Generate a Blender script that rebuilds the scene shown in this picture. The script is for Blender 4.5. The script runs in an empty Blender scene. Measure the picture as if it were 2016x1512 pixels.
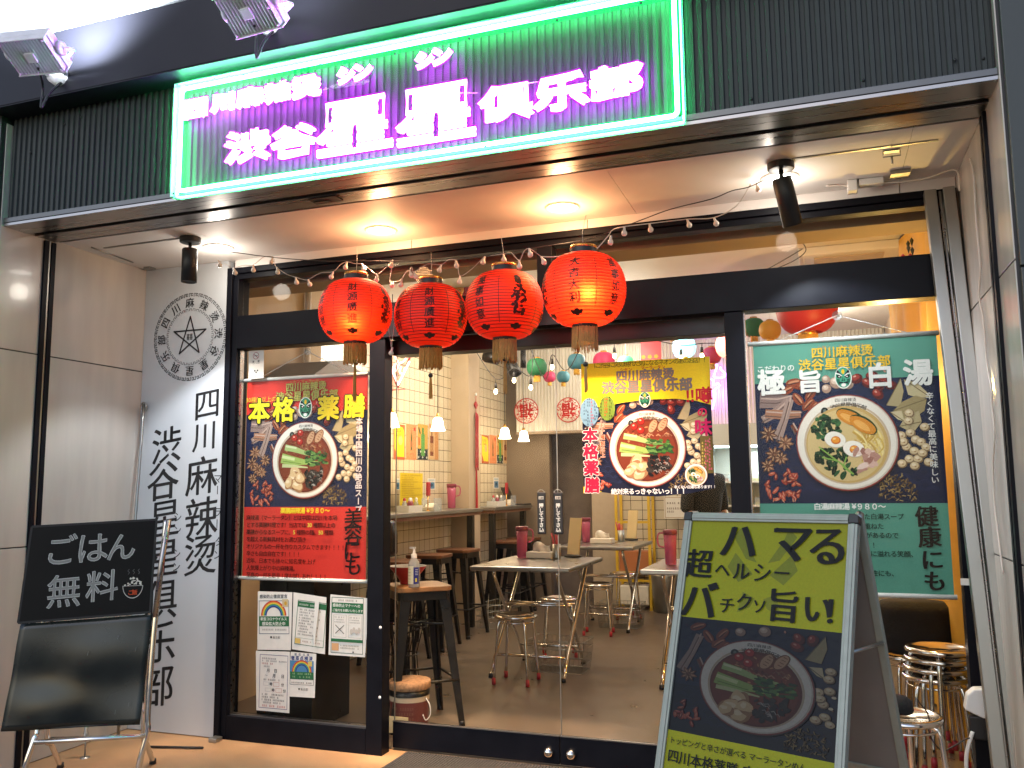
import bpy, bmesh, math, random
from mathutils import Vector, Matrix

R = math.radians
S = bpy.context.scene
# ---------------------------------------------------------------- camera
F_PX, YAW, PITCH, ROLL = 1697.569, 0.342347, 0.119794, 0.009589
CAM = Vector((2.12094, -4.00436, 1.31318))
CR = Matrix.Rotation(YAW, 3, 'Z') @ Matrix.Rotation(PITCH, 3, 'X') @ Matrix.Rotation(ROLL, 3, 'Y')
cd = bpy.data.cameras.new('camera')
cd.sensor_width = 36.0
cd.lens = 36.0 * F_PX / 2016.0
cd.clip_start, cd.clip_end = 0.05, 500.0
cam = bpy.data.objects.new('camera', cd)
S.collection.objects.link(cam)
m4 = Matrix.Identity(4)
for i in range(3):
    m4[i][0], m4[i][1], m4[i][2], m4[i][3] = CR[i][0], CR[i][2], -CR[i][1], CAM[i]
cam.matrix_world = m4
S.camera = cam
# ---------------------------------------------------------------- world: night sky over a lit street
W = bpy.data.worlds.new("World")
S.world = W
W.use_nodes = True
nt = W.node_tree
sky = nt.nodes.new('ShaderNodeTexSky')
sky.sky_type = 'NISHITA'
sky.sun_disc = False
sky.sun_elevation = R(36)
sky.sun_rotation = R(200)
sky.air_density, sky.dust_density, sky.ozone_density = 1.0, 1.5, 3.0
nt.links.new(sky.outputs[0], nt.nodes['Background'].inputs[0])
nt.nodes['Background'].inputs[1].default_value = 0.17
S.view_settings.view_transform = 'Standard'
S.view_settings.look = 'None'
S.view_settings.exposure = 0.4
S.view_settings.gamma = 1.0
S.view_settings.use_curve_mapping = False
S.render.engine = 'CYCLES'
S.cycles.use_denoising = True
S.cycles.max_bounces = 10
S.cycles.transparent_max_bounces = 24
S.cycles.sample_clamp_indirect = 4.0
S.cycles.caustics_reflective = False
S.cycles.caustics_refractive = False
rnd = random.Random(11)

# ---------------------------------------------------------------- helpers
def at(px, py, X=None, Y=None, Z=None):
    """the real point seen at a pixel of the photograph, on a plane of the place"""
    d = CR @ Vector(((px - 1008) / F_PX, 1.0, -(py - 756) / F_PX))
    k, val = (0, X) if X is not None else ((1, Y) if Y is not None else (2, Z))
    return CAM + d * ((val - CAM[k]) / d[k])

def lin(c):
    return tuple(((x / 12.92) if x <= 0.04045 else ((x + 0.055) / 1.055) ** 2.4) for x in c)

def hx(h, k=1.0):
    h = h.lstrip('#')
    return tuple(x * k for x in lin([int(h[i:i + 2], 16) / 255 for i in (0, 2, 4)]))

class MB:
    """collects shapes and links them as ONE mesh object"""
    def __init__(s):
        s.v, s.f, s.mi, s.col, s.sm = [], [], [], [], []
    def add(s, vs, fs, m=0, c=(1, 1, 1), smooth=False):
        b = len(s.v)
        s.v += [tuple(v) for v in vs]
        for f in fs:
            s.f.append([i + b for i in f]); s.mi.append(m); s.col.append(c); s.sm.append(smooth)
        return s
    def box(s, x0, x1, y0, y1, z0, z1, m=0, c=(1, 1, 1), M=None):
        vs = [Vector((x, y, z)) for x in (x0, x1) for y in (y0, y1) for z in (z0, z1)]
        if M is not None: vs = [M @ v for v in vs]
        return s.add(vs, [(0, 1, 3, 2), (4, 6, 7, 5), (0, 4, 5, 1), (2, 3, 7, 6), (0, 2, 6, 4), (1, 5, 7, 3)], m, c)
    def tube(s, pts, r, n=8, m=0, closed=False, c=(1, 1, 1), caps=True):
        pts = [Vector(p) for p in pts]
        N = len(pts)
        if N < 2: return s
        rs = r if isinstance(r, (list, tuple)) else [r] * N
        vs = []
        up = None
        for i in range(N):
            a = pts[(i - 1) % N] if (closed or i) else pts[0]
            b = pts[(i + 1) % N] if (closed or i < N - 1) else pts[-1]
            t = (b - a)
            if t.length < 1e-9: t = Vector((0, 0, 1))
            t.normalize()
            if up is None:
                up = Vector((0, 0, 1)) if abs(t.z) < .9 else Vector((1, 0, 0))
            u = up - t * up.dot(t)
            if u.length < 1e-5:
                u = t.orthogonal()
            u.normalize(); up = u
            w = t.cross(u)
            for k in range(n):
                q = 2 * math.pi * k / n
                vs.append(pts[i] + (u * math.cos(q) + w * math.sin(q)) * rs[i])
        fs = []
        for i in range(N if closed else N - 1):
            j = (i + 1) % N
            for k in range(n):
                l = (k + 1) % n
                fs.append((i * n + k, i * n + l, j * n + l, j * n + k))
        s.add(vs, fs, m, c, n > 4)
        if caps and not closed:
            b = len(s.v) - N * n
            s.f.append([b + k for k in range(n)][::-1]); s.mi.append(m); s.col.append(c); s.sm.append(False)
            s.f.append([b + (N - 1) * n + k for k in range(n)]); s.mi.append(m); s.col.append(c); s.sm.append(False)
        return s
    def lathe(s, prof, ctr=(0, 0, 0), n=24, m=0, c=(1, 1, 1), M=None, smooth=True):
        ctr = Vector(ctr); vs = []
        for r, z in prof:
            for k in range(n):
                q = 2 * math.pi * k / n
                v = Vector((r * math.cos(q), r * math.sin(q), z))
                vs.append((M @ v if M is not None else v) + ctr)
        fs = [(i * n + k, i * n + (k + 1) % n, (i + 1) * n + (k + 1) % n, (i + 1) * n + k) for i in range(len(prof) - 1) for k in range(n)]
        return s.add(vs, fs, m, c, smooth)
    def prism(s, poly, z0, z1, m=0, c=(1, 1, 1), M=None):
        n = len(poly)
        vs = [Vector((x, y, z0)) for x, y in poly] + [Vector((x, y, z1)) for x, y in poly]
        if M is not None: vs = [M @ v for v in vs]
        return s.add(vs, [list(range(n))[::-1], [n + i for i in range(n)]] + [(i, (i + 1) % n, n + (i + 1) % n, n + i) for i in range(n)], m, c)
    def build_parts(s, name, mats, parent, **k):
        """each separate piece becomes a part of its own"""
        p = list(range(len(s.v)))
        def find(i):
            while p[i] != i: p[i] = p[p[i]]; i = p[i]
            return i
        for f in s.f:
            for i in f[1:]: p[find(i)] = find(f[0])
        gr = {}
        for n, f in enumerate(s.f): gr.setdefault(find(f[0]), []).append(n)
        out = []
        for ids in gr.values():
            m2 = MB(); mp = {}
            for n in ids:
                for i in s.f[n]:
                    if i not in mp: mp[i] = len(m2.v); m2.v.append(s.v[i])
                m2.f.append([mp[i] for i in s.f[n]]); m2.mi.append(s.mi[n]); m2.col.append(s.col[n]); m2.sm.append(s.sm[n])
            out.append(m2.build(name, mats, parent, **k))
        return out
    def build(s, name, mats, parent=None, origin=None, bevel=0, flip=False):
        if not isinstance(mats, (list, tuple)): mats = [mats]
        if parent is not None:
            o = wl(parent)
        elif origin is not None:
            o = Vector(origin)
        else:
            xs, ys, zs = zip(*s.v)
            o = Vector(((min(xs) + max(xs)) / 2, (min(ys) + max(ys)) / 2, min(zs)))
        me = bpy.data.meshes.new(name)
        me.from_pydata([(v[0] - o.x, v[1] - o.y, v[2] - o.z) for v in s.v], [], s.f)
        for mt in mats: me.materials.append(mt)
        me.polygons.foreach_set('material_index', s.mi)
        me.polygons.foreach_set('use_smooth', s.sm)
        if any(c != (1, 1, 1) for c in s.col):
            a = me.color_attributes.new('Col', 'FLOAT_COLOR', 'CORNER')
            buf = []
            for f, c in zip(s.f, s.col):
                buf += [c[0], c[1], c[2], 1.0] * len(f)
            a.data.foreach_set('color', buf)
        me.update()
        ob = bpy.data.objects.new(name, me)
        S.collection.objects.link(ob)
        if parent is not None: ob.parent = parent
        else: ob.location = o
        if bevel:
            bv = ob.modifiers.new('bevel', 'BEVEL'); bv.width = bevel; bv.segments = 2; bv.limit_method = 'ANGLE'
        return ob

def wl(o):
    p = Vector((0, 0, 0))
    while o is not None:
        p += o.location; o = o.parent
    return p

def tag(o, label=None, cat=None, group=None, kind=None):
    if label: o['label'] = label
    if cat: o['category'] = cat
    if group: o['group'] = group
    if kind: o['kind'] = kind
    return o

def thing(name, label, cat, loc=(0, 0, 0), group=None):
    o = bpy.data.objects.new(name, None)
    o.empty_display_size = .05
    S.collection.objects.link(o)
    o.location = loc
    return tag(o, label, cat, group)

def copy_tree(o, parent=None):
    c = o.copy(); S.collection.objects.link(c); c.parent = parent
    for ch in [x for x in o.children]: copy_tree(ch, c)
    return c

def dup(o, loc, rz=0, label=None, group=None):
    c = copy_tree(o); c.location = loc; c.rotation_euler = (0, 0, rz)
    if label: c['label'] = label
    if group: c['group'] = group
    return c

def lamp(kind, name, loc, energy, color, parent=None, size=.05, target=None, spot=60, blend=.5):
    l = bpy.data.lights.new(name, kind); l.energy = energy; l.color = color
    if kind in ('POINT', 'SPOT'): l.shadow_soft_size = size
    if kind == 'AREA': l.size = size
    if kind == 'SPOT': l.spot_size = R(spot); l.spot_blend = blend
    o = bpy.data.objects.new(name, l); S.collection.objects.link(o)
    if target is not None:
        o.rotation_euler = (Vector(target) - Vector(loc)).to_track_quat('-Z', 'Y').to_euler()
    elif kind in ('AREA', 'SPOT'):
        o.rotation_euler = (0, 0, 0)
    o.location = Vector(loc) - (wl(parent) if parent else Vector())
    if parent: o.parent = parent
    return o

def cat_pts(pts, n=6):
    """smooth curve through the points"""
    P = [Vector(p) for p in pts]
    if len(P) < 3: return P
    out = []
    for i in range(len(P) - 1):
        p0, p1, p2, p3 = P[max(i - 1, 0)], P[i], P[i + 1], P[min(i + 2, len(P) - 1)]
        for k in range(n):
            t = k / n
            out.append(0.5 * ((2 * p1) + (p2 - p0) * t + (2 * p0 - 5 * p1 + 4 * p2 - p3) * t * t + (3 * p1 - p0 - 3 * p2 + p3) * t ** 3))
    out.append(P[-1])
    return out

# ---------------------------------------------------------------- materials
def mat(name, col=(.5, .5, .5), rough=.5, metal=0.0, noise=0.0, nscale=20.0, bump=0.0, bscale=60.0, coat=0.0, emit=None, estr=0.0, trans=0.0, rvar=0.0, spec=.5, dirt=None, stretch=None, vcol=False):
    m = bpy.data.materials.new(name); m.use_nodes = True
    t = m.node_tree; b = t.nodes['Principled BSDF']
    b.inputs['Base Color'].default_value = (*col, 1)
    b.inputs['Roughness'].default_value = rough
    b.inputs['Metallic'].default_value = metal
    b.inputs['Coat Weight'].default_value = coat
    b.inputs['Specular IOR Level'].default_value = spec
    if trans: b.inputs['Transmission Weight'].default_value = trans
    tc = t.nodes.new('ShaderNodeTexCoord')
    src = tc.outputs['Object']
    if stretch:
        mp = t.nodes.new('ShaderNodeMapping'); mp.inputs['Scale'].default_value = stretch
        t.links.new(src, mp.inputs[0]); src = mp.outputs[0]
    basec = None
    if vcol:
        a = t.nodes.new('ShaderNodeAttribute'); a.attribute_name = 'Col'
        basec = a.outputs['Color']; t.links.new(basec, b.inputs['Base Color'])
    if noise or rvar:
        n = t.nodes.new('ShaderNodeTexNoise'); n.inputs['Scale'].default_value = nscale; n.inputs['Detail'].default_value = 6
        t.links.new(src, n.inputs['Vector'])
        if noise:
            mr = t.nodes.new('ShaderNodeMapRange'); mr.inputs[1].default_value = .3; mr.inputs[2].default_value = .7
            mr.inputs[3].default_value = 1 - noise; mr.inputs[4].default_value = 1 + noise
            t.links.new(n.outputs[0], mr.inputs[0])
            mx = t.nodes.new('ShaderNodeMix'); mx.data_type = 'RGBA'; mx.blend_type = 'MULTIPLY'; mx.inputs[0].default_value = 1
            if basec: t.links.new(basec, mx.inputs[6])
            else: mx.inputs[6].default_value = (*col, 1)
            cc = t.nodes.new('ShaderNodeCombineColor')
            for k in range(3): t.links.new(mr.outputs[0], cc.inputs[k])
            t.links.new(cc.outputs[0], mx.inputs[7])
            out = mx.outputs[2]
            if dirt:
                n2 = t.nodes.new('ShaderNodeTexNoise'); n2.inputs['Scale'].default_value = nscale * .23; n2.inputs['Detail'].default_value = 8
                t.links.new(src, n2.inputs['Vector'])
                rp = t.nodes.new('ShaderNodeMapRange'); rp.inputs[1].default_value = .52; rp.inputs[2].default_value = .72; rp.inputs[4].default_value = .75
                t.links.new(n2.outputs[0], rp.inputs[0])
                mx2 = t.nodes.new('ShaderNodeMix'); mx2.data_type = 'RGBA'
                t.links.new(rp.outputs[0], mx2.inputs[0]); t.links.new(out, mx2.inputs[6]); mx2.inputs[7].default_value = (*dirt, 1)
                out = mx2.outputs[2]
            t.links.new(out, b.inputs['Base Color'])
        if rvar:
            m2 = t.nodes.new('ShaderNodeMapRange'); m2.inputs[1].default_value = .3; m2.inputs[2].default_value = .7
            m2.inputs[3].default_value = max(.02, rough - rvar); m2.inputs[4].default_value = rough + rvar
            t.links.new(n.outputs[0], m2.inputs[0]); t.links.new(m2.outputs[0], b.inputs['Roughness'])
    if bump:
        n3 = t.nodes.new('ShaderNodeTexNoise'); n3.inputs['Scale'].default_value = bscale; n3.inputs['Detail'].default_value = 4
        t.links.new(src, n3.inputs['Vector'])
        bp = t.nodes.new('ShaderNodeBump'); bp.inputs['Strength'].default_value = bump; bp.inputs['Distance'].default_value = .01
        t.links.new(n3.outputs[0], bp.inputs['Height']); t.links.new(bp.outputs[0], b.inputs['Normal'])
    if emit:
        b.inputs['Emission Color'].default_value = (*emit, 1); b.inputs['Emission Strength'].default_value = estr
    return m

def glass_mat(name, tint=(.97, .98, .97), refl=1.0):
    m = bpy.data.materials.new(name); m.use_nodes = True
    t = m.node_tree; t.nodes.clear()
    o = t.nodes.new('ShaderNodeOutputMaterial'); mx = t.nodes.new('ShaderNodeMixShader')
    tr = t.nodes.new('ShaderNodeBsdfTransparent'); tr.inputs[0].default_value = (*tint, 1)
    gl = t.nodes.new('ShaderNodeBsdfGlossy'); gl.inputs['Roughness'].default_value = .015
    fr = t.nodes.new('ShaderNodeFresnel'); fr.inputs[0].default_value = 1.45
    mu = t.nodes.new('ShaderNodeMath'); mu.operation = 'MULTIPLY'; mu.inputs[1].default_value = refl
    t.links.new(fr.outputs[0], mu.inputs[0]); t.links.new(mu.outputs[0], mx.inputs[0])
    t.links.new(tr.outputs[0], mx.inputs[1]); t.links.new(gl.outputs[0], mx.inputs[2]); t.links.new(mx.outputs[0], o.inputs[0])
    return m

def tint_mat(name, col, transp=.6, rough=.1):
    """thin coloured plastic or bottle glass"""
    m = bpy.data.materials.new(name); m.use_nodes = True
    t = m.node_tree; b = t.nodes['Principled BSDF']
    b.inputs['Base Color'].default_value = (*col, 1); b.inputs['Roughness'].default_value = rough
    o = t.nodes['Material Output']; mx = t.nodes.new('ShaderNodeMixShader'); mx.inputs[0].default_value = transp
    tr = t.nodes.new('ShaderNodeBsdfTransparent'); tr.inputs[0].default_value = (*[.35 + .65 * c for c in col], 1)
    t.links.new(b.outputs[0], mx.inputs[1]); t.links.new(tr.outputs[0], mx.inputs[2]); t.links.new(mx.outputs[0], o.inputs[0])
    return m

def paper_mat(name, col, trans=.5, vcol=False, tcol=None):
    """translucent paper or silk: lamp light comes through it"""
    m = bpy.data.materials.new(name); m.use_nodes = True
    t = m.node_tree; t.nodes.clear()
    o = t.nodes.new('ShaderNodeOutputMaterial'); mx = t.nodes.new('ShaderNodeMixShader'); mx.inputs[0].default_value = trans
    d = t.nodes.new('ShaderNodeBsdfPrincipled'); d.inputs['Roughness'].default_value = .45
    d.inputs['Base Color'].default_value = (*col, 1)
    tl = t.nodes.new('ShaderNodeBsdfTranslucent'); tl.inputs[0].default_value = (*(tcol or col), 1)
    if vcol:
        a = t.nodes.new('ShaderNodeAttribute'); a.attribute_name = 'Col'
        t.links.new(a.outputs['Color'], d.inputs['Base Color']); t.links.new(a.outputs['Color'], tl.inputs[0])
    t.links.new(d.outputs[0], mx.inputs[1]); t.links.new(tl.outputs[0], mx.inputs[2]); t.links.new(mx.outputs[0], o.inputs[0])
    return m

def emis(name, col, k):
    m = bpy.data.materials.new(name); m.use_nodes = True
    t = m.node_tree; t.nodes.clear()
    o = t.nodes.new('ShaderNodeOutputMaterial'); e = t.nodes.new('ShaderNodeEmission')
    e.inputs[0].default_value = (*col, 1); e.inputs[1].default_value = k
    t.links.new(e.outputs[0], o.inputs[0])
    return m

def halo_mat(name, col, k, clear):
    """bloom round a neon tube, added as a wider see-through emitter"""
    m = emis(name, col, k); t = m.node_tree
    e = [n for n in t.nodes if n.type == 'EMISSION'][0]; o = [n for n in t.nodes if n.type == 'OUTPUT_MATERIAL'][0]
    mx = t.nodes.new('ShaderNodeMixShader'); mx.inputs[0].default_value = clear
    tr = t.nodes.new('ShaderNodeBsdfTransparent'); tr.inputs[0].default_value = (*[.55 + .45 * min(1, c) for c in col], 1)
    t.links.new(e.outputs[0], mx.inputs[1]); t.links.new(tr.outputs[0], mx.inputs[2]); t.links.new(mx.outputs[0], o.inputs[0])
    return m

def tile_mat(name, col, grout, w, h, axis='YZ', rough=.18, off=0.0, mort=.006):
    m = bpy.data.materials.new(name); m.use_nodes = True
    t = m.node_tree; b = t.nodes['Principled BSDF']; b.inputs['Roughness'].default_value = rough
    tc = t.nodes.new('ShaderNodeTexCoord'); sp = t.nodes.new('ShaderNodeSeparateXYZ'); cb = t.nodes.new('ShaderNodeCombineXYZ')
    t.links.new(tc.outputs['Object'], sp.inputs[0])
    t.links.new(sp.outputs['XYZ'.index(axis[0])], cb.inputs[0]); t.links.new(sp.outputs['XYZ'.index(axis[1])], cb.inputs[1])
    br = t.nodes.new('ShaderNodeTexBrick'); br.offset = off; br.squash = 1
    br.inputs['Color1'].default_value = (*col, 1); br.inputs['Color2'].default_value = (*[c * .9 for c in col], 1); br.inputs['Mortar'].default_value = (*grout, 1)
    br.inputs['Scale'].default_value = 1; br.inputs['Mortar Size'].default_value = mort * .5; br.inputs['Mortar Smooth'].default_value = .1
    br.inputs['Brick Width'].default_value = w; br.inputs['Row Height'].default_value = h
    t.links.new(cb.outputs[0], br.inputs['Vector']); t.links.new(br.outputs[0], b.inputs['Base Color'])
    bp = t.nodes.new('ShaderNodeBump'); bp.inputs['Strength'].default_value = .4; bp.inputs['Distance'].default_value = .003; bp.invert = True
    t.links.new(br.outputs['Fac'], bp.inputs['Height']); t.links.new(bp.outputs[0], b.inputs['Normal'])
    return m

M = dict(
    pave=mat('terracotta_concrete', (.36, .22, .112), .55, noise=.16, nscale=5, bump=.12, bscale=120, dirt=(.28, .16, .085), rvar=.15),
    street=mat('asphalt', (.05, .05, .05), .8, noise=.3, nscale=40, bump=.3),
    concrete=mat('polished_concrete', (.140, .106, .078), .32, noise=.14, nscale=5, rvar=.05, bump=.012, bscale=40),
    cream=mat('cream_panel', (.46, .42, .375), .22, noise=.09, nscale=3, stretch=(2.5, 2.5, .35), rvar=.06, coat=.15),
    ceil=mat('ceiling_paint', (.70, .665, .63), .6, noise=.05, nscale=3, bump=.02),
    joint=mat('black_joint', (.012, .012, .014), .5),
    black=mat('black_aluminium', (.0055, .006, .0095), .38, noise=.12, nscale=12, rvar=.06, spec=.10),
    blackm=mat('matt_black', (.012, .012, .013), .45, rvar=.05),
    lip=mat('dull_lip', (.12, .12, .12), .35, .8, rvar=.06),
    steel=mat('brushed_steel', (.33, .31, .30), .30, 1.0, noise=.03, nscale=5, rvar=.06, stretch=(.3, 12, 12)),
    steel2=mat('dull_steel', (.33, .33, .31), .36, .85, noise=.03, nscale=6, rvar=.06),
    chrome=mat('chrome', (.75, .72, .68), .12, 1.0, rvar=.05, nscale=30),
    alu=mat('aluminium', (.25, .27, .235), .42, .25, noise=.06, nscale=30),
    white=mat('white_board', (.56, .58, .60), .35, noise=.03, nscale=3, rvar=.06),
    whitep=mat('white_plastic', (.72, .72, .70), .4),
    navy=mat('dark_cladding', (.012, .012, .018), .42, .0, spec=.15, noise=.12, nscale=2, rvar=.10),
    grey=mat('grey_cladding', (.42, .44, .46), .30, .2, noise=.08, nscale=2, rvar=.1),
    gcol=mat('grey_green_pillar', (.033, .040, .038), .45, noise=.14, nscale=5, bump=.05, rvar=.1),
    corr=mat('corrugated_steel', (.046, .053, .053), .5, .0, spec=.12, noise=.10, nscale=14, rvar=.1),
    signback=mat('sign_back_steel', (.34, .34, .37), .30, .55, noise=.06, nscale=10),
    corrw=mat('white_corrugated', (.62, .60, .54), .40, .1, noise=.05, nscale=8),
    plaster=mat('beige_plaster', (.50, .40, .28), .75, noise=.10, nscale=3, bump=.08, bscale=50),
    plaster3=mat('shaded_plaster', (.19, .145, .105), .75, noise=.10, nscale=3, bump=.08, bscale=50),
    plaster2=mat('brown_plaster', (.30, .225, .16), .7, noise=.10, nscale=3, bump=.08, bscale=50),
    tile=tile_mat('cream_tile', (.66, .58, .42), (.05, .04, .028), .108, .105, mort=.0042),
    tileb=tile_mat('back_tile', (.62, .55, .40), (.03, .022, .015), .13, .105, 'XZ'),
    brickb=tile_mat('small_brick_tile', (.45, .20, .09), (.10, .05, .03), .14, .05, 'XZ', .5, .5),
    wood=mat('wood_seat', (.36, .18, .07), .45, noise=.25, nscale=9, stretch=(1, 9, 1), bump=.05),
    woodd=mat('dark_wood_seat', (.16, .065, .03), .42, noise=.25, nscale=9, stretch=(1, 9, 1)),
    iron=mat('gunmetal', (.030, .028, .026), .35, .6, noise=.15, nscale=15, rvar=.08),
    printt=paper_mat('banner_print', (1, 1, 1), .45, True), sheett=paper_mat('banner_sheet', (.80, .78, .74), .6),
    print=mat('print', (1, 1, 1), .42, vcol=True, spec=.2, noise=.07, nscale=160, bump=.22, bscale=5),
    printm=mat('matt_print', (1, 1, 1), .7, vcol=True, spec=.3),
    glass=glass_mat('window_glass', refl=.12),
    acrylic=glass_mat('acrylic', (.96, .97, .97), .12),
    red=mat('red_lacquer', (.42, .03, .025), .3),
    redm=mat('red_plastic', (.40, .02, .03), .4),
    gold=mat('gold_foil', (.75, .42, .10), .25, .9, rvar=.1),
    tassel=mat('gold_thread', (.42, .21, .045), .6, noise=.3, nscale=60, stretch=(6, 6, 1)),
    yellow=mat('yellow_paint', (.62, .40, .03), .4),
    curtain=mat('yellow_curtain', (.66, .34, .03), .75, noise=.12, nscale=5),
    ink=mat('black_ink', (.012, .012, .014), .5),
    wire=mat('white_wire', (.62, .56, .50), .5),
    wireb=mat('black_wire', (.015, .013, .012), .5),
    bulbw=mat('frosted_bulb', (.72, .62, .52), .3, coat=.3),
    cloth=mat('black_cloth', (.012, .011, .012), .9, bump=.3, bscale=90),
    mat_=mat('ribbed_mat', (.06, .058, .056), .9, noise=.7, nscale=130, bump=.8, bscale=150, stretch=(1, 2, 1)),
    tissue=mat('tissue_paper', (.74, .68, .60), .8),
    paper=mat('plain_paper', (.70, .68, .62), .7, noise=.04, nscale=30, bump=.06, bscale=14),
    card=mat('wood_card', (.62, .48, .25), .55, noise=.06, nscale=8),
    cork=mat('cork_lid', (.36, .20, .10), .7, noise=.4, nscale=60),
    pink=tint_mat('pink_plastic', (.80, .22, .38), .62),
    clear=tint_mat('clear_plastic', (.75, .80, .82), .7),
    board=mat('blackboard', (.009, .012, .011), .25, noise=.35, nscale=3, rvar=.12, bump=.02, bscale=4),
    board2=mat('blackboard_upper', (.003, .003, .003), .5, rvar=.05, nscale=5, spec=.12),
)
# ---------------------------------------------------------------- lettering and printed pictures
_gl = {}
def glyph(ch, bold=0.0):
    k = (ch, round(bold, 4))
    if k not in _gl:
        cu = bpy.data.curves.new('lettering', 'FONT')
        cu.body = ch; cu.size = 1; cu.resolution_u = 3; cu.offset = bold
        ob = bpy.data.objects.new('lettering', cu)
        me = bpy.data.meshes.new_from_object(ob)
        _gl[k] = ([(v.co.x, v.co.y) for v in me.vertices], [tuple(p.vertices) for p in me.polygons])
        bpy.data.objects.remove(ob); bpy.data.curves.remove(cu); bpy.data.meshes.remove(me)
    return _gl[k]

def adv(ch):
    if ord(ch) < 0x2000:
        if ch == ' ': return .3
        v = glyph(ch)[0]
        return (max(x for x, y in v) + .05) if v else .3
    return 1.0

def loops(ch, bold=0.0):
    """outline loops of a glyph"""
    v, f = glyph(ch, bold)
    key = {}
    idx = [key.setdefault((round(x, 4), round(y, 4)), len(key)) for x, y in v]
    pts = [None] * len(key)
    for (x, y), i in zip(v, idx): pts[i] = (x, y)
    ed = {}
    for p in f:
        q = [idx[i] for i in p]
        for a, b in zip(q, q[1:] + q[:1]):
            if a != b: ed[(a, b)] = ed.get((a, b), 0) + 1
    nx = {}
    for (a, b) in ed:
        if (b, a) not in ed: nx.setdefault(a, []).append(b)
    out = []
    while nx:
        a = next(iter(nx)); lp = [a]
        while True:
            c = lp[-1]
            if c not in nx: break
            b = nx[c].pop()
            if not nx[c]: del nx[c]
            if b == lp[0]: break
            lp.append(b)
        if len(lp) > 2: out.append([pts[i] for i in lp])
    return out

def C(c, k=1.0):
    return hx(c, k) if isinstance(c, str) else tuple(x * k for x in c)

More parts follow.
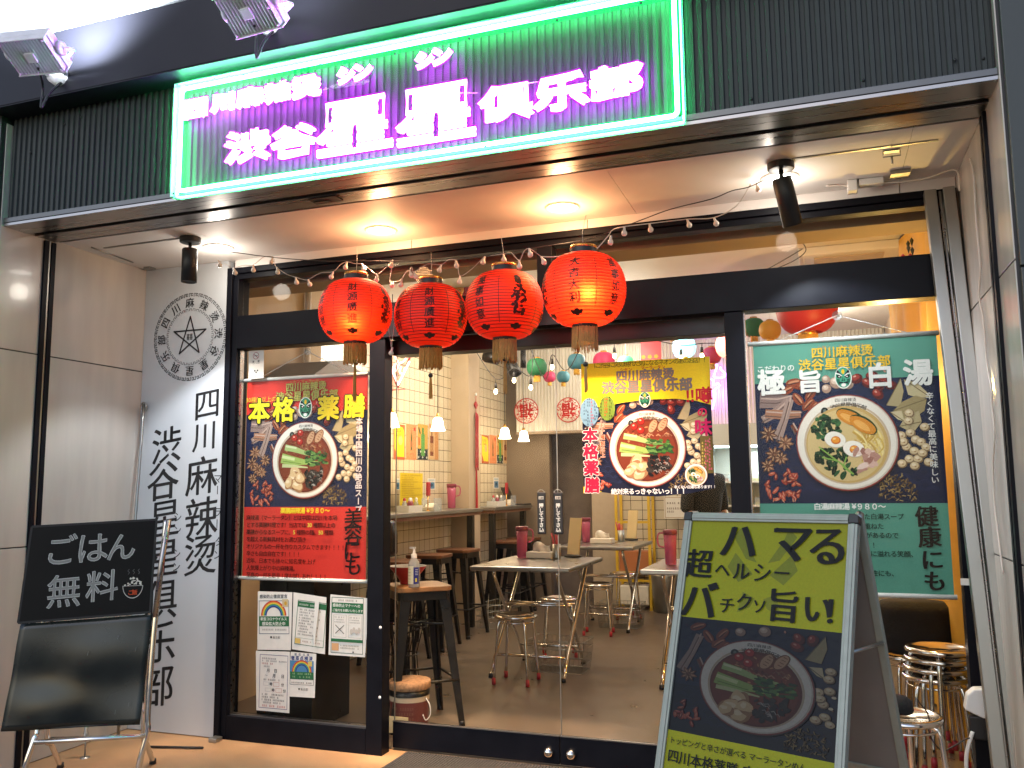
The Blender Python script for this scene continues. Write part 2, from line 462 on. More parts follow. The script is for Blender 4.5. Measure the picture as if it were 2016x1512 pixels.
class Art:
    """flat printed work: u to the right, v up, in metres, stacked in hair-thin layers of ink"""
    def __init__(s, fr, h0=0.0004, step=8e-6, k=.85):
        s.fr, s.h, s.step, s.mb, s.k, s.bw = fr, h0, step, MB(), k, .016
    def lay(s):
        s.h += s.step; return s.h
    def poly(s, pts, c, h=None):
        h = s.lay() if h is None else h
        a = sum(p[0] * q[1] - q[0] * p[1] for p, q in zip(pts, pts[1:] + pts[:1]))
        if a < 0: pts = pts[::-1]
        s.mb.add([s.fr(x, y, h) for x, y in pts], [tuple(range(len(pts)))], 0, C(c, s.k)); return s
    def rect(s, x0, y0, x1, y1, c): return s.poly([(x0, y0), (x1, y0), (x1, y1), (x0, y1)], c)
    def frame(s, x0, y0, x1, y1, w, c):
        s.rect(x0, y0, x1, y0 + w, c); s.rect(x0, y1 - w, x1, y1, c); s.rect(x0, y0, x0 + w, y1, c); return s.rect(x1 - w, y0, x1, y1, c)
    def ell(s, cx, cy, rx, ry=None, c='#000000', n=20, rot=0, jit=0, seed=None):
        ry = rx if ry is None else ry
        ca, sa = math.cos(rot), math.sin(rot); pts = []
        ph = [rnd.uniform(0, 6.28) for _ in range(3)]
        for i in range(n):
            q = 2 * math.pi * i / n
            k = 1 + jit * (math.sin(2 * q + ph[0]) * .5 + math.sin(3 * q + ph[1]) * .5 + math.sin(5 * q + ph[2]) * .4)
            x, y = rx * k * math.cos(q), ry * k * math.sin(q)
            pts.append((cx + x * ca - y * sa, cy + x * sa + y * ca))
        return s.poly(pts, c)
    def ring(s, cx, cy, r0, r1, c, a0=0, a1=360, n=36, ky=1.0):
        h = s.lay(); vs = []
        for i in range(n + 1):
            q = R(a0 + (a1 - a0) * i / n)
            vs += [s.fr(cx + r0 * math.cos(q), cy + ky * r0 * math.sin(q), h), s.fr(cx + r1 * math.cos(q), cy + ky * r1 * math.sin(q), h)]
        s.mb.add(vs, [(2 * i, 2 * i + 1, 2 * i + 3, 2 * i + 2) for i in range(n)], 0, C(c, s.k)); return s
    def line(s, pts, w, c, h=None):
        h = s.lay() if h is None else h
        n = len(pts); ws = w if isinstance(w, (list, tuple)) else [w] * n
        vs = []
        for i, (x, y) in enumerate(pts):
            a, b = pts[max(i - 1, 0)], pts[min(i + 1, n - 1)]
            dx, dy = b[0] - a[0], b[1] - a[1]; l = math.hypot(dx, dy) or 1
            nx, ny = -dy / l * ws[i] / 2, dx / l * ws[i] / 2
            vs += [s.fr(x + nx, y + ny, h), s.fr(x - nx, y - ny, h)]
        s.mb.add(vs, [(2 * i, 2 * i + 1, 2 * i + 3, 2 * i + 2) for i in range(n - 1)], 0, C(c, s.k)); return s
    def char(s, ch, cx, cy, size, c, bold=0, sx=1, rise=0, rot=0, sheen=None, brush=0, h=None):
        v, f = glyph(ch)
        if not v: return s
        ca, sa = math.cos(rot), math.sin(rot)
        if ord(ch) < 0x2000:
            ox = (min(x for x, y in v) + max(x for x, y in v)) / 2; oy = .34
        else: ox, oy = .5, .38
        def put(dx, dy, col, h):
            vs = []
            for x, y in v:
                x, y = (x - ox) * sx + dx, y - oy + dy
                y += rise * x
                x, y = x * size, y * size
                vs.append(s.fr(cx + x * ca - y * sa, cy + x * sa + y * ca, h))
            s.mb.add(vs, f, 0, C(col, s.k))
        h = s.lay() if h is None else h
        put(0, 0, c, h)
        if bold > .004:      # heavier weight: the stroke swept round a small circle
            nb = 8 if bold > .028 else 5
            for k in range(nb):
                q = 6.2832 * k / nb + .4
                put(bold * math.cos(q), bold * math.sin(q), c, h + 7e-7 * (k + 1))
        for k in range(brush):       # a broad pen: verticals thicker than horizontals
            put(s.bw * (k + 1), .004 * (k + 1), c, h + 6e-6 + 5e-7 * k); put(-s.bw * (k + 1), -.004 * (k + 1), c, h + 6e-6 + 5e-7 * k + 2.5e-7)
        return s
    def text(s, t, x, y, size, c, bold=0, anchor='c', vert=False, sx=1, rise=0, outline=None, track=1.0, rot=0, brush=0):
        """x, y is the centre line (or start/end) of the row, or the top of the column"""
        for pas in ((outline, 1), (c, 0)):
            if pas[0] is None: continue
            col = pas[0] if pas[1] == 0 else outline[0]
            b = bold if pas[1] == 0 else bold + outline[1]
            h = s.lay()
            if vert:
                yy = y - size * .5
                for ch in t:
                    if ch != ' ':
                        s.char(ch, x, yy, size, col, b, sx, rise, rot=-math.pi / 2 if ch in 'ー～（）' else 0, brush=brush, h=h)
                    yy -= size * track * (1 if ord(ch) >= 0x2000 else .6)
            else:
                w = sum(adv(ch) * sx * track * size for ch in t)
                ca, sa = math.cos(rot), math.sin(rot)
                xx = {'l': 0, 'c': -w / 2, 'r': -w}[anchor]
                for ch in t:
                    a = adv(ch) * sx * track * size
                    if ch != ' ':
                        s.char(ch, x + (xx + a / 2) * ca, y + (xx + a / 2) * sa, size, col, b, sx, rise, rot, brush=brush, h=h)
                    xx += a
        return s
    def build(s, name, parent=None, m=None, **k):
        return s.mb.build(name, m or M['print'], parent, **k)

def planar(o, u, v, n):
    o, u, v, n = Vector(o), Vector(u).normalized(), Vector(v).normalized(), Vector(n).normalized()
    return lambda x, y, h: o + u * x + v * y + n * h

def facade_frame(X, Z, Y):      # faces the street
    return planar((X, Y, Z), (1, 0, 0), (0, 0, 1), (0, -1, 0))

def mask(a, cx, cy, r, green='#3E8E6C'):
    """painted opera face emblem"""
    a.ell(cx, cy, r * .72, r, '#F2F0EA', 28); a.ell(cx, cy + r * .02, r * .64, r * .92, green, 28)
    def P(pts, c):
        for sg in (-1, 1): a.poly([(cx + sg * x * r, cy + y * r) for x, y in pts], c)
    a.ell(cx, cy + r * .55, r * .13, r * .22, '#E8C22A')
    P([(.12, .28), (.30, .55), (.46, .72), (.56, .50), (.40, .34), (.22, .22)], '#101820')
    P([(.10, .20), (.34, .40), (.56, .44), (.60, .36), (.36, .30), (.16, .08)], '#F2F0EA')
    P([(.10, .10), (.30, .26), (.56, .26), (.52, .02), (.28, -.06)], '#14181C')
    P([(.22, .10), (.34, .16), (.42, .12), (.32, .05)], '#F2F0EA')
    P([(.05, .10), (.16, -.30), (.02, -.34)], '#0E5A44')
    P([(.30, -.14), (.54, -.06), (.56, -.30), (.40, -.62), (.30, -.40)], '#17624C')
    P([(.02, -.40), (.34, -.34), (.44, -.74), (.34, -.60), (.22, -.50), (.02, -.50)], '#101820')
    a.ell(cx, cy - r * .66, r * .20, r * .16, '#F4EFEA')

def food(a, cx, cy, r, kind='spicy', clip=(0, 0, 1, 1), seed=3, small=False):
    """a bowl of noodle soup among dried spices; the box it must stay inside is clip"""
    q = random.Random(seed)
    X = lambda x: cx + x * r
    Y = lambda y: cy + y * r
    def inside(x, y, m=.0): return clip[0] + m < x < clip[2] - m and clip[1] + m < y < clip[3] - m
    def E(x, y, rx, ry, c, rot=0, jit=0, n=14):
        m = max(rx, ry) * r
        if inside(X(x), Y(y), m * .95): a.ell(X(x), Y(y), rx * r, ry * r, c, n, rot, jit)
    def L(pts, w, c):
        pts = [(X(x), Y(y)) for x, y in pts]
        if all(inside(x, y, r * .04) for x, y in pts): a.line(pts, [k * r for k in w] if isinstance(w, (list, tuple)) else w * r, c)
    if not small:
        # wave pattern of the cloth
        rr = .26
        for j in range(-9, 10):
            for i in range(-9, 10):
                x, y = (i + (j % 2) * .5) * rr, j * rr * .5
                if abs(x) < .9 and abs(y) < .9 and x * x + y * y < .8: continue
                if inside(X(x), Y(y), rr * r * .55):
                    for k in (.5, .34): a.ring(X(x), Y(y), rr * r * k, rr * r * (k - .035), '#33406E' if q.random() < .7 else '#28305A', 15, 165, 8)
        # bark and sticks
        for pts, w, c in (([(-1.70, .95), (-1.35, .92), (-1.05, .98)], [.34, .30, .12], '#8E7670'), ([(-1.66, .52), (-1.40, .66), (-1.10, .92)], [.16, .20, .16], '#9C8178'),
                          ([(-1.60, .66), (-1.25, .62), (-.88, .62)], [.18, .2, .14], '#A9755A'), ([(-1.08, .95), (-1.2, .55), (-1.38, .10)], [.16, .15, .2], '#A58C82'), ([(-1.06, .4), (-.98, .24)], .09, '#7A3C28')):
            L(pts, w, c)
            L([(x + .02, y + .04) for x, y in pts], .03, '#C2A698'); L([(x - .02, y - .05) for x, y in pts], .025, '#6A524C')
        for x, y, rot in ((-1.14, 1.14, .5), (-.92, 1.24, -.4), (-.82, 1.28, .9), (-.66, 1.04, .9), (-.92, .94, 2.2), (-.72, .82, .8), (-1.0, 1.3, .2), (-.62, .74, 1.0)):
            E(x, y, .16, .085, '#8A4128', rot, .06); E(x + .01, y + .012, .12, .03, '#C98A66', rot); E(x, y - .02, .13, .014, '#4A1E14', rot)
        for x, y, s in ((-.14, 1.26, .13), (.09, 1.22, .11), (-.34, 1.14, .095), (-.34, 1.34, .085)):
            E(x, y, s, s, '#A98A78', 0, .03); E(x - s * .2, y + s * .25, s * .62, s * .55, '#D9C0AC', 0, .05); E(x - .3 * s, y + .4 * s, s * .25, s * .2, '#EEDDCB')
        for x, y in ((.26, 1.32), (.47, 1.22), (.67, 1.16), (.77, 1.28), (.90, 1.16), (.36, 1.44), (.65, .98), (.56, 1.36), (.84, 1.40)):
            rt = q.uniform(0, 3)
            E(x, y, .125, .10, '#5E1A18', rt, .05); E(x - .02, y + .03, .085, .06, '#A03A2E', rt, .08); E(x - .035, y + .05, .03, .018, '#E0A08C', rt)
        for pts, c in (([(.80, .74), (.95, 1.02), (1.10, 1.28), (1.14, 1.02), (1.06, .70)], '#B6A67C'), ([(1.16, 1.26), (1.40, 1.18), (1.62, .92), (1.64, .86), (1.38, .88), (1.22, .94)], '#CDBE94'),
                       ([(.92, .62), (1.10, .80), (1.36, .92), (1.56, .84), (1.50, .60), (1.30, .46), (1.06, .46)], '#A69468'), ([(1.02, .30), (1.16, .52), (1.40, .60), (1.44, .38), (1.30, .20), (1.16, .22)], '#BFAE84'), ([(.86, .60), (1.0, .44), (1.12, .40), (1.08, .62)], '#D3C59E')):
            p = [(X(x), Y(y)) for x, y in pts]
            if all(inside(x, y) for x, y in p):
                a.poly(p, c); m0 = p[0]; m1 = p[len(p) // 2]
                a.line([m0, m1], r * .018, '#7C6C48')
        for x, y, s in ((-1.55, .22, .19), (-1.64, -.07, .20), (-1.46, -.22, .18), (-1.70, -.32, .17), (-1.22, .02, .17), (-1.60, -.46, .15), (-1.32, -.30, .15)):
            if inside(X(x), Y(y), s * r):
                o = q.uniform(0, 1)
                for k in range(8):
                    an = o + k * math.pi / 4
                    L([(x, y), (x + s * .5 * math.cos(an), y + s * .5 * math.sin(an)), (x + s * math.cos(an), y + s * math.sin(an))], [.02, .085, .02], q.choice(('#6E4634', '#8C5E46', '#59382C')))
                    L([(x + .3 * s * math.cos(an), y + .3 * s * math.sin(an)), (x + s * .75 * math.cos(an), y + s * .75 * math.sin(an))], .02, '#C49A78')
        for i in range(42):
            an, d = q.uniform(0, 6.28), q.uniform(0, 1) ** .5 * .36
            x, y = -1.32 + d * math.cos(an) * 1.0, -.92 + d * math.sin(an) * 1.1
            rt = q.uniform(0, 3); E(x, y, .075, .035, q.choice(('#A0382C', '#7E2420', '#C05A42', '#93402E')), rt); E(x, y + .01, .045, .010, '#DE9A80', rt)
        for pts, w, c in (([(-1.22, -.18), (-1.06, -.5), (-.98, -.86), (-.84, -1.36)], [.05, .13, .12, .05], '#8A6A48'), ([(-1.12, -.4), (-.92, -.62), (-.62, -1.06), (-.38, -1.40)], [.05, .12, .15, .07], '#7A5636'), ([(-1.0, -.8), (-1.02, -1.1), (-.92, -1.38)], [.04, .07, .03], '#A58660'), ([(-.8, -.84), (-.74, -1.1), (-.52, -1.38)], [.03, .06, .03], '#6B4A30')):
            L(pts, w, c); L([(x + .015, y + .015) for x, y in pts], .022, '#C8AA80')
        for i in range(150):
            an, d = q.uniform(0, 6.28), q.uniform(0, 1) ** .5
            x, y = .90 + .36 * d * math.cos(an), -1.02 + .36 * d * math.sin(an)
            if x * x + y * y < 1.05: continue
            rt = q.uniform(0, 3); l = .035
            L([(x - l * math.cos(rt), y - l * math.sin(rt)), (x + l * math.cos(rt), y + l * math.sin(rt))], .02, q.choice(('#6A5230', '#8A7048', '#4C3820', '#A08858')))
        for x, y in ((1.49, .27), (1.22, .16), (1.05, .11), (1.31, .02), (1.13, -.12), (1.40, -.03), (1.49, -.14), (1.27, -.21), (1.17, -.37), (1.33, -.37), (1.03, -.46), (1.26, -.51), (1.52, -.44), (1.20, .40), (1.22, .56), (1.08, -.02), (1.42, -.26)):
            E(x, y, .095, .088, '#8A7052', 0, .04); E(x - .01, y + .012, .080, .072, '#D8C098', 0, .05); E(x - .02, y + .03, .04, .03, '#F0DFBE'); E(x + .01, y - .01, .018, .012, '#A07850')
    # the bowl
    a.ell(X(.01), Y(-.015), r * 1.01, r * 1.01, '#2A1A22', 40); a.ell(X(0), Y(0), r, r, '#8E3A34', 44); a.ell(X(0), Y(.003), r * .975, r * .975, '#CFC4B6', 44); a.ell(X(-.01), Y(.01), r * .955, r * .955, '#EFE8DC', 44)
    a.ring(X(0), Y(-.03), r * .84, r * .80, '#C9B49A', 0, 360, 44)
    if not small:
        a.text('四川麻辣烫', X(.02), Y(.885), r * .085, '#222222', .01)
        for i, ch in enumerate('渋谷星星俱乐部'):
            an = R(90 - (i - 2.6) * 7.2)
            a.char(ch, X(.03 + .80 * math.cos(an)), Y(-.02 + .80 * math.sin(an)), r * .12, '#1A1A1A', .02, rot=an - math.pi / 2)
        a.ell(X(-.40), Y(.66), r * .075, r * .085, '#1C1C1C', 14); a.ell(X(-.40), Y(.67), r * .03, r * .04, '#6E7A72', 8)
    soup = '#6A2A1A' if kind == 'spicy' else '#C9A868'
    a.ell(X(0), Y(-.04), r * .80, r * .80, soup, 44)
    a.ell(X(-.02), Y(-.05), r * .755, r * .75, '#7E3620' if kind == 'spicy' else '#D6BC84', 40)
    F = lambda x, y, rx, ry, c, rot=0, jit=.06, n=18: a.ell(X(x), Y(y), rx * r, ry * r, c, n, rot, jit)
    def G(pts, w, c): a.line([(X(x), Y(y)) for x, y in pts], [k * r for k in w] if isinstance(w, (list, tuple)) else w * r, c)
    if kind == 'spicy':
        for i in range(46):
            x, y = q.uniform(-.6, .62), q.uniform(.05, .62)
            if x * x + y * y < .5: F(x, y, q.uniform(.02, .05), q.uniform(.012, .03), q.choice(('#A6603A', '#5A2014', '#C08A5A', '#8A4428')), q.uniform(0, 3))
        for i in range(18):
            x, y = q.uniform(-.2, .62), q.uniform(.20, .42); G([(x - .05, y), (x, y + .04), (x + .06, y - .01)], .028, q.choice(('#B98A68', '#8E5C42', '#6E4232')))
        for x, y in ((-.13, .70), (-.31, .57), (-.14, .47)):
            F(x, y, .095, .095, '#7A1712', 0, .02); F(x - .01, y + .01, .080, .080, '#B8281C', 0, .02); F(x - .025, y + .035, .03, .022, '#F2B6A2')
        for x, y, rt in ((.17, .57, 1.1), (.42, .60, 1.0)):
            F(x, y, .20, .11, '#7C4A2E', rt, .04); F(x, y, .175, .088, '#CBA07C', rt, .04)
            for k in (-.08, -.02, .04, .10): G([(x + k * .5 - .02, y + k + .02), (x + k * .5 + .05, y + k - .01)], .016, '#8A5A3C')
        for pts, w, c in (([(-.60, .34), (-.30, .28), (.08, .16), (.40, .14)], [.16, .15, .10, .05], '#A8BE78'), ([(-.58, .37), (-.25, .31)], .05, '#D8E2B0'), ([(-.70, .06), (-.36, -.02), (.02, -.06), (.42, -.08)], [.26, .24, .13, .06], '#9EBB62'), ([(-.69, .10), (-.30, .02)], .08, '#D4E0A2'), ([(-.68, -.14), (-.30, -.16), (.1, -.2)], [.09, .08, .03], '#C6CE96'), ([(-.66, -.02), (-.1, -.1)], .02, '#6E8E40')):
            G(pts, w, c)
        for i in range(60):
            t = q.uniform(0, 1); x, y = .02 + .62 * t, .02 + q.uniform(-.18, .22) * (1 - .3 * t)
            F(x, y, q.uniform(.04, .10), q.uniform(.015, .045), q.choice(('#2E5626', '#44742E', '#1C3A1C', '#638E48', '#284A26')), q.uniform(-.5, .4), .15, 10)
        for x, y, rx, ry in ((-.25, -.36, .22, .16), (-.34, -.52, .24, .17), (-.20, -.66, .20, .15), (-.46, -.60, .16, .12), (-.12, -.48, .13, .18)):
            F(x, y, rx, ry, '#A87C54', q.uniform(0, 3), .10); F(x - .015, y + .02, rx * .86, ry * .82, '#DDBE90', q.uniform(0, 3), .12); F(x - .04, y + .04, rx * .4, ry * .35, '#F0DCB8', 0, .15)
        for i in range(56):
            x, y = q.uniform(.04, .58), q.uniform(-.72, -.22)
            if x * x + y * y < .52: F(x, y, q.uniform(.04, .11), q.uniform(.02, .06), q.choice(('#1C1818', '#2A2420', '#0E0C0C', '#3C342E')), q.uniform(0, 3), .15, 10)
        for i in range(16):
            x, y = q.uniform(.08, .52), q.uniform(-.66, -.26); G([(x, y), (x + .05, y + .02), (x + .08, y - .03)], .012, '#B0A8A0')
    else:
        for i in range(30):
            an = q.uniform(-.9, 1.1); x = .36 + q.uniform(-.08, .28); y = q.uniform(-.3, .35)
            G(cat2([(x - .16, y + .2), (x, y + .05), (x + .06, y - .12), (x - .04, y - .25)]), .03, q.choice(('#E6CB78', '#D2B25A', '#F0DD9A', '#C09A48')))
        for i in range(70):
            an, d = q.uniform(0, 6.28), q.uniform(0, 1) ** .5; x, y = -.36 + .30 * d * math.cos(an), .32 + .26 * d * math.sin(an)
            F(x, y, .05, .045, q.choice(('#1E3A22', '#2C5430', '#142A18', '#3E6C3C')), 0, .15, 8)
        for i in range(46):
            x, y = q.uniform(-.66, .12), q.uniform(-.70, -.14)
            if x * x + y * y < .50: F(x, y, q.uniform(.06, .13), q.uniform(.03, .06), q.choice(('#17301C', '#22462A', '#0F2014', '#2E5A34')), q.uniform(0, 3), .15, 10)
        for pts in (([(-.55, -.08), (-.3, -.3), (-.05, -.5)]), ([(-.5, -.3), (-.2, -.38), (.1, -.66)]), ([(-.02, -.3), (-.1, -.5), (.06, -.64)])): G(pts, .03, '#86B050')
        for x, y, rt in ((.10, .52, -.5), (.34, .36, -.6)):
            F(x, y, .30, .155, '#27401F', rt, .03); F(x - .015, y - .012, .285, .135, '#D58A2C', rt, .03); F(x - .03, y - .02, .18, .07, '#EBAE58', rt, .08)
        for x, y in ((-.22, .06), (.13, -.14)):
            F(x, y, .215, .17, '#C9B8A2', -.25, .02, 24); F(x - .005, y + .006, .205, .16, '#F6F1E6', -.25, .02, 24); F(x + .01, y - .01, .095, .085, '#C96A1C', 0, .02); F(x + .005, y, .075, .065, '#EE9A32', 0, .02); F(x - .02, y + .02, .03, .02, '#FBD58C')
        for i in range(26):
            x, y = q.uniform(.16, .58), q.uniform(-.60, -.18)
            if x * x + y * y < .5:
                F(x, y, q.uniform(.06, .12), q.uniform(.035, .07), q.choice(('#B88A7C', '#D9B4A6', '#A06E62', '#E8CFC4')), q.uniform(0, 3), .2, 10)

def cat2(p): return [(v.x, v.y) for v in cat_pts([(x, y, 0) for x, y in p], 4)]
# ================================================================ THE SETTING AND THE SHOPFRONT
XL, XR, ZC = -1.588, 2.72, 2.613
YF = -0.96                          # face of the corrugated fascia
g = MB().box(-14, 14, -16, -1.6, -.3, -.02); tag(g.build('road', M['street']), kind='structure')
g = MB().box(-6, 8, -1.6, .10, -.3, 0); tag(g.build('pavement', M['pave']), kind='structure')
g = MB().box(-1.5, 4.6, .10, 7.2, -.3, .003); tag(g.build('floor', M['concrete']), kind='structure')

# ---- cream side wall on the left
def side_wall(name, x, sgn, label):
    t = thing(name, label, 'wall', (x, -.5, 0))
    mb = MB(); x2 = x - sgn * .12
    a, b = min(x, x2), max(x, x2)
    zs = (0, 1.047, 2.006, 3.13)
    for (y0, y1) in ((-.714, 0.0), (-1.0, -.714)):
        for z0, z1 in zip(zs, zs[1:]):
            mb.box(a, b, y0 + .003, y1 - .003, z0 + .003, z1 - .003)
    mb.build('panel', M['cream'], t, bevel=.0015)
    MB().box(min(x - sgn * .004, x2), max(x - sgn * .004, x2), -.999, -.001, 0.001, 3.125).build('joint_backing', M['joint'], t)
    tr = MB()
    for y0, y1 in ((-.748, -.722), (-.706, -.680)):
        tr.box(min(x - sgn * .01, x + sgn * .012), max(x - sgn * .01, x + sgn * .012), y0, y1, 0, 2.60)
    tr.build('trim_strip', M['black'], t)
    MB().box(min(x - sgn * .01, x + sgn * .006), max(x - sgn * .01, x + sgn * .006), -.7215, -.7065, 0, 2.60).build('trim_channel', M['steel2'], t)
    return t
side_wall('side_wall', XL, 1, 'cream panelled side wall on the left of the entrance recess behind the chalkboard')
side_wall('side_wall', XR, -1, 'cream panelled side wall on the right of the entrance recess beside the leaning grey post')
# ---- dark pillars at both ends of the shopfront
def pillar(x0, x1, label, m):
    t = thing('pillar', label, 'pillar', ((x0 + x1) / 2, -1.0, 0))
    mb = MB()
    for z0, z1 in ((0, .98), (.986, 1.976), (1.982, 2.86), (2.866, 4.4)):
        mb.box(x0, x1, -1.02, -.6, z0, z1)
    mb.build('cladding', m, t, bevel=.003)
    MB().box(x0 + .02, x1 - .02, -1.012, -.61, 0, 4.4).build('joint_backing', M['joint'], t)
pillar(-3.4, XL - .012, 'dark pillar face at the left edge of the picture', M['gcol'])
pillar(XR + .012, 4.6, 'grey green pillar face at the right edge of the picture', M['gcol'])

# ---- ceiling of the recess
ce = thing('recess_ceiling', 'white ceiling of the entrance recess over the red lanterns', 'ceiling', (.56, -.3, ZC))
mb = MB()
xs = (XL, -.80, 1.345, 2.50, XR)
for a, b in zip(xs, xs[1:]): mb.box(a + .001, b - .001, -.650, .06, ZC, ZC + .03)
mb.build('panel', M['ceil'], ce)
MB().box(XL, XR, -.65, .06, ZC + .004, ZC + .05).build('joint_backing', M['joint'], ce)
mb = MB(); mb.box(-1.45, -.93, -.497, -.485, ZC - .004, ZC + .002); mb.box(2.07, 2.60, -.497, -.485, ZC - .004, ZC + .002)
mb.build_parts('slot_track', M['steel2'], ce)
mb = MB(); mb.tube([at(180, 487, Z=ZC - .004), at(262, 517, Z=ZC - .004)], .004, 6); mb.box(-1.545, -1.50, -.10, -.05, ZC - .012, ZC)
mb.build_parts('corner_trim', M['steel2'], ce)

# ---- corrugated fascia with its steel lip
fa = thing('corrugated_fascia', 'dark corrugated metal fascia over the shopfront behind the neon sign', 'fascia', (.56, YF, ZC))
ZB, ZT = 2.648, 3.172
mb = MB(); pit = .0335; n = int((XR - XL) / pit); pr = ((0, 0), (.30, 0), (.42, -.009), (.80, -.009), (.92, 0))
xs = []
for i in range(n + 1):
    for u, d in pr:
        x = XL + (i + u) * pit
        if x <= XR: xs.append((x, YF + d))
vs = [(x, y, ZB) for x, y in xs] + [(x, y, ZT) for x, y in xs]; k = len(xs)
mb.add(vs, [(i, i + 1, k + i + 1, k + i) for i in range(k - 1)])
mb.build('corrugated_panel', M['corr'], fa)
MB().box(XL, XR, YF + .012, YF + .2, ZB, ZT + .25).build('backing', M['blackm'], fa)
mb = MB(); mb.box(XL, XR, -.985, -.945, 2.622, 2.6465)
mb.build('steel_lip', M['lip'], fa, bevel=.002)
mb = MB(); mb.box(XL, XR, -.984, -.842, 2.606, 2.620); mb.box(XL, XR, -.803, -.682, 2.606, 2.620)
mb.build_parts('steel_soffit', M['steel'], fa, bevel=.001)
MB().box(XL, XR, -.90, -.652, 2.624, 2.66).build('shadow_gap', M['joint'], fa)
mb = MB(); mb.box(.02, .16, -.80, -.73, 2.598, 2.605); mb.box(.03, .11, -.77, -.745, 2.594, 2.599)
mb.build('latch', M['blackm'], fa)
mb = MB()
for px, py in ((160, 231), (1480, 195), (1700, 158), (1880, 118), (128, 245), (60, 300), (252, 398), (1775, 172), (1936, 115)):
    p = at(px, py, Y=YF - .01); mb.lathe([(.001, .004), (.005, .003), (.006, 0)], p, 8, M=Matrix.Rotation(R(90), 3, 'X'))
mb.build_parts('screw', M['blackm'], fa)

# ---- wall above the fascia
ub = thing('upper_wall', 'dark metal band and pale wall above the fascia lit by the floodlights', 'wall', (.56, -1.1, 3.16))
mb = MB(); mb.box(-3.4, 4.6, -1.1, -.6, 3.160, 3.475); mb.build('dark_band', M['navy'], ub, bevel=.003)
MB().box(XL, XR, -1.098, -.95, 3.155, 3.1592).build('drip_edge', M['navy'], ub)
mb = MB(); xs = (-3.4, -2.2, at(231, 20, Y=-1.1).x, .75, 2.0, 3.3, 4.6)
for a, b in zip(xs, xs[1:]): mb.box(a + .003, b - .003, -1.103, -.6, 3.481, 4.8)
mb.build('pale_panel', M['grey'], ub)
MB().box(-3.4, 4.6, -1.09, -.62, 3.47, 4.8).build('joint_backing', M['joint'], ub)

# ---- floodlights on the dark band
def floodlight(px, py, mx, my, label, tilt, yawd, e):
    base = at(mx, my, Y=-1.1); p = at(px, py, Y=-1.40)
    t = thing('floodlight', label, 'floodlight', base, 'floodlights above the fascia')
    RM = Matrix.Rotation(R(yawd), 3, 'Z') @ Matrix.Rotation(R(tilt), 3, 'X')
    RM4 = Matrix.Translation(p) @ RM.to_4x4()
    mb = MB(); mb.box(-.115, .115, -.02, .022, -.085, .085, M=RM4)
    for i in range(15):
        x = -.105 + i * .015
        mb.box(x - .002, x + .002, -.048, -.02, -.078, .078, M=RM4)
    for z in (-.085, .079): mb.box(-.115, .115, -.05, -.02, z, z + .006, M=RM4)
    mb.box(-.022, .022, -.055, -.02, -.022, .022, M=RM4)
    mb.build('finned_housing', M['floodm'], t, bevel=.002)
    mb = MB()
    for i in (-1, 0, 1):
        for kx in (-1, 1): mb.lathe([(.001, .004), (.004, .003), (.005, 0)], RM4 @ Vector((kx * .10, -.05, i * .07)), 6, M=RM @ Matrix.Rotation(R(90), 3, 'X'))
    mb.build_parts('screw', M['whitep'], t)
    mb = MB(); mb.box(-.105, .105, .022, .026, -.075, .075, M=RM4); mb.build('lamp_face', M['floodface'], t)
    mb = MB()
    for sx in (-1, 1):
        mb.tube([RM4 @ Vector((sx * .122, 0, 0)), RM4 @ Vector((sx * .124, .06, -.05)), base + Vector((sx * .04, -.02, 0))], [.012, .010, .012], 6)
        mb.lathe([(.001, .012), (.03, .012), (.032, 0), (.001, 0)], RM4 @ Vector((sx * .118, 0, 0)), 12, M=RM @ Matrix.Rotation(R(90 * sx), 3, 'Y'))
    mb.lathe([(.001, .04), (.045, .035), (.05, 0)], base, 14, M=Matrix.Rotation(R(90), 3, 'X'))
    mb.build('bracket', M['floodm'], t)
    q = base + Vector((0, -.05, 0))
    mb = MB(); mb.tube(cat_pts([RM4 @ Vector((.0, -.05, -.05)), q + Vector((-.01, -.03, -.08)), q + Vector((.01, -.05, -.20)), q + Vector((.02, -.02, -.12)), q + Vector((.02, .04, -.04))]), .006, 6)
    mb.build('cable', M['blackm'], t)
    d = RM @ Vector((0, 1, 0))
    lamp('SPOT', 'flood_beam', RM4 @ Vector((0, .05, 0)), e, (.86, .95, 1.0), t, .06, RM4 @ Vector((0, 1.05, 0)), 135, .9)
M['floodm'] = mat('cast_grey_aluminium', (.66, .64, .66), .45, .0, noise=.1, nscale=20)
M['floodface'] = emis('flood_led', (.9, .96, 1), 14)
floodlight(70, 100, 118, 150, 'finned floodlight nearest the left edge, pointing at the bright wall', 62, 10, 330)
floodlight(497, 14, 532, 48, 'finned floodlight tinted purple above the left end of the neon sign', 56, -4, 22)

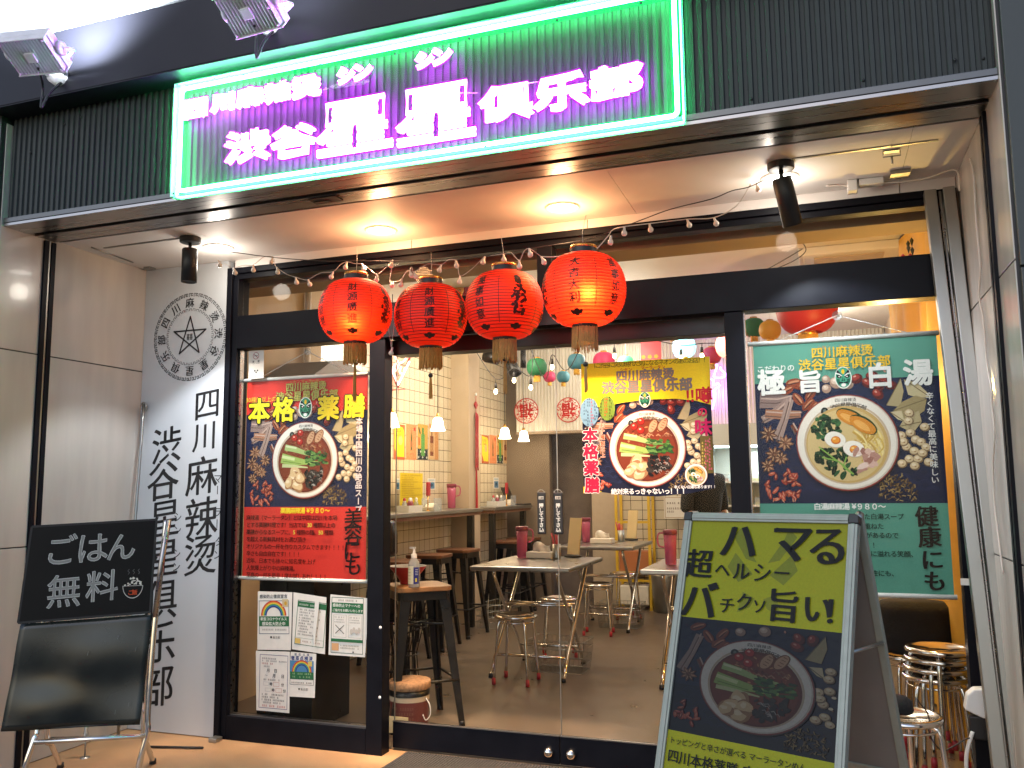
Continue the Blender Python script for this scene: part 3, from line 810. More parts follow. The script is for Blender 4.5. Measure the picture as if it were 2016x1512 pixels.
# ================================================================ NEON SIGN
sg = thing('neon_sign', 'neon sign with a green tube border and pink Chinese lettering on the fascia', 'neon sign', (.4, -1.0, 2.64))
M['neong'] = emis('green_neon', (.10, 1.0, .34), 95.0); M['halog'] = halo_mat('green_halo', (.006, .80, .20), 1.7, .72)
M['neonp'] = emis('pink_neon', (.66, .07, 1.0), 75.0); M['halop'] = halo_mat('magenta_halo', (.62, .03, .74), 1.5, .72)
YS = -1.012
p0, p1 = at(337, 389, Y=YS - .01), at(1348, 237, Y=YS - .01)
sx0, sx1, sz0, sz1 = p0.x, p1.x, p0.z, at(338.5, 168, Y=YS - .01).z
def loop_tube(x0, x1, z0, z1, y, r, m, name, rc=.02):
    pts = []
    for cx, cz, a0 in ((x1 - rc, z1 - rc, 0), (x0 + rc, z1 - rc, 90), (x0 + rc, z0 + rc, 180), (x1 - rc, z0 + rc, 270)):
        for k in range(5):
            a = R(a0 + k * 22.5); pts.append((cx + rc * math.cos(a), y, cz + rc * math.sin(a)))
    mb = MB(); mb.tube(pts, r, 8, closed=True); return mb.build(name, m, sg)
loop_tube(sx0 + .026, sx1 - .026, sz0 + .030, sz1 - .022, YS + .004, .0085, M['neong'], 'border_light')
loop_tube(sx0 + .026, sx1 - .026, sz0 + .030, sz1 - .022, YS + .018, .0205, M['halog'], 'halo_tube')  # wide emitter added to imitate the bloom round the border tube
loop_tube(sx0 + .007, sx1 - .007, sz0 + .009, sz1 - .006, YS + .02, .0028, M['neong'], 'border_light', .006)  # thin emissive line imitating the tube's reflection in the acrylic edge
mb = MB(); w = .004
for a in ((sx0, sx0 + w, sz0, sz1), (sx1 - w, sx1, sz0, sz1), (sx0 + w, sx1 - w, sz0, sz0 + w), (sx0 + w, sx1 - w, sz1 - w, sz1)):
    mb.box(a[0], a[1], YS - .018, YF - .012, a[2], a[3])
mb.build('acrylic_edge', tint_mat('acrylic_edge', (.7, .9, .85), .6), sg)
mb = MB(); mb.box(sx0, sx1, YS - .022, YS - .0185, sz0, sz1); mb.build('acrylic_cover', M['acrylic'], sg)
mb = MB()
for px, py in ((342, 381), (621, 340), (956, 287), (1338, 228), (630, 125), (778, 106), (924, 76), (1097, 40), (1262, 6), (480, 148), (1110, 216)):
    p = at(px, py, Y=YS - .022); mb.lathe([(.001, .004), (.0045, .003), (.005, 0)], p, 8, M=Matrix.Rotation(R(90), 3, 'X'))
mb.build_parts('screw', M['blackm'], sg)
def neon_char(mb, ch, px, py, pw, ph, bold, r, y=YS + .004, m=0):
    ph -= .19 * pw
    a, b = at(px - pw / 2, py, Y=y), at(px + pw / 2, py, Y=y); c, d = at(px, py - ph / 2, Y=y), at(px, py + ph / 2, Y=y)
    w, h, o = (b - a).x, (c - d).z, at(px, py, Y=y)
    v = glyph(ch, bold)[0]
    x0, x1, z0, z1 = min(p[0] for p in v), max(p[0] for p in v), min(p[1] for p in v), max(p[1] for p in v)
    for lp in loops(ch, bold):
        pts = [(o.x + ((x - x0) / (x1 - x0) - .5) * w, y, o.z + ((z - z0) / (z1 - z0) - .5) * h) for x, z in lp]
        out = [pts[0]]
        for p in pts[1:]:
            if (Vector(p) - Vector(out[-1])).length > r * .6: out.append(p)
        if len(out) > 2: mb.tube(out, r, 5, closed=True, m=m)
for nm, row in (('small_lettering', (('四', 384, 214, 42, 40), ('川', 438, 202, 40, 40), ('麻', 492, 191, 50, 44), ('辣', 547, 181, 50, 44), ('烫', 603, 170, 54, 46))),
            ('main_lettering', (('渋', 487, 287, 84, 74), ('谷', 578, 277, 86, 74), ('俱', 995, 202, 102, 84), ('乐', 1104, 181, 104, 84), ('部', 1211, 160, 100, 78))),
            ('star_lettering', (('星', 697, 247, 148, 126), ('星', 857, 223, 154, 132))),
            ('ruby_lettering', (('シ', 681, 148, 30, 34), ('ン', 714, 141, 34, 34), ('シ', 836, 118, 32, 34), ('ン', 870, 110, 36, 36)))):
    for ch, px, py, pw, ph in row:
        mb = MB()
        neon_char(mb, ch, px, py, pw, ph, 0, .0108 if nm[0] != 'r' else .008, m=0)
        neon_char(mb, ch, px, py, pw, ph, 0, .0195 if nm[0] != 'r' else .0145, YS + .020, m=1)  # wider emissive outline imitating the bloom round the strokes
        mb.build('neon_character', [M['neonp'], M['halop']], sg)
mb = MB()
for a, b in (((1030, 165), (1060, 161)), ((905, 183), (940, 183)), ((1140, 170), (1165, 167))): mb.tube([at(*a, Y=YS + .01), at(*b, Y=YS + .01)], .0012, 4)
mb.build_parts('tube_lead', M['whitep'], sg)

# ================================================================ WHITE WALL SIGN
ws = thing('wall_sign', 'tall white wall sign with black brush lettering and a round star emblem', 'sign', (-1.29, -.03, 0))
mb = MB(); mb.box(XL + .001, -1.0, -.03, .02, .004, 2.612); mb.build('board', M['white'], ws, bevel=.001)
fr = facade_frame(-1.29, 0, -.03)
a = Art(fr, .0006, 1e-5, .12); a.bw = .011
def on_sign(px, py, pw): p = at(px, py, Y=-.03); return p.x + 1.29, p.z, (at(px + pw / 2, py, Y=-.03) - at(px - pw / 2, py, Y=-.03)).x
for ch, px, py, pw in (('四', 408, 795, 50), ('川', 403, 858, 46), ('麻', 397, 936, 60), ('辣', 396, 1018, 62), ('烫', 394, 1092, 62),
                       ('渋', 328, 876, 56), ('谷', 321, 946, 60), ('星', 324, 1020, 58), ('星', 322, 1098, 58), ('俱', 318, 1180, 60), ('乐', 314, 1264, 62), ('部', 310, 1350, 62)):
    x, z, w = on_sign(px, py, pw)
    a.char(ch, x, z, w * 1.10, '#0A0A0C', .0, sx=.98, rise=.14, brush=1)
for t, px, py in (('マー', 429, 942), ('ラー', 428, 1008), ('タ', 431, 1066), ('ン', 428, 1092)):
    x, z, w = on_sign(px, py, 17); a.text(t, x, z + w * .5, w, '#0A0A0C', .0, vert=True, track=1.1)
for t, px, py in (('シン', 350, 1018), ('シン', 348, 1090)):
    x, z, w = on_sign(px, py, 17); a.text(t, x, z + w * .5, w, '#0A0A0C', .0, vert=True, track=1.2)
a.build('lettering', ws, M['ink'])
# emblem
p = at(374, 663, Y=-.03); ex, ez = p.x + 1.29, p.z
ro = (at(446, 660, Y=-.03) - at(303, 666, Y=-.03)).x / 2
e = Art(fr, .0006, 2e-5, .12)
k = 44
for ring_r, hgt, kk in ((ro * .955, ro * .075, 44), (ro * .615, ro * .05, 40)):
    for i in range(kk):
        an = 2 * math.pi * i / kk; st = 2 * math.pi * ring_r / kk
        def K(u, v):      # key pattern in ring coordinates
            q = -an + u * st / ring_r + math.pi / 2; r = ring_r + v * hgt
            return (ex + r * math.cos(q), ez + r * math.sin(q))
        path = [(-.42, -.5), (-.42, .5), (.30, .5), (.30, -.22), (-.10, -.22), (-.10, .14), (.10, .14)] if kk == 44 else [(-.36, -.5), (-.36, .5), (.24, .5), (.24, -.5)]
        e.line([K(-u, v) for u, v in path], hgt * .25, '#0A0A0C')
for i, ch in enumerate('麻辣烫渋谷星星俱乐部四川'):
    an = R(92 - i * 30); e.char(ch, ex + ro * .78 * math.cos(an), ez + ro * .78 * math.sin(an), ro * .24, '#0A0A0C', .005, rot=an - math.pi / 2, brush=1)
r1 = ro * .46; st = [(ex + r1 * math.cos(R(90 + 144 * i)), ez + r1 * math.sin(R(90 + 144 * i))) for i in range(5)]
for i in range(5): e.line([st[i], st[(i + 1) % 5]], ro * .035, '#0A0A0C')
for i in range(5): e.ell(st[i][0], st[i][1], ro * .018, ro * .018, '#0A0A0C', 8)
for dx in (-.5, .5): e.char('喜', ex + dx * ro * .085, ez, ro * .16, '#0A0A0C', .01, sx=.55)
e.build('emblem', ws, M['ink'])

# ================================================================ STOREFRONT FRAME, WINDOWS, DOORS
sf = thing('storefront_frame', 'black aluminium frame of posts and beams holding the shop windows', 'window frame', (.85, 0, 0))
mb = MB()
for a in ((-.998, -.965, -.045, .07, 0, 2.564), (-.963, -.930, -.03, .07, 0, 2.50)): mb.box(*a)
mb.build('post', M['black'], sf, bevel=.002)
mb = MB(); mb.box(-.090, 0, -.03, .05, 0, 2.098); mb.build('post', M['black'], sf, bevel=.002)
mb = MB(); mb.box(1.735, 1.818, -.03, .05, 0, 2.098); mb.build('post', M['black'], sf, bevel=.002)
mb = MB(); mb.box(2.640, 2.718, -.03, .05, 0, 2.564); mb.build('post', M['black'], sf, bevel=.002)
mb = MB(); mb.box(.838, .916, -.02, .06, 2.286, 2.50); mb.build('transom_post', M['black'], sf, bevel=.002)
mb = MB(); mb.box(-.929, 2.639, -.035, .07, 2.10, 2.286); mb.build('transom_beam', M['black'], sf, bevel=.003)
mb = MB(); mb.box(.001, 1.734, .052, .16, 2.018, 2.0985); mb.build('door_header', M['blackm'], sf, bevel=.002)
mb = MB(); mb.box(-.962, 2.639, -.04, .05, 2.532, 2.564); mb.box(-.962, 2.639, -.022, .05, 2.5005, 2.531); mb.build('head_beam', M['black'], sf, bevel=.002)
mb = MB(); xs = (-.962, .150, 1.102, 2.50, 2.718)
for a, b in zip(xs, xs[1:]): mb.box(a + .002, b - .002, -.025, .05, 2.5655, 2.6125)
mb.build('head_strip', M['ceil'], sf)
mb = MB(); mb.box(-.929, -.091, -.03, .06, .001, .123); mb.build('bottom_rail', M['black'], sf, bevel=.002)
mb = MB(); mb.box(1.819, 2.639, -.03, .06, .001, .123); mb.build('bottom_rail', M['black'], sf, bevel=.002)
# thin pale glazing beads round the glass
mb = MB()
mb.box(-.929, -.923, -.004, .03, .124, 2.098); mb.box(-.922, -.091, -.004, .03, .1235, .1285); mb.box(1.819, 1.824, -.004, .03, .124, 2.098)
mb.build_parts('glazing_bead', M['steel'], sf)
mb = MB()
for z in (.28, .62): mb.lathe([(.001, .003), (.007, .002), (.008, 0)], (-.012, -.03, z), 10, M=Matrix.Rotation(R(90), 3, 'X'))
mb.build_parts('screw', M['whitep'], sf)
mb = MB(); mb.box(-.985, -.935, -.10, -.046, .001, .022); mb.build('floor_stop', M['steel2'], sf, bevel=.003)
def pane(x0, x1, y, z0, z1, label, cat='window'):
    mb = MB(); mb.box(x0, x1, y, y + .006, z0, z1); return tag(mb.build('window_pane', M['glass']), label, cat)
pane(-.928, -.092, .012, .125, 2.098, 'tall fixed glass pane behind the red banner left of the doors')
pane(1.820, 2.638, .012, .125, 2.098, 'tall fixed glass pane in front of the green banner right of the doors')
pane(-.928, .837, .012, 2.288, 2.4995, 'long low glass pane above the transom on the left')
pane(.917, 2.638, .012, 2.288, 2.4995, 'long low glass pane above the transom on the right')
def door(x0, x1, lx, label):
    t = thing('sliding_door', label, 'door', ((x0 + x1) / 2, .10, 0), 'glass sliding doors')
    mb = MB(); mb.box(x0, x1, .094, .102, .139, 2.02); mb.build('glass_pane', M['glass'], t)
    mb = MB(); mb.box(x0, x1, .080, .118, .012, .138); mb.build('bottom_rail', M['black'], t, bevel=.002)
    mb = MB(); mb.box(x0, x1, .078, .092, .1385, .1435); mb.build_parts('glazing_bead', M['steel'], t)
    e = x1 - .0035 if lx < (x0 + x1) / 2 + .3 and x1 < .95 else x0
    mb = MB(); mb.box(e, e + .003, .0935, .1025, .139, 2.017); mb.build('edge_seal', M['steel2'], t)
    mb = MB(); Mx = Matrix.Rotation(R(90), 3, 'X')
    mb.lathe([(.001, .030), (.012, .029), (.020, .022), (.024, .012), (.026, 0)], (lx, .079, .066), 18, M=Mx); mb.build('lock', M['chrome'], t)
    mb = MB(); mb.lathe([(.001, .0305), (.004, .0305), (.004, .029)], (lx, .078, .066), 8, M=Mx); mb.build('keyhole', M['blackm'], t)
    return t
dl = door(.004, .887, .835, 'left glass sliding door in front of the stool with the red bowl')
dr = door(.891, 1.74, .945, 'right glass sliding door with the yellow poster')
# push plates
def push_plate(px0, px1, py0, py1, parent):
    a, b = at(px0, py0, Y=.088), at(px1, py1, Y=.088)
    mb = MB(); x0, x1, z0, z1 = a.x, b.x, b.z, a.z; w, h = x1 - x0, z1 - z0
    mb.box(x0, x1, .078, .0935, z0, z1); o = mb.build('push_plate', M['blackm'], parent, bevel=.006)
    f = planar((x0, .078, z0), (1, 0, 0), (0, 0, 1), (0, -1, 0)); s = Art(f, .0006)
    s.rect(w * .22, h * .83, w * .78, h * .90, '#D8D6CC'); s.text('自動', w * .5, h * .862, w * .26, '#202020', .02)
    s.text('押して下さい', w * .5, h * .74, h * .115, '#F0F0E8', .03, vert=True)
    s.text('PUSH', w * .5, h * .075, w * .22, '#D0D0C8', .02)
    s.ring(w * .5, h - w * .15, w * .40, w * .44, '#C8C8C0', 20, 160)
    s.build('push_lettering', o)
push_plate(1058, 1076, 969, 1052, dl)
push_plate(1090, 1110, 969, 1052, dr)
class Plane:
    """a flat work standing in the place: o origin, u right, v up, n towards the viewer"""
    def __init__(s, o, u, v):
        s.o = Vector(o); s.u = Vector(u).normalized(); s.v = Vector(v); s.v = (s.v - s.u * s.v.dot(s.u)).normalized(); s.n = s.u.cross(s.v)
    def uv(s, px, py):
        d = CR @ Vector(((px - 1008) / F_PX, 1.0, -(py - 756) / F_PX))
        p = CAM + d * ((s.o - CAM).dot(s.n) / d.dot(s.n)) - s.o
        return p.dot(s.u), p.dot(s.v)
    def size(s, px, py, w):
        a, b = s.uv(px - w / 2, py), s.uv(px + w / 2, py); return abs(b[0] - a[0])
    def fr(s): return planar(s.o, s.u, s.v, s.n)
    def pt(s, x, y, h=0): return s.o + s.u * x + s.v * y + s.n * h

def ptext(a, P, t, px, py, size, c, **k):
    x, y = P.uv(px, py); a.text(t, x, y, P.size(px, py, size), c, **k)

def dashes(a, x0, y0, x1, size, c, seed, dens=.8):
    """a row of print too small to be read"""
    q = random.Random(seed); x = x0
    while x < x1 - size * .6:
        w = size * q.uniform(.5, .95)
        if q.random() < dens:
            a.rect(x, y0 - size * .32, x + w * .8, y0 - size * .18, c); a.rect(x + w * .3, y0 - size * .38, x + w * .46, y0 + size * .36, c); a.rect(x + w * .05, y0 + size * .10, x + w * .75, y0 + size * .22, c)
        x += w * 1.08

# ================================================================ DOWNLIGHTS AND SPOTLIGHTS
M['warmd'] = emis('warm_lamp', (1, .70, .38), 26)
M['coold'] = emis('white_lamp', (1, .95, .86), 20)
def downlight(px, py, label, warm, e, gk=.03):
    p = at(px, py, Z=ZC)
    t = thing('downlight', label, 'downlight', p, 'downlights in the recess ceiling')
    mb = MB(); mb.lathe([(.060, -.001), (.066, -.006), (.079, -.006), (.082, -.001)], p, 28); mb.build('trim_ring', M['ceil'], t)
    mb = MB(); mb.lathe([(.0001, -.010), (.04, -.009), (.058, -.004), (.0605, -.001)], p, 28); mb.build('lamp_face', M['warmd' if warm else 'coold'], t)
    lamp('SPOT', 'light', p + Vector((0, 0, -.012)), e, (1, .66, .42) if warm else (1, .90, .78), t, .03, p + Vector((0, 0, -1)), 72 if warm else 62, .6)
    lamp('POINT', 'ceiling_fill', p + Vector((0, 0, -.12)), e * (.016 if warm else gk), (1, .50, .22) if warm else (1, .9, .78), t, .05)  # unseen fill lamp added below the fitting to brighten the ceiling
downlight(430, 487, 'white downlight in the ceiling over the tall white sign', False, 60, .045)
downlight(750, 453, 'warm orange downlight behind the lanterns, above the leftmost lantern', True, 400)
downlight(1107, 408, 'warm orange downlight in the middle of the ceiling, above the rightmost lantern', True, 400)
downlight(1535, 350, 'white downlight half hidden by the right black spotlight', False, 45, .06)

def spotlight(px, py, dz, tip, label, e, tgt, col):
    p = at(px, py, Z=ZC)
    t = thing('spotlight', label, 'spotlight', p, 'black ceiling spotlights')
    mb = MB(); mb.lathe([(.0001, -.028), (.050, -.028), (.053, -.024), (.053, 0)], p, 24)
    mb.build('ceiling_base', M['blackm'], t, bevel=.001)
    top, bot = p + Vector((0, 0, -.06)), p + Vector(tip)
    mb = MB(); mb.tube([p + Vector((0, 0, -.02)), top + Vector((0, 0, -.02))], .009, 8); mb.build('stem', M['blackm'], t)
    d = (bot - top).normalized(); Q = Vector((0, 0, -1)).rotation_difference(d).to_matrix()
    L = (bot - top).length
    mb = MB(); mb.lathe([(.0001, 0), (.036, 0), (.039, -.004), (.039, -L), (.035, -L), (.033, -L + .03), (.0001, -L + .03)], top, 24, M=Q); mb.build('lamp_head', M['blackm'], t)
    mb = MB(); mb.lathe([(.0001, -L + .025), (.031, -L + .022)], top, 18, M=Q); mb.build('lens', M['coold'], t)
    lamp('SPOT', 'beam', bot + d * .02, e, col, t, .012, tgt, 100, .35)
    return t
p = at(375, 468, Z=ZC)
spotlight(375, 468, 0, (0, 0, -.235), 'black cylinder spotlight hanging in front of the white sign', 34, (p.x - .05, p.y + .12, 1.0), (.86, .93, 1.0))
p = at(1537, 322, Z=ZC)
spotlight(1537, 322, 0, (.035, .05, -.25), 'black cylinder spotlight tilted towards the transom on the right', 20, (p.x + .22, p.y + .42, 1.4), (.82, .90, 1.0))

# ================================================================ RED LANTERNS
M['lantern'] = paper_mat('red_silk', (.70, .022, .012), .42, tcol=(.95, .052, .014))
M['lred'] = mat('dark_red_ink', (.035, .004, .004), .5)
RX, RZ = .174, .150
def lant_pt(th, z, h=0, rib=True):
    """point on the lantern skin: th round from the front, z up"""
    c = math.sqrt(max(0, 1 - (z / RZ) ** 2.0)); r = .052 + (RX - .052) * c ** .92
    return Vector(((r + h) * math.sin(th), -(r + h) * math.cos(th), z))
def lantern_parts(t):
    mb = MB(); prof = []
    nr = 23
    for i in range(nr * 3 + 1):
        z = -RZ + 2 * RZ * i / (nr * 3); ph = (i % 3)
        r = -lant_pt(0, z).y
        prof.append((r + (.0026 if ph else -.0006), z))
    mb.lathe(prof, (0, 0, 0), 48); mb.build('silk_shell', M['lantern'], t)
    mb = MB()
    for i in range(1, nr):
        z = -RZ + 2 * RZ * i / nr; r = -lant_pt(0, z).y + .0008
        mb.tube([(r * math.cos(2 * math.pi * k / 40), r * math.sin(2 * math.pi * k / 40), z) for k in range(40)], .0013, 4, closed=True)
    mb.build('wire_rib', M['lred'], t)
    a = Art(lambda x, y, h: lant_pt(x / .16, y, h + .0034), 0, 2e-6, .06)
    words = ['恭喜發財', '財源廣進', None, '大吉大利', '萬事如意', None]
    for i, w in enumerate(words):
        u = (i - 1) * (math.pi / 3) * .16
        for sg in (-.5, .5):
            uu = u + sg * (math.pi / 3) * .16
            if sg < 0: a.line([(uu, -.105 + k * .0131) for k in range(17)], .0028, '#301010')
        if w:
            for k, ch in enumerate(w): a.char(ch, u, .086 - k * .050, .044, '#260808', .022, sx=1.05, rise=.12, brush=1)
        else:       # embroidered figure in a vase shape of petals
            q = random.Random(5 + i)
            a.ell(u, .082, .016, .020, '#200808', 14); a.ell(u + .004, .075, .012, .013, '#6E1818', 12); a.poly([(u - .022, .10), (u + .004, .108), (u + .022, .092), (u - .006, .088)], '#1A0606')
            for k in range(60):
                y = q.uniform(-.075, .06); wd = .034 * (1 - abs(y + .01) / .16)
                a.ell(u + q.uniform(-wd, wd), y, q.uniform(.004, .011), q.uniform(.003, .008), q.choice(('#2A0A0A', '#480E10', '#1C0808', '#5E1416')), 9, q.uniform(0, 3), .1)
            for k in range(26):
                y = q.uniform(-.07, .055); a.line([(u - .02 + q.uniform(0, .03), y), (u + q.uniform(-.01, .03), y + q.uniform(-.008, .01))], .0018, '#7E2420')
        for k, (dx, dy) in enumerate(((-.018, -.118), (0, -.112), (.018, -.118), (0, -.124))): a.ell(u + dx, dy, .013, .007, '#2A1208', 10, dx * 20, .1)
    a.build('gold_lettering', t, M['lred'])
    mb = MB(); mb.lathe([(.046, RZ + .036), (.055, RZ + .038), (.058, RZ + .034), (.058, RZ + .029), (.0565, RZ + .028), (.0565, RZ - .002), (.058, RZ - .003), (.058, RZ - .008), (.050, RZ - .010)], (0, 0, 0), 28); mb.build('top_cap', M['gold'], t)
    mb = MB(); mb.lathe([(.0001, RZ + .020), (.050, RZ + .021)], (0, 0, 0), 20); mb.lathe([(.0572, RZ + .026), (.0572, RZ + .001)], (0, 0, 0), 28); mb.build('cap_band', M['blackm'], t)
    mb = MB(); mb.lathe([(.050, -RZ + .010), (.054, -RZ - .001), (.053, -RZ - .012), (.049, -RZ - .013)], (0, 0, 0), 24); mb.build('bottom_band', M['blackm'], t)
    mb = MB(); q = random.Random(9)
    for k in range(120):
        an = k / 120 * 6.2832 + q.uniform(-.03, .03); r = .0515 + q.uniform(-.003, .002); l = q.uniform(.080, .103)
        x, y = r * math.sin(an), r * math.cos(an)
        mb.tube([(x, y, -RZ - .010), (x * 1.01 + q.uniform(-.002, .002), y * 1.01, -RZ - .05), (x + q.uniform(-.004, .004), y + q.uniform(-.003, .003), -RZ - .010 - l)], .0020, 4, caps=False)
    mb.lathe([(.047, -RZ - .012), (.047, -RZ - .075)], (0, 0, 0), 20); mb.build('fringe', M['tassel'], t)
    return t
def tassel_parts(t, dz, l):
    z0 = -RZ - .095 - dz
    mb = MB(); mb.tube([(0, 0, -RZ), (0, 0, z0)], .0012, 5)
    q = random.Random(3)
    for k in range(22):
        an = q.uniform(0, 6.28); r = q.uniform(.002, .008)
        mb.tube([(r * .4 * math.cos(an), r * .4 * math.sin(an), z0), (r * math.cos(an), r * math.sin(an), z0 - l * .5), (r * 1.1 * math.cos(an + .3), r * 1.1 * math.sin(an + .3), z0 - l * q.uniform(.85, 1))], .0016, 4, caps=False)
    mb.build('tassel', M['tassel'], t)
    mb = MB(); mb.lathe([(.0001, .012), (.009, .008), (.0115, 0), (.009, -.008), (.0001, -.012)], (0, 0, z0), 14); mb.build('bead', M['blackm'], t)
proto = lantern_parts(thing('red_lantern', '', 'lantern', (0, 0, 0), 'red lanterns hanging over the doors'))
LS = ((700, 613, -.40, .43, 'leftmost red lantern, glowing, with four black characters facing the doors', 22, (.052, -.120, -.072), 0, .20),
      (848, 622, -.28, .40, 'second red lantern from the left, the lowest hung and dimmest of the row', 5, (.02, .03, -.03), .045, .115),
      (993, 601, -.42, -3.46, 'third red lantern from the left, an embroidered figure on its front', 8, (.09, -.06, .06), 0, .16),
      (1150, 571, -.56, -2.07, 'rightmost red lantern, the nearest and brightest, glowing yellow in the middle', 34, (.050, -.138, -.046), .07, .12))
lant = []
for i, (px, py, Y, rz, lab, e, bp, dz, tl) in enumerate(LS):
    p = at(px, py, Y=Y)
    o = proto if i == 0 else copy_tree(proto)
    o.location = p; o.rotation_euler = (0, 0, rz); o['label'] = lab; lant.append(o)
for o, (px, py, Y, rz, lab, e, bp, dz, tl) in zip(lant, LS):
    k = thing('tmp', None, None); tassel_parts(k, dz, tl)
    for ch in list(k.children): ch.parent = o
    bpy.data.objects.remove(k)
    q = Matrix.Rotation(-rz, 3, 'Z') @ Vector(bp)
    l = bpy.data.lights.new('lantern_light', 'POINT'); l.energy = e * .14; l.color = (1, .62, .22); l.shadow_soft_size = .02
    lo = bpy.data.objects.new('lantern_light', l); S.collection.objects.link(lo); lo.parent = o; lo.location = q
    mb = MB(); mb.lathe([(.0001, .008), (.006, .005), (.008, 0), (.005, -.006), (.0001, -.008)], Vector(wl(o)) + q, 12); mb.build('bulb', M['bulbw'], o)
    mb = MB(); mb.tube([wl(o) + Vector((0, 0, RZ + .02)), wl(o) + Vector((.004, 0, RZ + .10)), wl(o) + Vector((0, .02, RZ + .17))], .0012, 5); mb.build('hanging_wire', M['wire'], o)

# ================================================================ FAIRY LIGHTS
fl = thing('fairy_lights', 'string of unlit round fairy bulbs on white wire draped over the lanterns', 'fairy lights', at(870, 520, Y=-.34))
BL = [(433, 522), (463, 537), (499, 532), (534, 516), (547, 536), (584, 556), (610, 560), (652, 545), (680, 526), (716, 530), (741, 551), (770, 523), (772, 562), (789, 561), (810, 542), (819, 545), (865, 532), (899, 523), (905, 555), (951, 516), (992, 511), (1023, 525), (1044, 501), (1071, 516), (1202, 477), (1229, 459), (1281, 452), (1357, 443), (1410, 440), (1493, 373), (770, 695)]
q = random.Random(4); tops = []
for i, (x, y) in enumerate(BL):
    Yb = -.34 + q.uniform(-.03, .03) - (.18 if 1000 < x < 1240 else 0) - (.06 if x < 470 else 0)
    b = at(x, y, Y=Yb); an = q.uniform(-.5, .5)
    Q = Matrix.Rotation(an, 3, 'Y')
    mb = MB(); mb.lathe([(.0001, -.0125), (.007, -.011), (.0115, -.005), (.0122, 0), (.0105, .006), (.006, .012), (.0045, .022), (.0045, .028), (.0001, .029)], b, 12, M=Q)
    mb.build('bulb', M['bulbw'], fl)
    tops.append(b + Q @ Vector((0, 0, .028)))
pth = []
for a, b in zip(tops[:24], tops[1:24]):
    pth += [a, (a + b) / 2 + Vector((0, 0, .018 * q.uniform(-.6, 1.2)))]
pth.append(tops[23])
mb = MB(); mb.tube(cat_pts(pth, 4), .0016, 5); mb.build('white_wire', M['wire'], fl)
mb = MB(); mb.tube(cat_pts([tops[23], at(1100, 505, Y=-.55), at(1150, 497, Y=-.6), at(1172, 492, Y=-.52), at(1196, 466, Y=-.5), at(1207, 452, Y=-.42)] + tops[25:29] + [at(1450, 405, Y=-.4), at(1478, 362, Y=-.42)], 4), .0022, 5); mb.build('white_wire', M['wire'], fl)
mb = MB(); mb.tube(cat_pts([at(455, 496, Y=-.36), at(540, 507, Y=-.36), at(640, 514, Y=-.36), at(700, 513, Y=-.36), at(800, 514, Y=-.36), at(940, 505, Y=-.37), at(1040, 490, Y=-.38), at(1160, 470, Y=-.38), at(1260, 434, Y=-.38), at(1320, 412, Y=-.40), at(1400, 392, Y=-.42), at(1440, 376, Y=-.44), at(1475, 368, Y=-.45), at(1512, 350, Y=-.46)], 5), .0022, 5); mb.build('dark_cord', M['wireb'], fl)
mb = MB(); mb.tube([at(770, 683, Y=-.34), at(776, 640, Y=-.32), at(781, 600, Y=-.30)], .0012, 4); mb.tube([at(770, 683, Y=-.34), at(764, 640, Y=-.32), at(768, 590, Y=-.30)], .0012, 4); mb.build('white_wire', M['wire'], fl)

# power strip and wiring on the ceiling at the right
pw = thing('power_strip', 'grey white power strip and socket box on the ceiling near the right wall', 'power strip', at(1760, 345, Z=ZC))
mb = MB(); mb.box(2.33, 2.43, -.15, -.10, ZC - .03, ZC - .002); mb.build('strip_body', M['whitep'], pw, bevel=.004)
mb = MB(); mb.box(2.285, 2.325, -.155, -.095, ZC - .05, ZC - .002); mb.build('adapter', M['whitep'], pw, bevel=.004)
mb = MB(); mb.box(2.45, 2.53, -.21, -.14, ZC - .018, ZC - .002); mb.build('socket_box', M['steel2'], pw, bevel=.003)
mb = MB(); mb.tube(cat_pts([(2.29, -.12, ZC - .02), (2.26, -.12, ZC - .012), (2.20, -.12, ZC - .006)]), .004, 5); mb.tube(cat_pts([(2.43, -.12, ZC - .02), (2.5, -.13, ZC - .03), (2.6, -.14, ZC - .03), (2.70, -.17, ZC - .02), (2.708, -.18, 2.50)]), .004, 5)
mb.build('cable', M['wire'], pw)
rp = [(1910, 312), (1917, 345), (1921, 420), (1926, 480), (1930, 530), (1928, 585), (1936, 630), (1943, 715), (1952, 765), (1953, 800), (1958, 855), (1955, 920), (1958, 990), (1966, 1060), (1975, 1130)]
mb = MB(); mb.tube(cat_pts([at(x, y, X=XR - .008) for x, y in rp], 4), .0035, 5); tag(mb.build('wall_cable', M['wire']), 'thin brown cable running down the right cream wall', 'cable')
hk = thing('ceiling_hook', 'small metal hook bracket on the ceiling left of the right wall', 'hook', at(1755, 300, Z=ZC))
b = at(1755, 296, Z=ZC); mb = MB(); mb.box(b.x - .03, b.x + .03, b.y - .012, b.y + .012, ZC - .006, ZC); mb.build('plate', M['steel2'], hk)
mb = MB(); mb.tube([b + Vector((-.03, 0, -.003)), b + Vector((-.032, 0, -.024)), b + Vector((.032, 0, -.024)), b + Vector((.03, 0, -.003))], .0025, 5); mb.tube([b + Vector((0, 0, -.024)), b + Vector((0, 0, -.055))], .004, 6); mb.build('hook_loop', M['steel2'], hk)

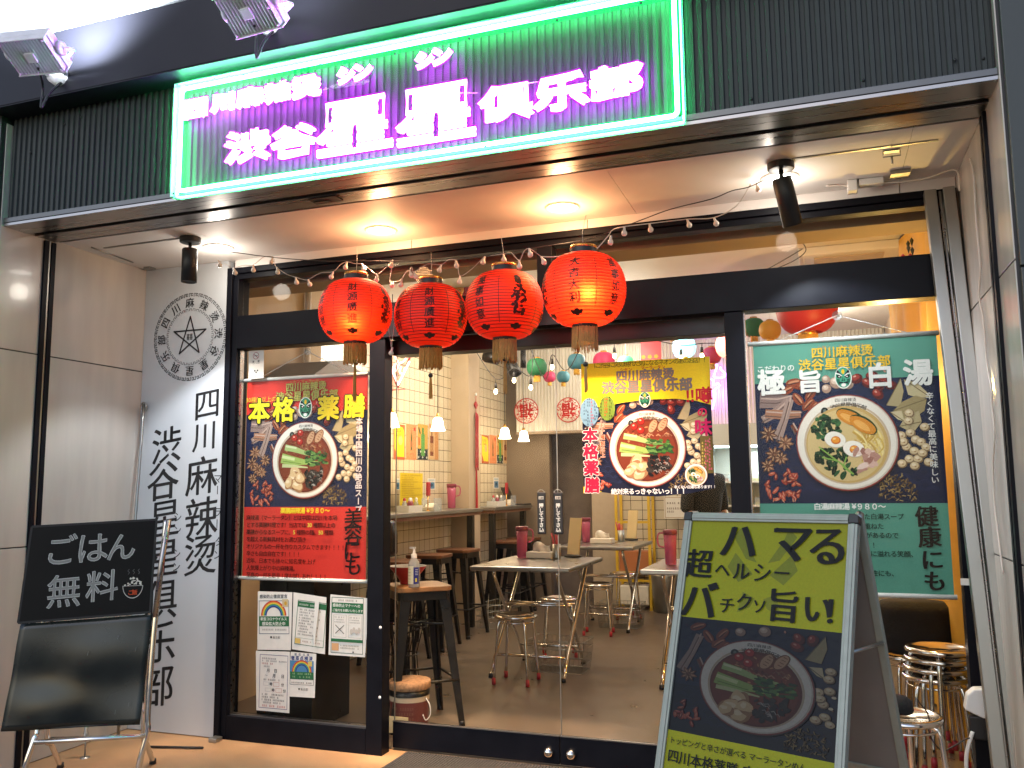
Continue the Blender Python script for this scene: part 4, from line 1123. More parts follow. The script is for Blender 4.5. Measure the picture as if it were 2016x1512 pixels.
# ================================================================ HANGING BANNERS
def banner(tl, tr, br, Y, label, cat='banner'):
    a, b, c = at(*tl, Y=Y), at(*tr, Y=Y), at(*br, Y=Y)
    P = Plane((a.x, Y, c.z), (1, 0, 0), (0, 0, 1)); w, h = b.x - a.x, a.z - c.z
    t = thing('hanging_banner', label, cat, (a.x + w / 2, Y, c.z))
    return t, P, w, h
def rods(t, P, w, h, ox=(.02, .02)):
    for z in (h + .008, -.008):
        mb = MB(); mb.tube([P.pt(-ox[0], z), P.pt(w + ox[1], z)], .0105, 10); mb.build('rod', M['whitep'], t)
Y = .034
t, P, w, h = banner((487.5, 752), (724.6, 743), (720, 1142), .040, 'red hanging banner with a spicy noodle bowl in the left window')
rods(t, P, w, h)
mb = MB(); mb.box(P.o.x, P.o.x + w, .0405, .0412, P.o.z, P.o.z + h); sh = mb.build('sheet', M['sheett'], t)
a = Art(P.fr(), .0006, k=.86)
RED = '#DA3A30'
a.rect(0, 0, w, h, RED)
ph0, ph1 = P.uv(600, 998)[1], P.uv(600, 812)[1]
a.rect(0, ph0, w, ph1, '#1E2444')
cx, cy = P.uv(601, 905.5); r = P.size(601, 905, 130) / 2
food(a, cx, cy, r, 'spicy', (0.004, ph0, w - .004, ph1 + .06), 3)
ptext(a, P, 'シセン マーラータン', 604, 751, 7, '#C8B050')
ptext(a, P, '四川麻辣烫', 604, 761, 16, '#C2B45A', bold=.02, outline=('#4E6A38', .03))
ptext(a, P, '渋谷星星俱乐部', 605, 779, 17.5, '#C2B45A', bold=.02, outline=('#4E6A38', .03))
ptext(a, P, '30種類以上の', 516, 787, 10, '#D8C038', rise=.1)
for ch, x, y in (('本', 512, 809), ('格', 560, 806), ('薬', 648, 803), ('膳', 699, 799)): ptext(a, P, ch, x, y, 43, '#F0DC28', bold=.035, outline=('#1C1608', .045))
x, y = P.uv(603, 803); mask(a, x, y, P.size(603, 803, 36) / 2)
x, y = P.uv(717, 821); a.text('本場中国四川の絶品スープ', w - .045, y, P.size(715, 830, 13.8), '#F2EAE6', .02, vert=True, outline=('#702020', .03))
ptext(a, P, '薬膳麻辣湯 ¥９８０～', 602, 1005, 10.5, '#F0E030', bold=.025, track=.93)
lines = ['麻辣湯（マーラータン）とは中国は四川を本場', 'とする薬膳料理です！当店では 30 種類以上の', '薬膳からなるスープに、5 種類の麺、50 種類', 'を超える新鮮具材をお選び頂き', 'オリジナルの一杯を作りカスタムできます！！！！', '辛さも自由自在です！！！！', '近年、日本でも徐々に知名度を上げ', '人気爆上がり中の麻辣湯。', '至高の一杯を是非 1 度お試しあれ！！！！']
for i, ln in enumerate(lines):
    x, y = P.uv(487, 1019 + i * 14); s_ = P.size(560, 1060, 9.2)
    for k, ch in enumerate(ln): pass
    xx = x
    for ch in ln:
        ad = adv(ch) * s_ * .92
        if ch != ' ': a.char(ch, xx + ad / 2, y, s_, '#E8D850' if ch.isdigit() and i != 8 else '#2A0E0C', .012)
        xx += ad
for ch, x, y in zip('美容にも', (697, 697, 695, 697), (1020, 1052, 1083, 1113)): ptext(a, P, ch, x, y, 37, '#241012', bold=.01, brush=1, rise=.06)
a.build('printed_picture', sh)
kn = at(606, 692, Y=.03)
mb = MB(); mb.tube([P.pt(.06, h + .01), kn], .002, 5); mb.tube([kn, P.pt(w - .10, h + .012)], .0022, 5); mb.build('string', M['whitep'], t)
mb = MB(); mb.lathe([(.0001, -.006), (.012, -.004), (.020, 0)], kn, 14, M=Matrix.Rotation(R(90), 3, 'X')); mb.build('suction_hook', M['clear'], t)

t, P, w, h = banner((1482.4, 681), (1843.6, 665), (1877, 1172), .040, 'green hanging banner with a white broth noodle bowl in the right window')
rods(t, P, w, h, (.022, .01))
mb = MB(); mb.box(P.o.x, P.o.x + w, .0405, .0412, P.o.z, P.o.z + h); sh = mb.build('sheet', M['sheett'], t)
a = Art(P.fr(), .0006, k=.80)
a.rect(0, 0, w, h, '#5C9C88')
ph0, ph1 = P.uv(1670, 991)[1], P.uv(1665, 748)[1]
a.rect(0, ph0, w, ph1, '#1C2240')
cx, cy = P.uv(1667, 871); r = P.size(1667, 871, 203) / 2
food(a, cx, cy, r, 'white', (0.004, ph0, w - .004, ph1 + .04), 3)
ptext(a, P, 'シセン', 1622, 684, 9, '#D88A50'); ptext(a, P, 'マーラータン', 1677, 681, 9, '#D88A50')
ptext(a, P, '四川麻辣烫', 1657, 692, 24.5, '#F0C434', bold=.022)
ptext(a, P, '渋谷星星俱乐部', 1661, 715, 26, '#F0C434', bold=.022)
ptext(a, P, 'こだわりの', 1527, 726, 15, '#EEF2EE', bold=.01)
for ch, x, y, s_ in (('極', 1519, 753, 56), ('旨', 1594, 751, 50), ('白', 1732, 739, 56), ('湯', 1807, 733, 60)): ptext(a, P, ch, x, y, s_, '#F0F1EC', bold=.035)
x, y = P.uv(1660, 744); mask(a, x, y, P.size(1660, 744, 47) / 2, '#4AA586')
x, y = P.uv(1833, 772); a.text('辛くなくて最高に美味しい', w - .043, y, P.size(1838, 860, 16.6), '#F0F0EE', .012, vert=True, brush=1)
ptext(a, P, '白湯麻辣湯 ¥９８０～', 1672, 997, 15.5, '#F4F6F2', bold=.025, track=.92)
for tx, xe, yy in (('た白湯スープ', 1779, 1017), ('重ねた', 1740, 1036), ('があるので', 1769, 1054), ('！', 1730, 1073), ('幸せに溢れる笑顔、', 1806, 1091), ('女性にも、', 1768, 1129)):
    x, y = P.uv(xe, yy); a.text(tx, x, y, P.size(1740, 1050, 13.6), '#1C2A26', .012, anchor='r', track=.96)
for ch, x, y in zip('健康にも', (1824, 1830, 1835, 1840), (1016, 1057, 1101, 1143)): ptext(a, P, ch, x, y, 47, '#2A201C', bold=.012, brush=2, rise=.05)
a.build('printed_picture', sh)
kn = at(1648, 621, Y=.03)
mb = MB(); mb.tube([P.pt(.10, h + .01), kn], .0025, 5); mb.tube([kn, P.pt(w - .10, h + .012)], .002, 5); mb.build('string', M['whitep'], t)
mb = MB(); mb.lathe([(.0001, -.006), (.012, -.004), (.022, 0)], kn, 14, M=Matrix.Rotation(R(90), 3, 'X')); mb.build('suction_hook', M['clear'], t)

# ================================================================ YELLOW POSTER ON THE DOOR
Yp = .0925
A0, B0, C0 = at(1144.6, 716.7, Y=Yp), at(1397, 702, Y=Yp), at(1150, 971.6, Y=Yp)
P = Plane((A0.x, Yp, C0.z), (1, 0, 0), (0, 0, 1)); w, h = B0.x - A0.x, A0.z - C0.z
yp = thing('poster', 'yellow topped poster with a noodle bowl taped on the right sliding door', 'poster', (A0.x + w / 2, Yp, C0.z))
a = Art(P.fr(), .0010, k=1)
def U(px, py): return P.uv(px, py)
out = [U(1144.6, 716.7), U(1270, 709), U(1397, 702), U(1402, 830), U(1407, 961), U(1360, 971), U(1295, 977.5), U(1240, 976), U(1185, 969), U(1150, 971.6), U(1147, 850)]
mb = MB(); mb.prism(out, 0, .0006, M=Matrix(((P.u.x, P.v.x, P.n.x), (P.u.y, P.v.y, P.n.y), (P.u.z, P.v.z, P.n.z))))
mb.v = [(v[0] + P.o.x, v[1] + P.o.y, v[2] + P.o.z) for v in mb.v]; sh = mb.build('sheet', M['sheett'], yp)
a.poly([U(1146, 806), U(1190, 800), U(1225, 793), U(1270, 787), U(1330, 785), U(1370, 789), U(1400, 797)] + out[3:10], '#1A1C34')
cx, cy = U(1274, 883); r = P.size(1274, 883, 152) / 2
food(a, cx, cy, r, 'spicy', (U(1149, 880)[0], U(1270, 966)[1], U(1399, 880)[0], U(1270, 775)[1]), 5)
a.poly([U(1144.8, 717.2), U(1270, 709.4), U(1396.6, 702.4), U(1400, 797), U(1370, 789), U(1330, 785), U(1270, 787), U(1225, 793), U(1190, 800), U(1146, 806)], '#F2D81E')
a.poly([U(1149.6, 971), U(1149.3, 958), U(1170, 962), U(1186, 968.4)], '#F2D81E')
x, y = U(1270, 787); mask(a, x, y, P.size(1270, 787, 31) / 2)
tx = '５ に渋谷に突如現れた気になるネオンのあのお店！！'
for i, ch in enumerate(tx):
    if ch != ' ':
        q_ = i / (len(tx) - 1); ptext(a, P, ch, 1156 + 234 * q_, 721 - 12.5 * q_, 12, '#221C10')
for tx, x, y, s_, c in (('シセン', 1233, 728, 8, '#C23A28'), ('マーラータン', 1286, 723.5, 8, '#C23A28'), ('シン', 1243, 749.5, 7, '#C23A28'), ('シン', 1269, 748, 7, '#C23A28')): ptext(a, P, tx, x, y, s_, c, bold=.02)
ptext(a, P, '四川麻辣烫', 1270, 738, 23, '#7A7C78', bold=.035, outline=('#B86A4A', .02))
ptext(a, P, '渋谷星星俱乐部', 1273, 760, 25.5, '#7A7C78', bold=.035, outline=('#B86A4A', .02))
for ch, x, y, s_, c in (('！', 1362, 780, 30, '#C4202E'), ('！', 1371, 779, 30, '#C4202E'), ('噂', 1386, 778, 35, '#C4202E'), ('の', 1383, 811, 21, '#D01E4E'), ('味', 1385, 841, 36, '#C81E5C')): ptext(a, P, ch, x, y, s_, c, bold=.03)
for (x, y, rr, c) in ((1196, 804, 19, '#6E8A34'), (1161, 812, 22, '#6F98B6')):
    u, v = U(x, y); a.ell(u, v, P.size(x, y, rr * 2) / 2 * .82, P.size(x, y, rr * 2) / 2 * 1.25, c, 28)
for k, (x, y0, y1, c) in enumerate(((1152, 790, 832, '#1C2A3A'), (1159, 786, 838, '#1C2A3A'), (1166, 786, 836, '#A42A28'), (1173, 782, 830, '#1C2A3A'), (1185, 782, 826, '#22300C'), (1193, 786, 822, '#C02420'), (1202, 782, 828, '#22300C'))):
    yy = y0
    while yy < y1:
        u, v = U(x, yy); s_ = P.size(x, yy, 5); dashes(a, u - s_ / 2, v, u + s_ * .9, s_, c, k * 31 + int(yy), .95); yy += 6.2
for ch, x, y in zip('三十種類以上', (1186, 1186.5, 1187, 1187, 1187.5, 1188), (838, 849, 861, 873, 884, 896)): ptext(a, P, ch, x, y, 9.5, '#D2502C', bold=.03, outline=('#F4E4D0', .05))
for ch, x, y in zip('本格薬膳', (1163, 1164, 1165, 1167), (857, 889, 921, 955)): ptext(a, P, ch, x, y, 30, '#DC1E44', bold=.045, outline=('#F2E6E2', .04))
u0, v0 = U(1381, 932); u1, v1 = U(1403, 858); a.rect(u0, v0, u1, v1, '#6A5A2A')
for k, x in enumerate((1384.5, 1391, 1398.5)):
    yy = 864 + 4 * (2 - k)
    while yy < 926:
        u, v = U(x, yy); s_ = P.size(x, yy, 5.5); dashes(a, u - s_ / 2, v, u + s_ * .9, s_, '#E05A80' if k else '#E0C060', k * 7 + int(yy), .95); yy += 6.5
cx, cy = U(1371, 935); food(a, cx, cy, P.size(1371, 935, 45) / 2, 'white', (0, 0, w, h), 6, True)
ptext(a, P, '絶対来るっきゃないっ！！！', 1279, 967, 12.5, '#F4F0EA', bold=.03, track=.93)
ptext(a, P, '辛くない白湯もあります！！', 1370, 958.5, 7, '#F4F0EA', bold=.03, track=.93)
a.build('printed_picture', sh)

# ================================================================ NOTICES ON THE SIDE WINDOW
def notice(tl, tr, br, bl, label, draw, curl=0):
    Yn = -.004 + .008
    pts = [at(*q, Y=.0085) for q in (bl, br, tr, tl)]
    P = Plane(pts[0], pts[1] - pts[0], pts[3] - pts[0])
    uv = [P.uv(*q) for q in (bl, br, tr, tl)]
    t = thing('notice', label, 'notice', pts[0], 'paper notices taped on the side window')
    w, h = uv[1][0], uv[3][1]
    mb = MB(); n_ = 8; h_ = .0014
    for i in range(n_ + 1):
        f = i / n_
        for (ax, ay), (bx, by) in ((uv[0], uv[3]), (uv[1], uv[2])):
            mb.v.append(tuple(P.pt(ax + (bx - ax) * f, ay + (by - ay) * f, h_)))
    mb.f = [[2 * i, 2 * i + 1, 2 * i + 3, 2 * i + 2] for i in range(n_)]; mb.mi = [0] * n_; mb.col = [(1, 1, 1)] * n_; mb.sm = [False] * n_
    sh = mb.build('paper_sheet', M['paper'], t)
    a = Art(P.fr(), .0019); draw(a, w, h); a.build('printing', sh, M['printm'])
    if curl:
        mb = MB(); p = P.pt(w * .62, h * .92, .003)
        mb.add([P.pt(w * .58, h * .93, .003), P.pt(w * .74, h * .90, .012), P.pt(w * .70, h * .06, .014), P.pt(w * .60, h * .45, .006)], [(0, 1, 2, 3)]); mb.build('curled_edge', M['paper'], t)
    return t
GR = '#2C6A44'
def rainbow(a, cx, cy, r, ky=1.0):
    for k, c in enumerate(('#C0392B', '#D8803A', '#DCC84A', '#4E9A5A', '#3A6EA8', '#2A3470')): a.ring(cx, cy, r * (1 - k * .075), r * (1 - (k + 1) * .075), c, 0, 180, 20, ky)
def dr1(a, w, h):
    a.text('感染防止徹底宣言', w * .5, h * .91, w * .105, '#3A4248', .02); a.frame(w * .06, h * .27, w * .96, h * .84, .003, '#5A6A78'); rainbow(a, w * .5, h * .58, w * .38, 1.0)
    a.rect(w * .76, h * .73, w * .94, h * .86, '#C8B890'); a.ell(w * .86, h * .79, w * .04, w * .05, '#C8A038', 10)
    a.rect(w * .06, h * .40, w * .96, h * .57, GR); a.text('新型コロナウイルス', w * .5, h * .525, w * .088, '#E6EAE0', .02); a.text('感染拡大防止中', w * .5, h * .445, w * .10, '#E6EAE0', .02)
    dashes(a, w * .12, h * .345, w * .9, w * .06, '#6A6A68', 1); a.ell(w * .42, h * .215, w * .03, w * .03, '#26302A', 8); a.text('東京都', w * .58, h * .212, w * .075, '#4A4A48')
def dr2(a, w, h):
    a.frame(w * .06, h * .10, w * .94, h * .88, .003, GR); a.rect(w * .07, h * .76, w * .93, h * .86, GR)
    for i in range(10): dashes(a, w * .14, h * (.72 - i * .048), w * (.60 + .2 * (i % 3 == 0)), w * .055, '#3A3A38', 10 + i)
    a.rect(w * .06, h * .22, w * .94, h * .224, GR); a.rect(w * .08, h * .12, w * .24, h * .21, '#D8B868'); dashes(a, w * .3, h * .17, w * .9, w * .05, '#8A5A4A', 30); dashes(a, w * .12, h * .81, w * .6, w * .06, '#D8E0D4', 31)
def dr3(a, w, h):
    a.frame(w * .06, h * .04, w * .94, h * .96, .003, '#3A5A48'); dashes(a, w * .2, h * .91, w * .8, w * .055, '#6A5A50', 40)
    a.rect(w * .07, h * .70, w * .93, h * .87, GR); a.text('感染防止マナーへの', w * .09, h * .825, w * .085, '#E0E6DA', .02, anchor='l'); a.text('ご協力をお願いいたします', w * .09, h * .745, w * .07, '#E0E6DA', .02, anchor='l')
    for x in (.12, .54):
        a.frame(w * x, h * .30, w * (x + .36), h * .67, .0015, '#A8A89E')
        for k in range(3): dashes(a, w * (x + .03), h * (.63 - k * .04), w * (x + .32), w * .04, '#7A7A74', 50 + k)
    a.line([(w * .18, h * .50), (w * .42, h * .36)], .004, '#5A605C'); a.line([(w * .18, h * .36), (w * .42, h * .50)], .004, '#5A605C')
    for k in range(4): a.ell(w * (.62 + .07 * k), h * (.40 + .03 * (k % 2)), w * .04, w * .07, '#C8C0B4', 10)
    a.rect(w * .07, h * .225, w * .93, h * .275, GR); a.rect(w * .09, h * .08, w * .28, h * .20, '#D8A878'); dashes(a, w * .33, h * .17, w * .85, w * .05, '#7A7468', 60); dashes(a, w * .33, h * .13, w * .85, w * .05, '#7A7468', 61); a.ell(w * .68, h * .07, w * .02, w * .02, '#2A302C', 8)
def dr4(a, w, h):
    a.frame(w * .07, h * .05, w * .93, h * .95, .0028, '#6A6488')
    dashes(a, w * .14, h * .885, w * .6, w * .06, '#4A4A5A', 70); dashes(a, w * .14, h * .845, w * .9, w * .055, '#5A5A66', 71); dashes(a, w * .14, h * .80, w * .5, w * .06, '#B04A44', 72); dashes(a, w * .2, h * .75, w * .42, w * .06, '#3A3A44', 73)
    a.text('月', w * .34, h * .685, w * .10, '#20242E', .02); a.text('日', w * .56, h * .685, w * .10, '#20242E', .02); a.text('～', w * .28, h * .60, w * .09, '#40444E'); a.text('月', w * .52, h * .60, w * .10, '#20242E', .02); a.text('日', w * .78, h * .60, w * .10, '#20242E', .02)
    dashes(a, w * .2, h * .53, w * .72, w * .06, '#3A3A44', 74)
    for y in (.46, .36):
        a.frame(w * (.50 - (y < .4) * -.08), h * (y - .035), w * (.68 + (y < .4) * .08), h * (y + .035), .0015, '#C88A80'); a.frame(w * (.20 + (y < .4) * .06), h * (y - .03), w * (.36 + (y < .4) * .06), h * (y + .03), .0012, '#A8A8B0')
        a.text('時', w * (.43 + (y < .4) * .07), h * y, w * .09, '#20242E', .02); a.text('分', w * (.78 + (y < .4) * .06), h * y, w * .09, '#20242E', .02)
    for i in range(4): dashes(a, w * .16, h * (.285 - i * .045), w * (.86 - .1 * (i % 2)), w * .06, '#34363E', 80 + i)
    dashes(a, w * .18, h * .095, w * .88, w * .07, '#C0504A', 90)
def dr5(a, w, h):
    a.text('徹底点検', w * .5, h * .945, w * .10, '#3A5A78', .01, track=1.6); a.text('徹底点検済', w * .5, h * .865, w * .15, '#2A3A78', .03, track=1.15)
    a.rect(w * .04, h * .56, w * .96, h * .81, '#4E86B0'); rainbow(a, w * .5, h * .56, w * .38, 1.0); a.rect(w * .74, h * .69, w * .9, h * .8, '#D8C070')
    a.rect(w * .04, h * .40, w * .96, h * .56, GR); dashes(a, w * .14, h * .52, w * .88, w * .08, '#9AC090', 91); dashes(a, w * .14, h * .45, w * .88, w * .08, '#9AC090', 92)
    a.frame(w * .04, h * .27, w * .96, h * .40, .002, '#2C4A3A'); dashes(a, w * .10, h * .32, w * .92, w * .07, '#4A4A48', 93); a.ell(w * .40, h * .18, w * .035, w * .035, '#26302A', 8); a.text('東京都', w * .60, h * .175, w * .10, '#5A5A58')
notice((508, 1164), (576, 1166), (573, 1280), (507, 1279), 'paper notice with a rainbow above a green band, top left of the notices', dr1)
notice((578, 1166), (643, 1176), (640, 1288), (575, 1278), 'curled paper notice with a green heading, top middle of the notices', dr2, 1)
notice((651, 1170), (727, 1178), (719, 1294), (647, 1289), 'framed paper notice with a cross mark, top right of the notices', dr3)
notice((504, 1281), (571, 1283), (570, 1404), (505, 1398), 'tall paper notice with dates in a violet frame, bottom left of the notices', dr4)
notice((572.5, 1283), (623, 1287), (620, 1374), (569, 1371), 'small paper notice with a rainbow on blue, bottom middle of the notices', dr5)
def drs(a, w, h):
    a.ring(w * .5, h * .80, w * .17, w * .20, '#A84048', 0, 360, 24); a.line([(w * .38, h * .86), (w * .62, h * .73)], w * .035, '#A84048'); a.rect(w * .38, h * .79, w * .62, h * .81, '#5A5A60')
    a.text('禁', w * .33, h * .60, w * .13, '#2A2E34', .02); a.text('煙', w * .67, h * .60, w * .13, '#2A2E34', .02); dashes(a, w * .3, h * .53, w * .72, w * .05, '#5A5A5A', 99)
    for x, y in ((.42, .28), (.60, .28), (.51, .22)): a.ell(w * x, h * y, w * .05, w * .05, '#1A1E24', 10)
    dashes(a, w * .25, h * .16, w * .8, w * .04, '#6A6A6A', 98); a.rect(0, h * .075, w, h * .085, '#8A8E92'); a.rect(w * .46, 0, w * .48, h * .075, '#8A8E92'); dashes(a, w * .08, h * .035, w * .4, w * .06, '#5A5A5A', 97)
notice((490, 691), (520, 689), (519.5, 744), (489.5, 747), 'small white no smoking sticker at the top corner of the side window', drs)['group'] = 'stickers'
# ================================================================ CHALKBOARD STAND (left)
def dep(px, py, d):
    return CAM + (CR @ Vector(((px - 1008) / F_PX, 1.0, -(py - 756) / F_PX))) * d
bTL, bTR, bBR, bBL = dep(65, 1037, 3.98), dep(310, 1022, 4.06), dep(275, 1425, 3.86), dep(0, 1440, 3.80)
cb = thing('chalkboard_stand', 'black chalkboard on a steel stand offering free rice in chalk, left of the white sign', 'chalkboard', (-1.09, -.75, 0))
P = Plane(bBL, bBR - bBL, bTL - bBL)
def bp(px, py, h=0): x, y = P.uv(px, py); return P.pt(x, y, h)
up = [P.uv(*q) for q in ((38, 1226), (297, 1205), (310, 1023), (65, 1037))]
lo = [P.uv(*q) for q in ((0, 1441), (276, 1426), (300, 1209), (40, 1229))]
PM = Matrix(((P.u.x, P.v.x, P.n.x), (P.u.y, P.v.y, P.n.y), (P.u.z, P.v.z, P.n.z)))
def on_plane(mb): mb.v = [(v[0] + P.o.x, v[1] + P.o.y, v[2] + P.o.z) for v in mb.v]; return mb
# lower sheet, gently waved
mb = MB(); nu, nv = 22, 18; vs = []
for j in range(nv + 1):
    for i in range(nu + 1):
        s_, t_ = i / nu, j / nv
        x = (lo[0][0] * (1 - s_) + lo[1][0] * s_) * (1 - t_) + (lo[3][0] * (1 - s_) + lo[2][0] * s_) * t_
        y = (lo[0][1] * (1 - s_) + lo[1][1] * s_) * (1 - t_) + (lo[3][1] * (1 - s_) + lo[2][1] * s_) * t_
        hh = .004 * math.sin(t_ * 9 + s_ * 2) * math.sin(math.pi * t_) + .003 * math.sin(s_ * 7 - t_ * 5) + (.012 * s_ ** 6) * (1 - t_)
        vs.append(P.pt(x, y, hh - .004))
mb.add(vs, [(j * (nu + 1) + i, j * (nu + 1) + i + 1, (j + 1) * (nu + 1) + i + 1, (j + 1) * (nu + 1) + i) for j in range(nv) for i in range(nu)], smooth=True)
o = mb.build('lower_sheet', M['board'], cb); sd = o.modifiers.new('thick', 'SOLIDIFY'); sd.thickness = .004; sd.offset = -1
mb = MB(); mb.prism(up, .004, .012, M=PM); ub_ = on_plane(mb).build('chalk_panel', M['board2'], cb, bevel=.002)
a = Art(P.fr(), .0125, k=.9)
fr_ = [(up[0], up[1]), (up[3], up[2])]
for p_, q_ in ((up[0], up[1]), (up[1], up[2]), (up[2], up[3]), (up[3], up[0])): a.line([p_, q_], .010, '#262626')
CH = '#BEBEBA'
def chalk(ch, px, py, s_):
    x, y = P.uv(px, py); sz = P.size(px, py, s_); q = random.Random(ord(ch))
    for lp in loops(ch):
        pts = [(x + (u - .5) * sz + q.uniform(-.001, .001), y + (v - .38) * sz + (u - .5) * sz * .06) for u, v in lp]; a.line(pts + pts[:1], .0042, CH)
    a.char(ch, x, y, sz, '#7C7C78', 0, rise=.06)
    for k in range(16):
        pass
for ch, px, py, s_ in (('ご', 122, 1083, 66), ('は', 184, 1078, 66), ('ん', 240, 1076, 60), ('無', 128, 1163, 70), ('料', 203, 1153, 66)): chalk(ch, px, py, s_)
x, y = P.uv(263, 1160); r = P.size(263, 1160, 40) / 2
a.ring(x, y + r * .35, r, r * .94, '#B8B4AC', 180, 360, 18, 1.25); a.line([(x - r, y + r * .35), (x + r, y + r * .35)], .002, '#B8B4AC')
q = random.Random(2)
for k in range(34):
    u = q.uniform(-.85, .85); a.ell(x + u * r, y + r * (.42 + q.uniform(0, .75) * (1 - u * u)), .0042, .003, '#C8C4B8', 7)
for ch, dx in (('ご', -.2), ('飯', .22)): a.char(ch, x + dx * r, y - r * .3, r * .55, '#C84A22', .01)
for dx in (-.5, 0, .5): a.line([(x + dx * r, y + r * 1.5), (x + (dx + .12) * r, y + r * 1.68), (x + (dx - .06) * r, y + r * 1.85), (x + (dx + .08) * r, y + r * 2.0)], .0018, '#6A6A68')
for px, py in ((233, 1258), (268, 1282), (174, 1290), (254, 1390), (228, 1405)): x, y = P.uv(px, py); a.line([(x, y), (x + .003, y + .018)], .0014, '#6A706C')
a.build('chalk_drawing', ub_, M['printm'])
# tube stand
def fl(px, py): return at(px, py, Z=.012)
mb = MB()
fr0, fl0, rr0, rl0 = fl(266, 1548), fl(40, 1560), fl(301, 1499), fl(119, 1507)
mb.tube(cat_pts([bp(326, 1024, -.012), bp(318, 1100, -.012), bp(301, 1250, -.012), bp(290, 1400, -.01), bp(289, 1442, -.01), (bp(284, 1475, 0) + fr0) / 2 + Vector((0, 0, .03)), fr0], 5), .0125, 10); mb.build('front_leg', M['chrome'], cb)
mb = MB(); mb.tube(cat_pts([bp(84, 1040, -.03), bp(78, 1250, -.03), bp(70, 1430, -.02), bp(66, 1455, -.01), (bp(60, 1480, 0) + fl0) / 2 + Vector((0, 0, .03)), fl0], 5), .0125, 10); mb.build('front_leg', M['chrome'], cb)
bk = -P.n * .0
for top, low, ft in ((bp(290, 1040, -.04), dep(283, 1440, 4.02), rr0), (bp(100, 1045, -.05), dep(92, 1440, 3.99), rl0)):
    mb = MB(); mb.tube(cat_pts([top, (top + low) / 2 + Vector((0, 0, 0)), low, low.lerp(ft, .45) + Vector((-.01, 0, .01)), ft], 5), .0125, 10); mb.build('rear_leg', M['chrome'], cb)
mb = MB(); mb.tube([bp(66, 1462, -.005), bp(288, 1449, -.005)], .0105, 10); mb.tube([dep(96, 1455, 4.0), dep(282, 1449, 4.02)], .0095, 10); mb.build_parts('cross_bar', M['chrome'], cb)
mb = MB()
for ft in (fr0, fl0, rr0, rl0): mb.lathe([(.0001, .012), (.015, .012), (.017, -.010), (.0001, -.012)], ft + Vector((0, 0, .001)), 12)
mb.build_parts('rubber_foot', M['blackm'], cb)
mb = MB(); mb.tube([bp(333, 1023, .004), bp(318, 1110, .004), bp(306, 1215, .006)], .012, 8); mb.build('edge_strip', M['steel'], cb)
# things by the left wall
mb = MB(); mb.tube([at(283, 796, Y=-.012 - .04), at(281, 830, Y=-.07), at(262, 1080, Y=-.17), at(232, 1452, Z=.012)], .008, 8)
lp_ = [at(283 + 5 * math.sin(k * .9), 800 + 8 * math.cos(k * .9), Y=-.05) for k in range(7)]; mb.tube(lp_, .005, 6, closed=True)
tag(mb.build('hook_pole', M['steel2']), 'thin steel hook pole leaning in the corner left of the white sign', 'pole')
mb = MB(); mb.tube([at(292, 1470, Z=.008), at(400, 1472, Z=.008)], .006, 6); tag(mb.build('floor_rod', M['blackm']), 'short black rod lying on the floor behind the chalkboard', 'rod')
ps = at(167, 1492, Z=0); st = thing('post_stub', 'slim metal stud with a round base standing behind the chalkboard', 'stud', ps)
mb = MB(); mb.lathe([(.0001, .006), (.022, .005), (.024, 0)], ps, 16); mb.build('base', M['steel2'], st)
mb = MB(); mb.tube([ps, ps + Vector((0, 0, .12))], .004, 6); mb.lathe([(.012, .085), (.013, .12), (.010, .122), (.010, .30), (.0001, .30)], ps, 12); mb.build('rod', M['steel2'], st)

# ================================================================ A-FRAME BOARD (right)
TL = Vector((1.649, -.792, 1.216)); TR = Vector((2.226, -1.025, 1.213))
u = (TR - TL); u.z = 0; AW = u.length; u.normalize(); n0 = Vector((u.y, -u.x, 0)); ln = R(17)
v = Vector((0, 0, 1)) * math.cos(ln) - n0 * math.sin(ln)
H = .90
P = Plane(TL - v * H, u, v)
ab = thing('a_frame_board', 'grey framed A-board with black slogans on yellow over a noodle bowl', 'sign board', (TL.x + u.x * AW / 2, TL.y + u.y * AW / 2, 0))
PM = Matrix(((P.u.x, P.v.x, P.n.x), (P.u.y, P.v.y, P.n.y), (P.u.z, P.v.z, P.n.z)))
L0 = -(P.o.z / v.z) + .01
mb = MB(); t_ = .030
for q4 in (((0, L0), (t_, L0), (t_, H - t_), (0, H - t_)), ((AW - t_, L0), (AW, L0), (AW, H - t_), (AW - t_, H - t_)), ((t_, 0), (AW - t_, 0), (AW - t_, t_), (t_, t_)), ((t_, H - t_), (AW - t_, H - t_), (AW - t_, H), (t_, H))):
    mb.prism(q4, -.018, .010, M=PM)
    xs_, ys_ = [q[0] for q in q4], [q[1] for q in q4]
    vert = (max(ys_) - min(ys_)) > (max(xs_) - min(xs_))
    if vert: mb.prism([(min(xs_) + .008, min(ys_)), (max(xs_) - .008, min(ys_)), (max(xs_) - .008, max(ys_)), (min(xs_) + .008, max(ys_))], .010, .0135, M=PM)
    else: mb.prism([(min(xs_), min(ys_) + .008), (max(xs_), min(ys_) + .008), (max(xs_), max(ys_) - .008), (min(xs_), max(ys_) - .008)], .010, .0135, M=PM)
on_plane(mb).build('front_frame', M['alu'], ab, bevel=.003)
mb = MB()
for x0, x1 in ((-.002, t_ - .002), (AW - t_ + .002, AW + .002)): mb.prism([(x0, H - t_ + .001), (x1, H - t_ + .001), (x1, H - .004), (x1 - (.012 if x0 > 0 else 0), H + .002), (x0 + (.012 if x0 < 0 else 0), H + .002), (x0, H - .004)], -.020, .014, M=PM)
on_plane(mb).build_parts('corner_cap', M['blackm'], ab, bevel=.002)
mb = MB(); mb.prism([(t_, t_), (AW - t_, t_), (AW - t_, H - t_), (t_, H - t_)], -.008, .0008, M=PM); sh = on_plane(mb).build('poster_sheet', M['paper'], ab)
a = Art(P.fr(), .0014, k=.38)
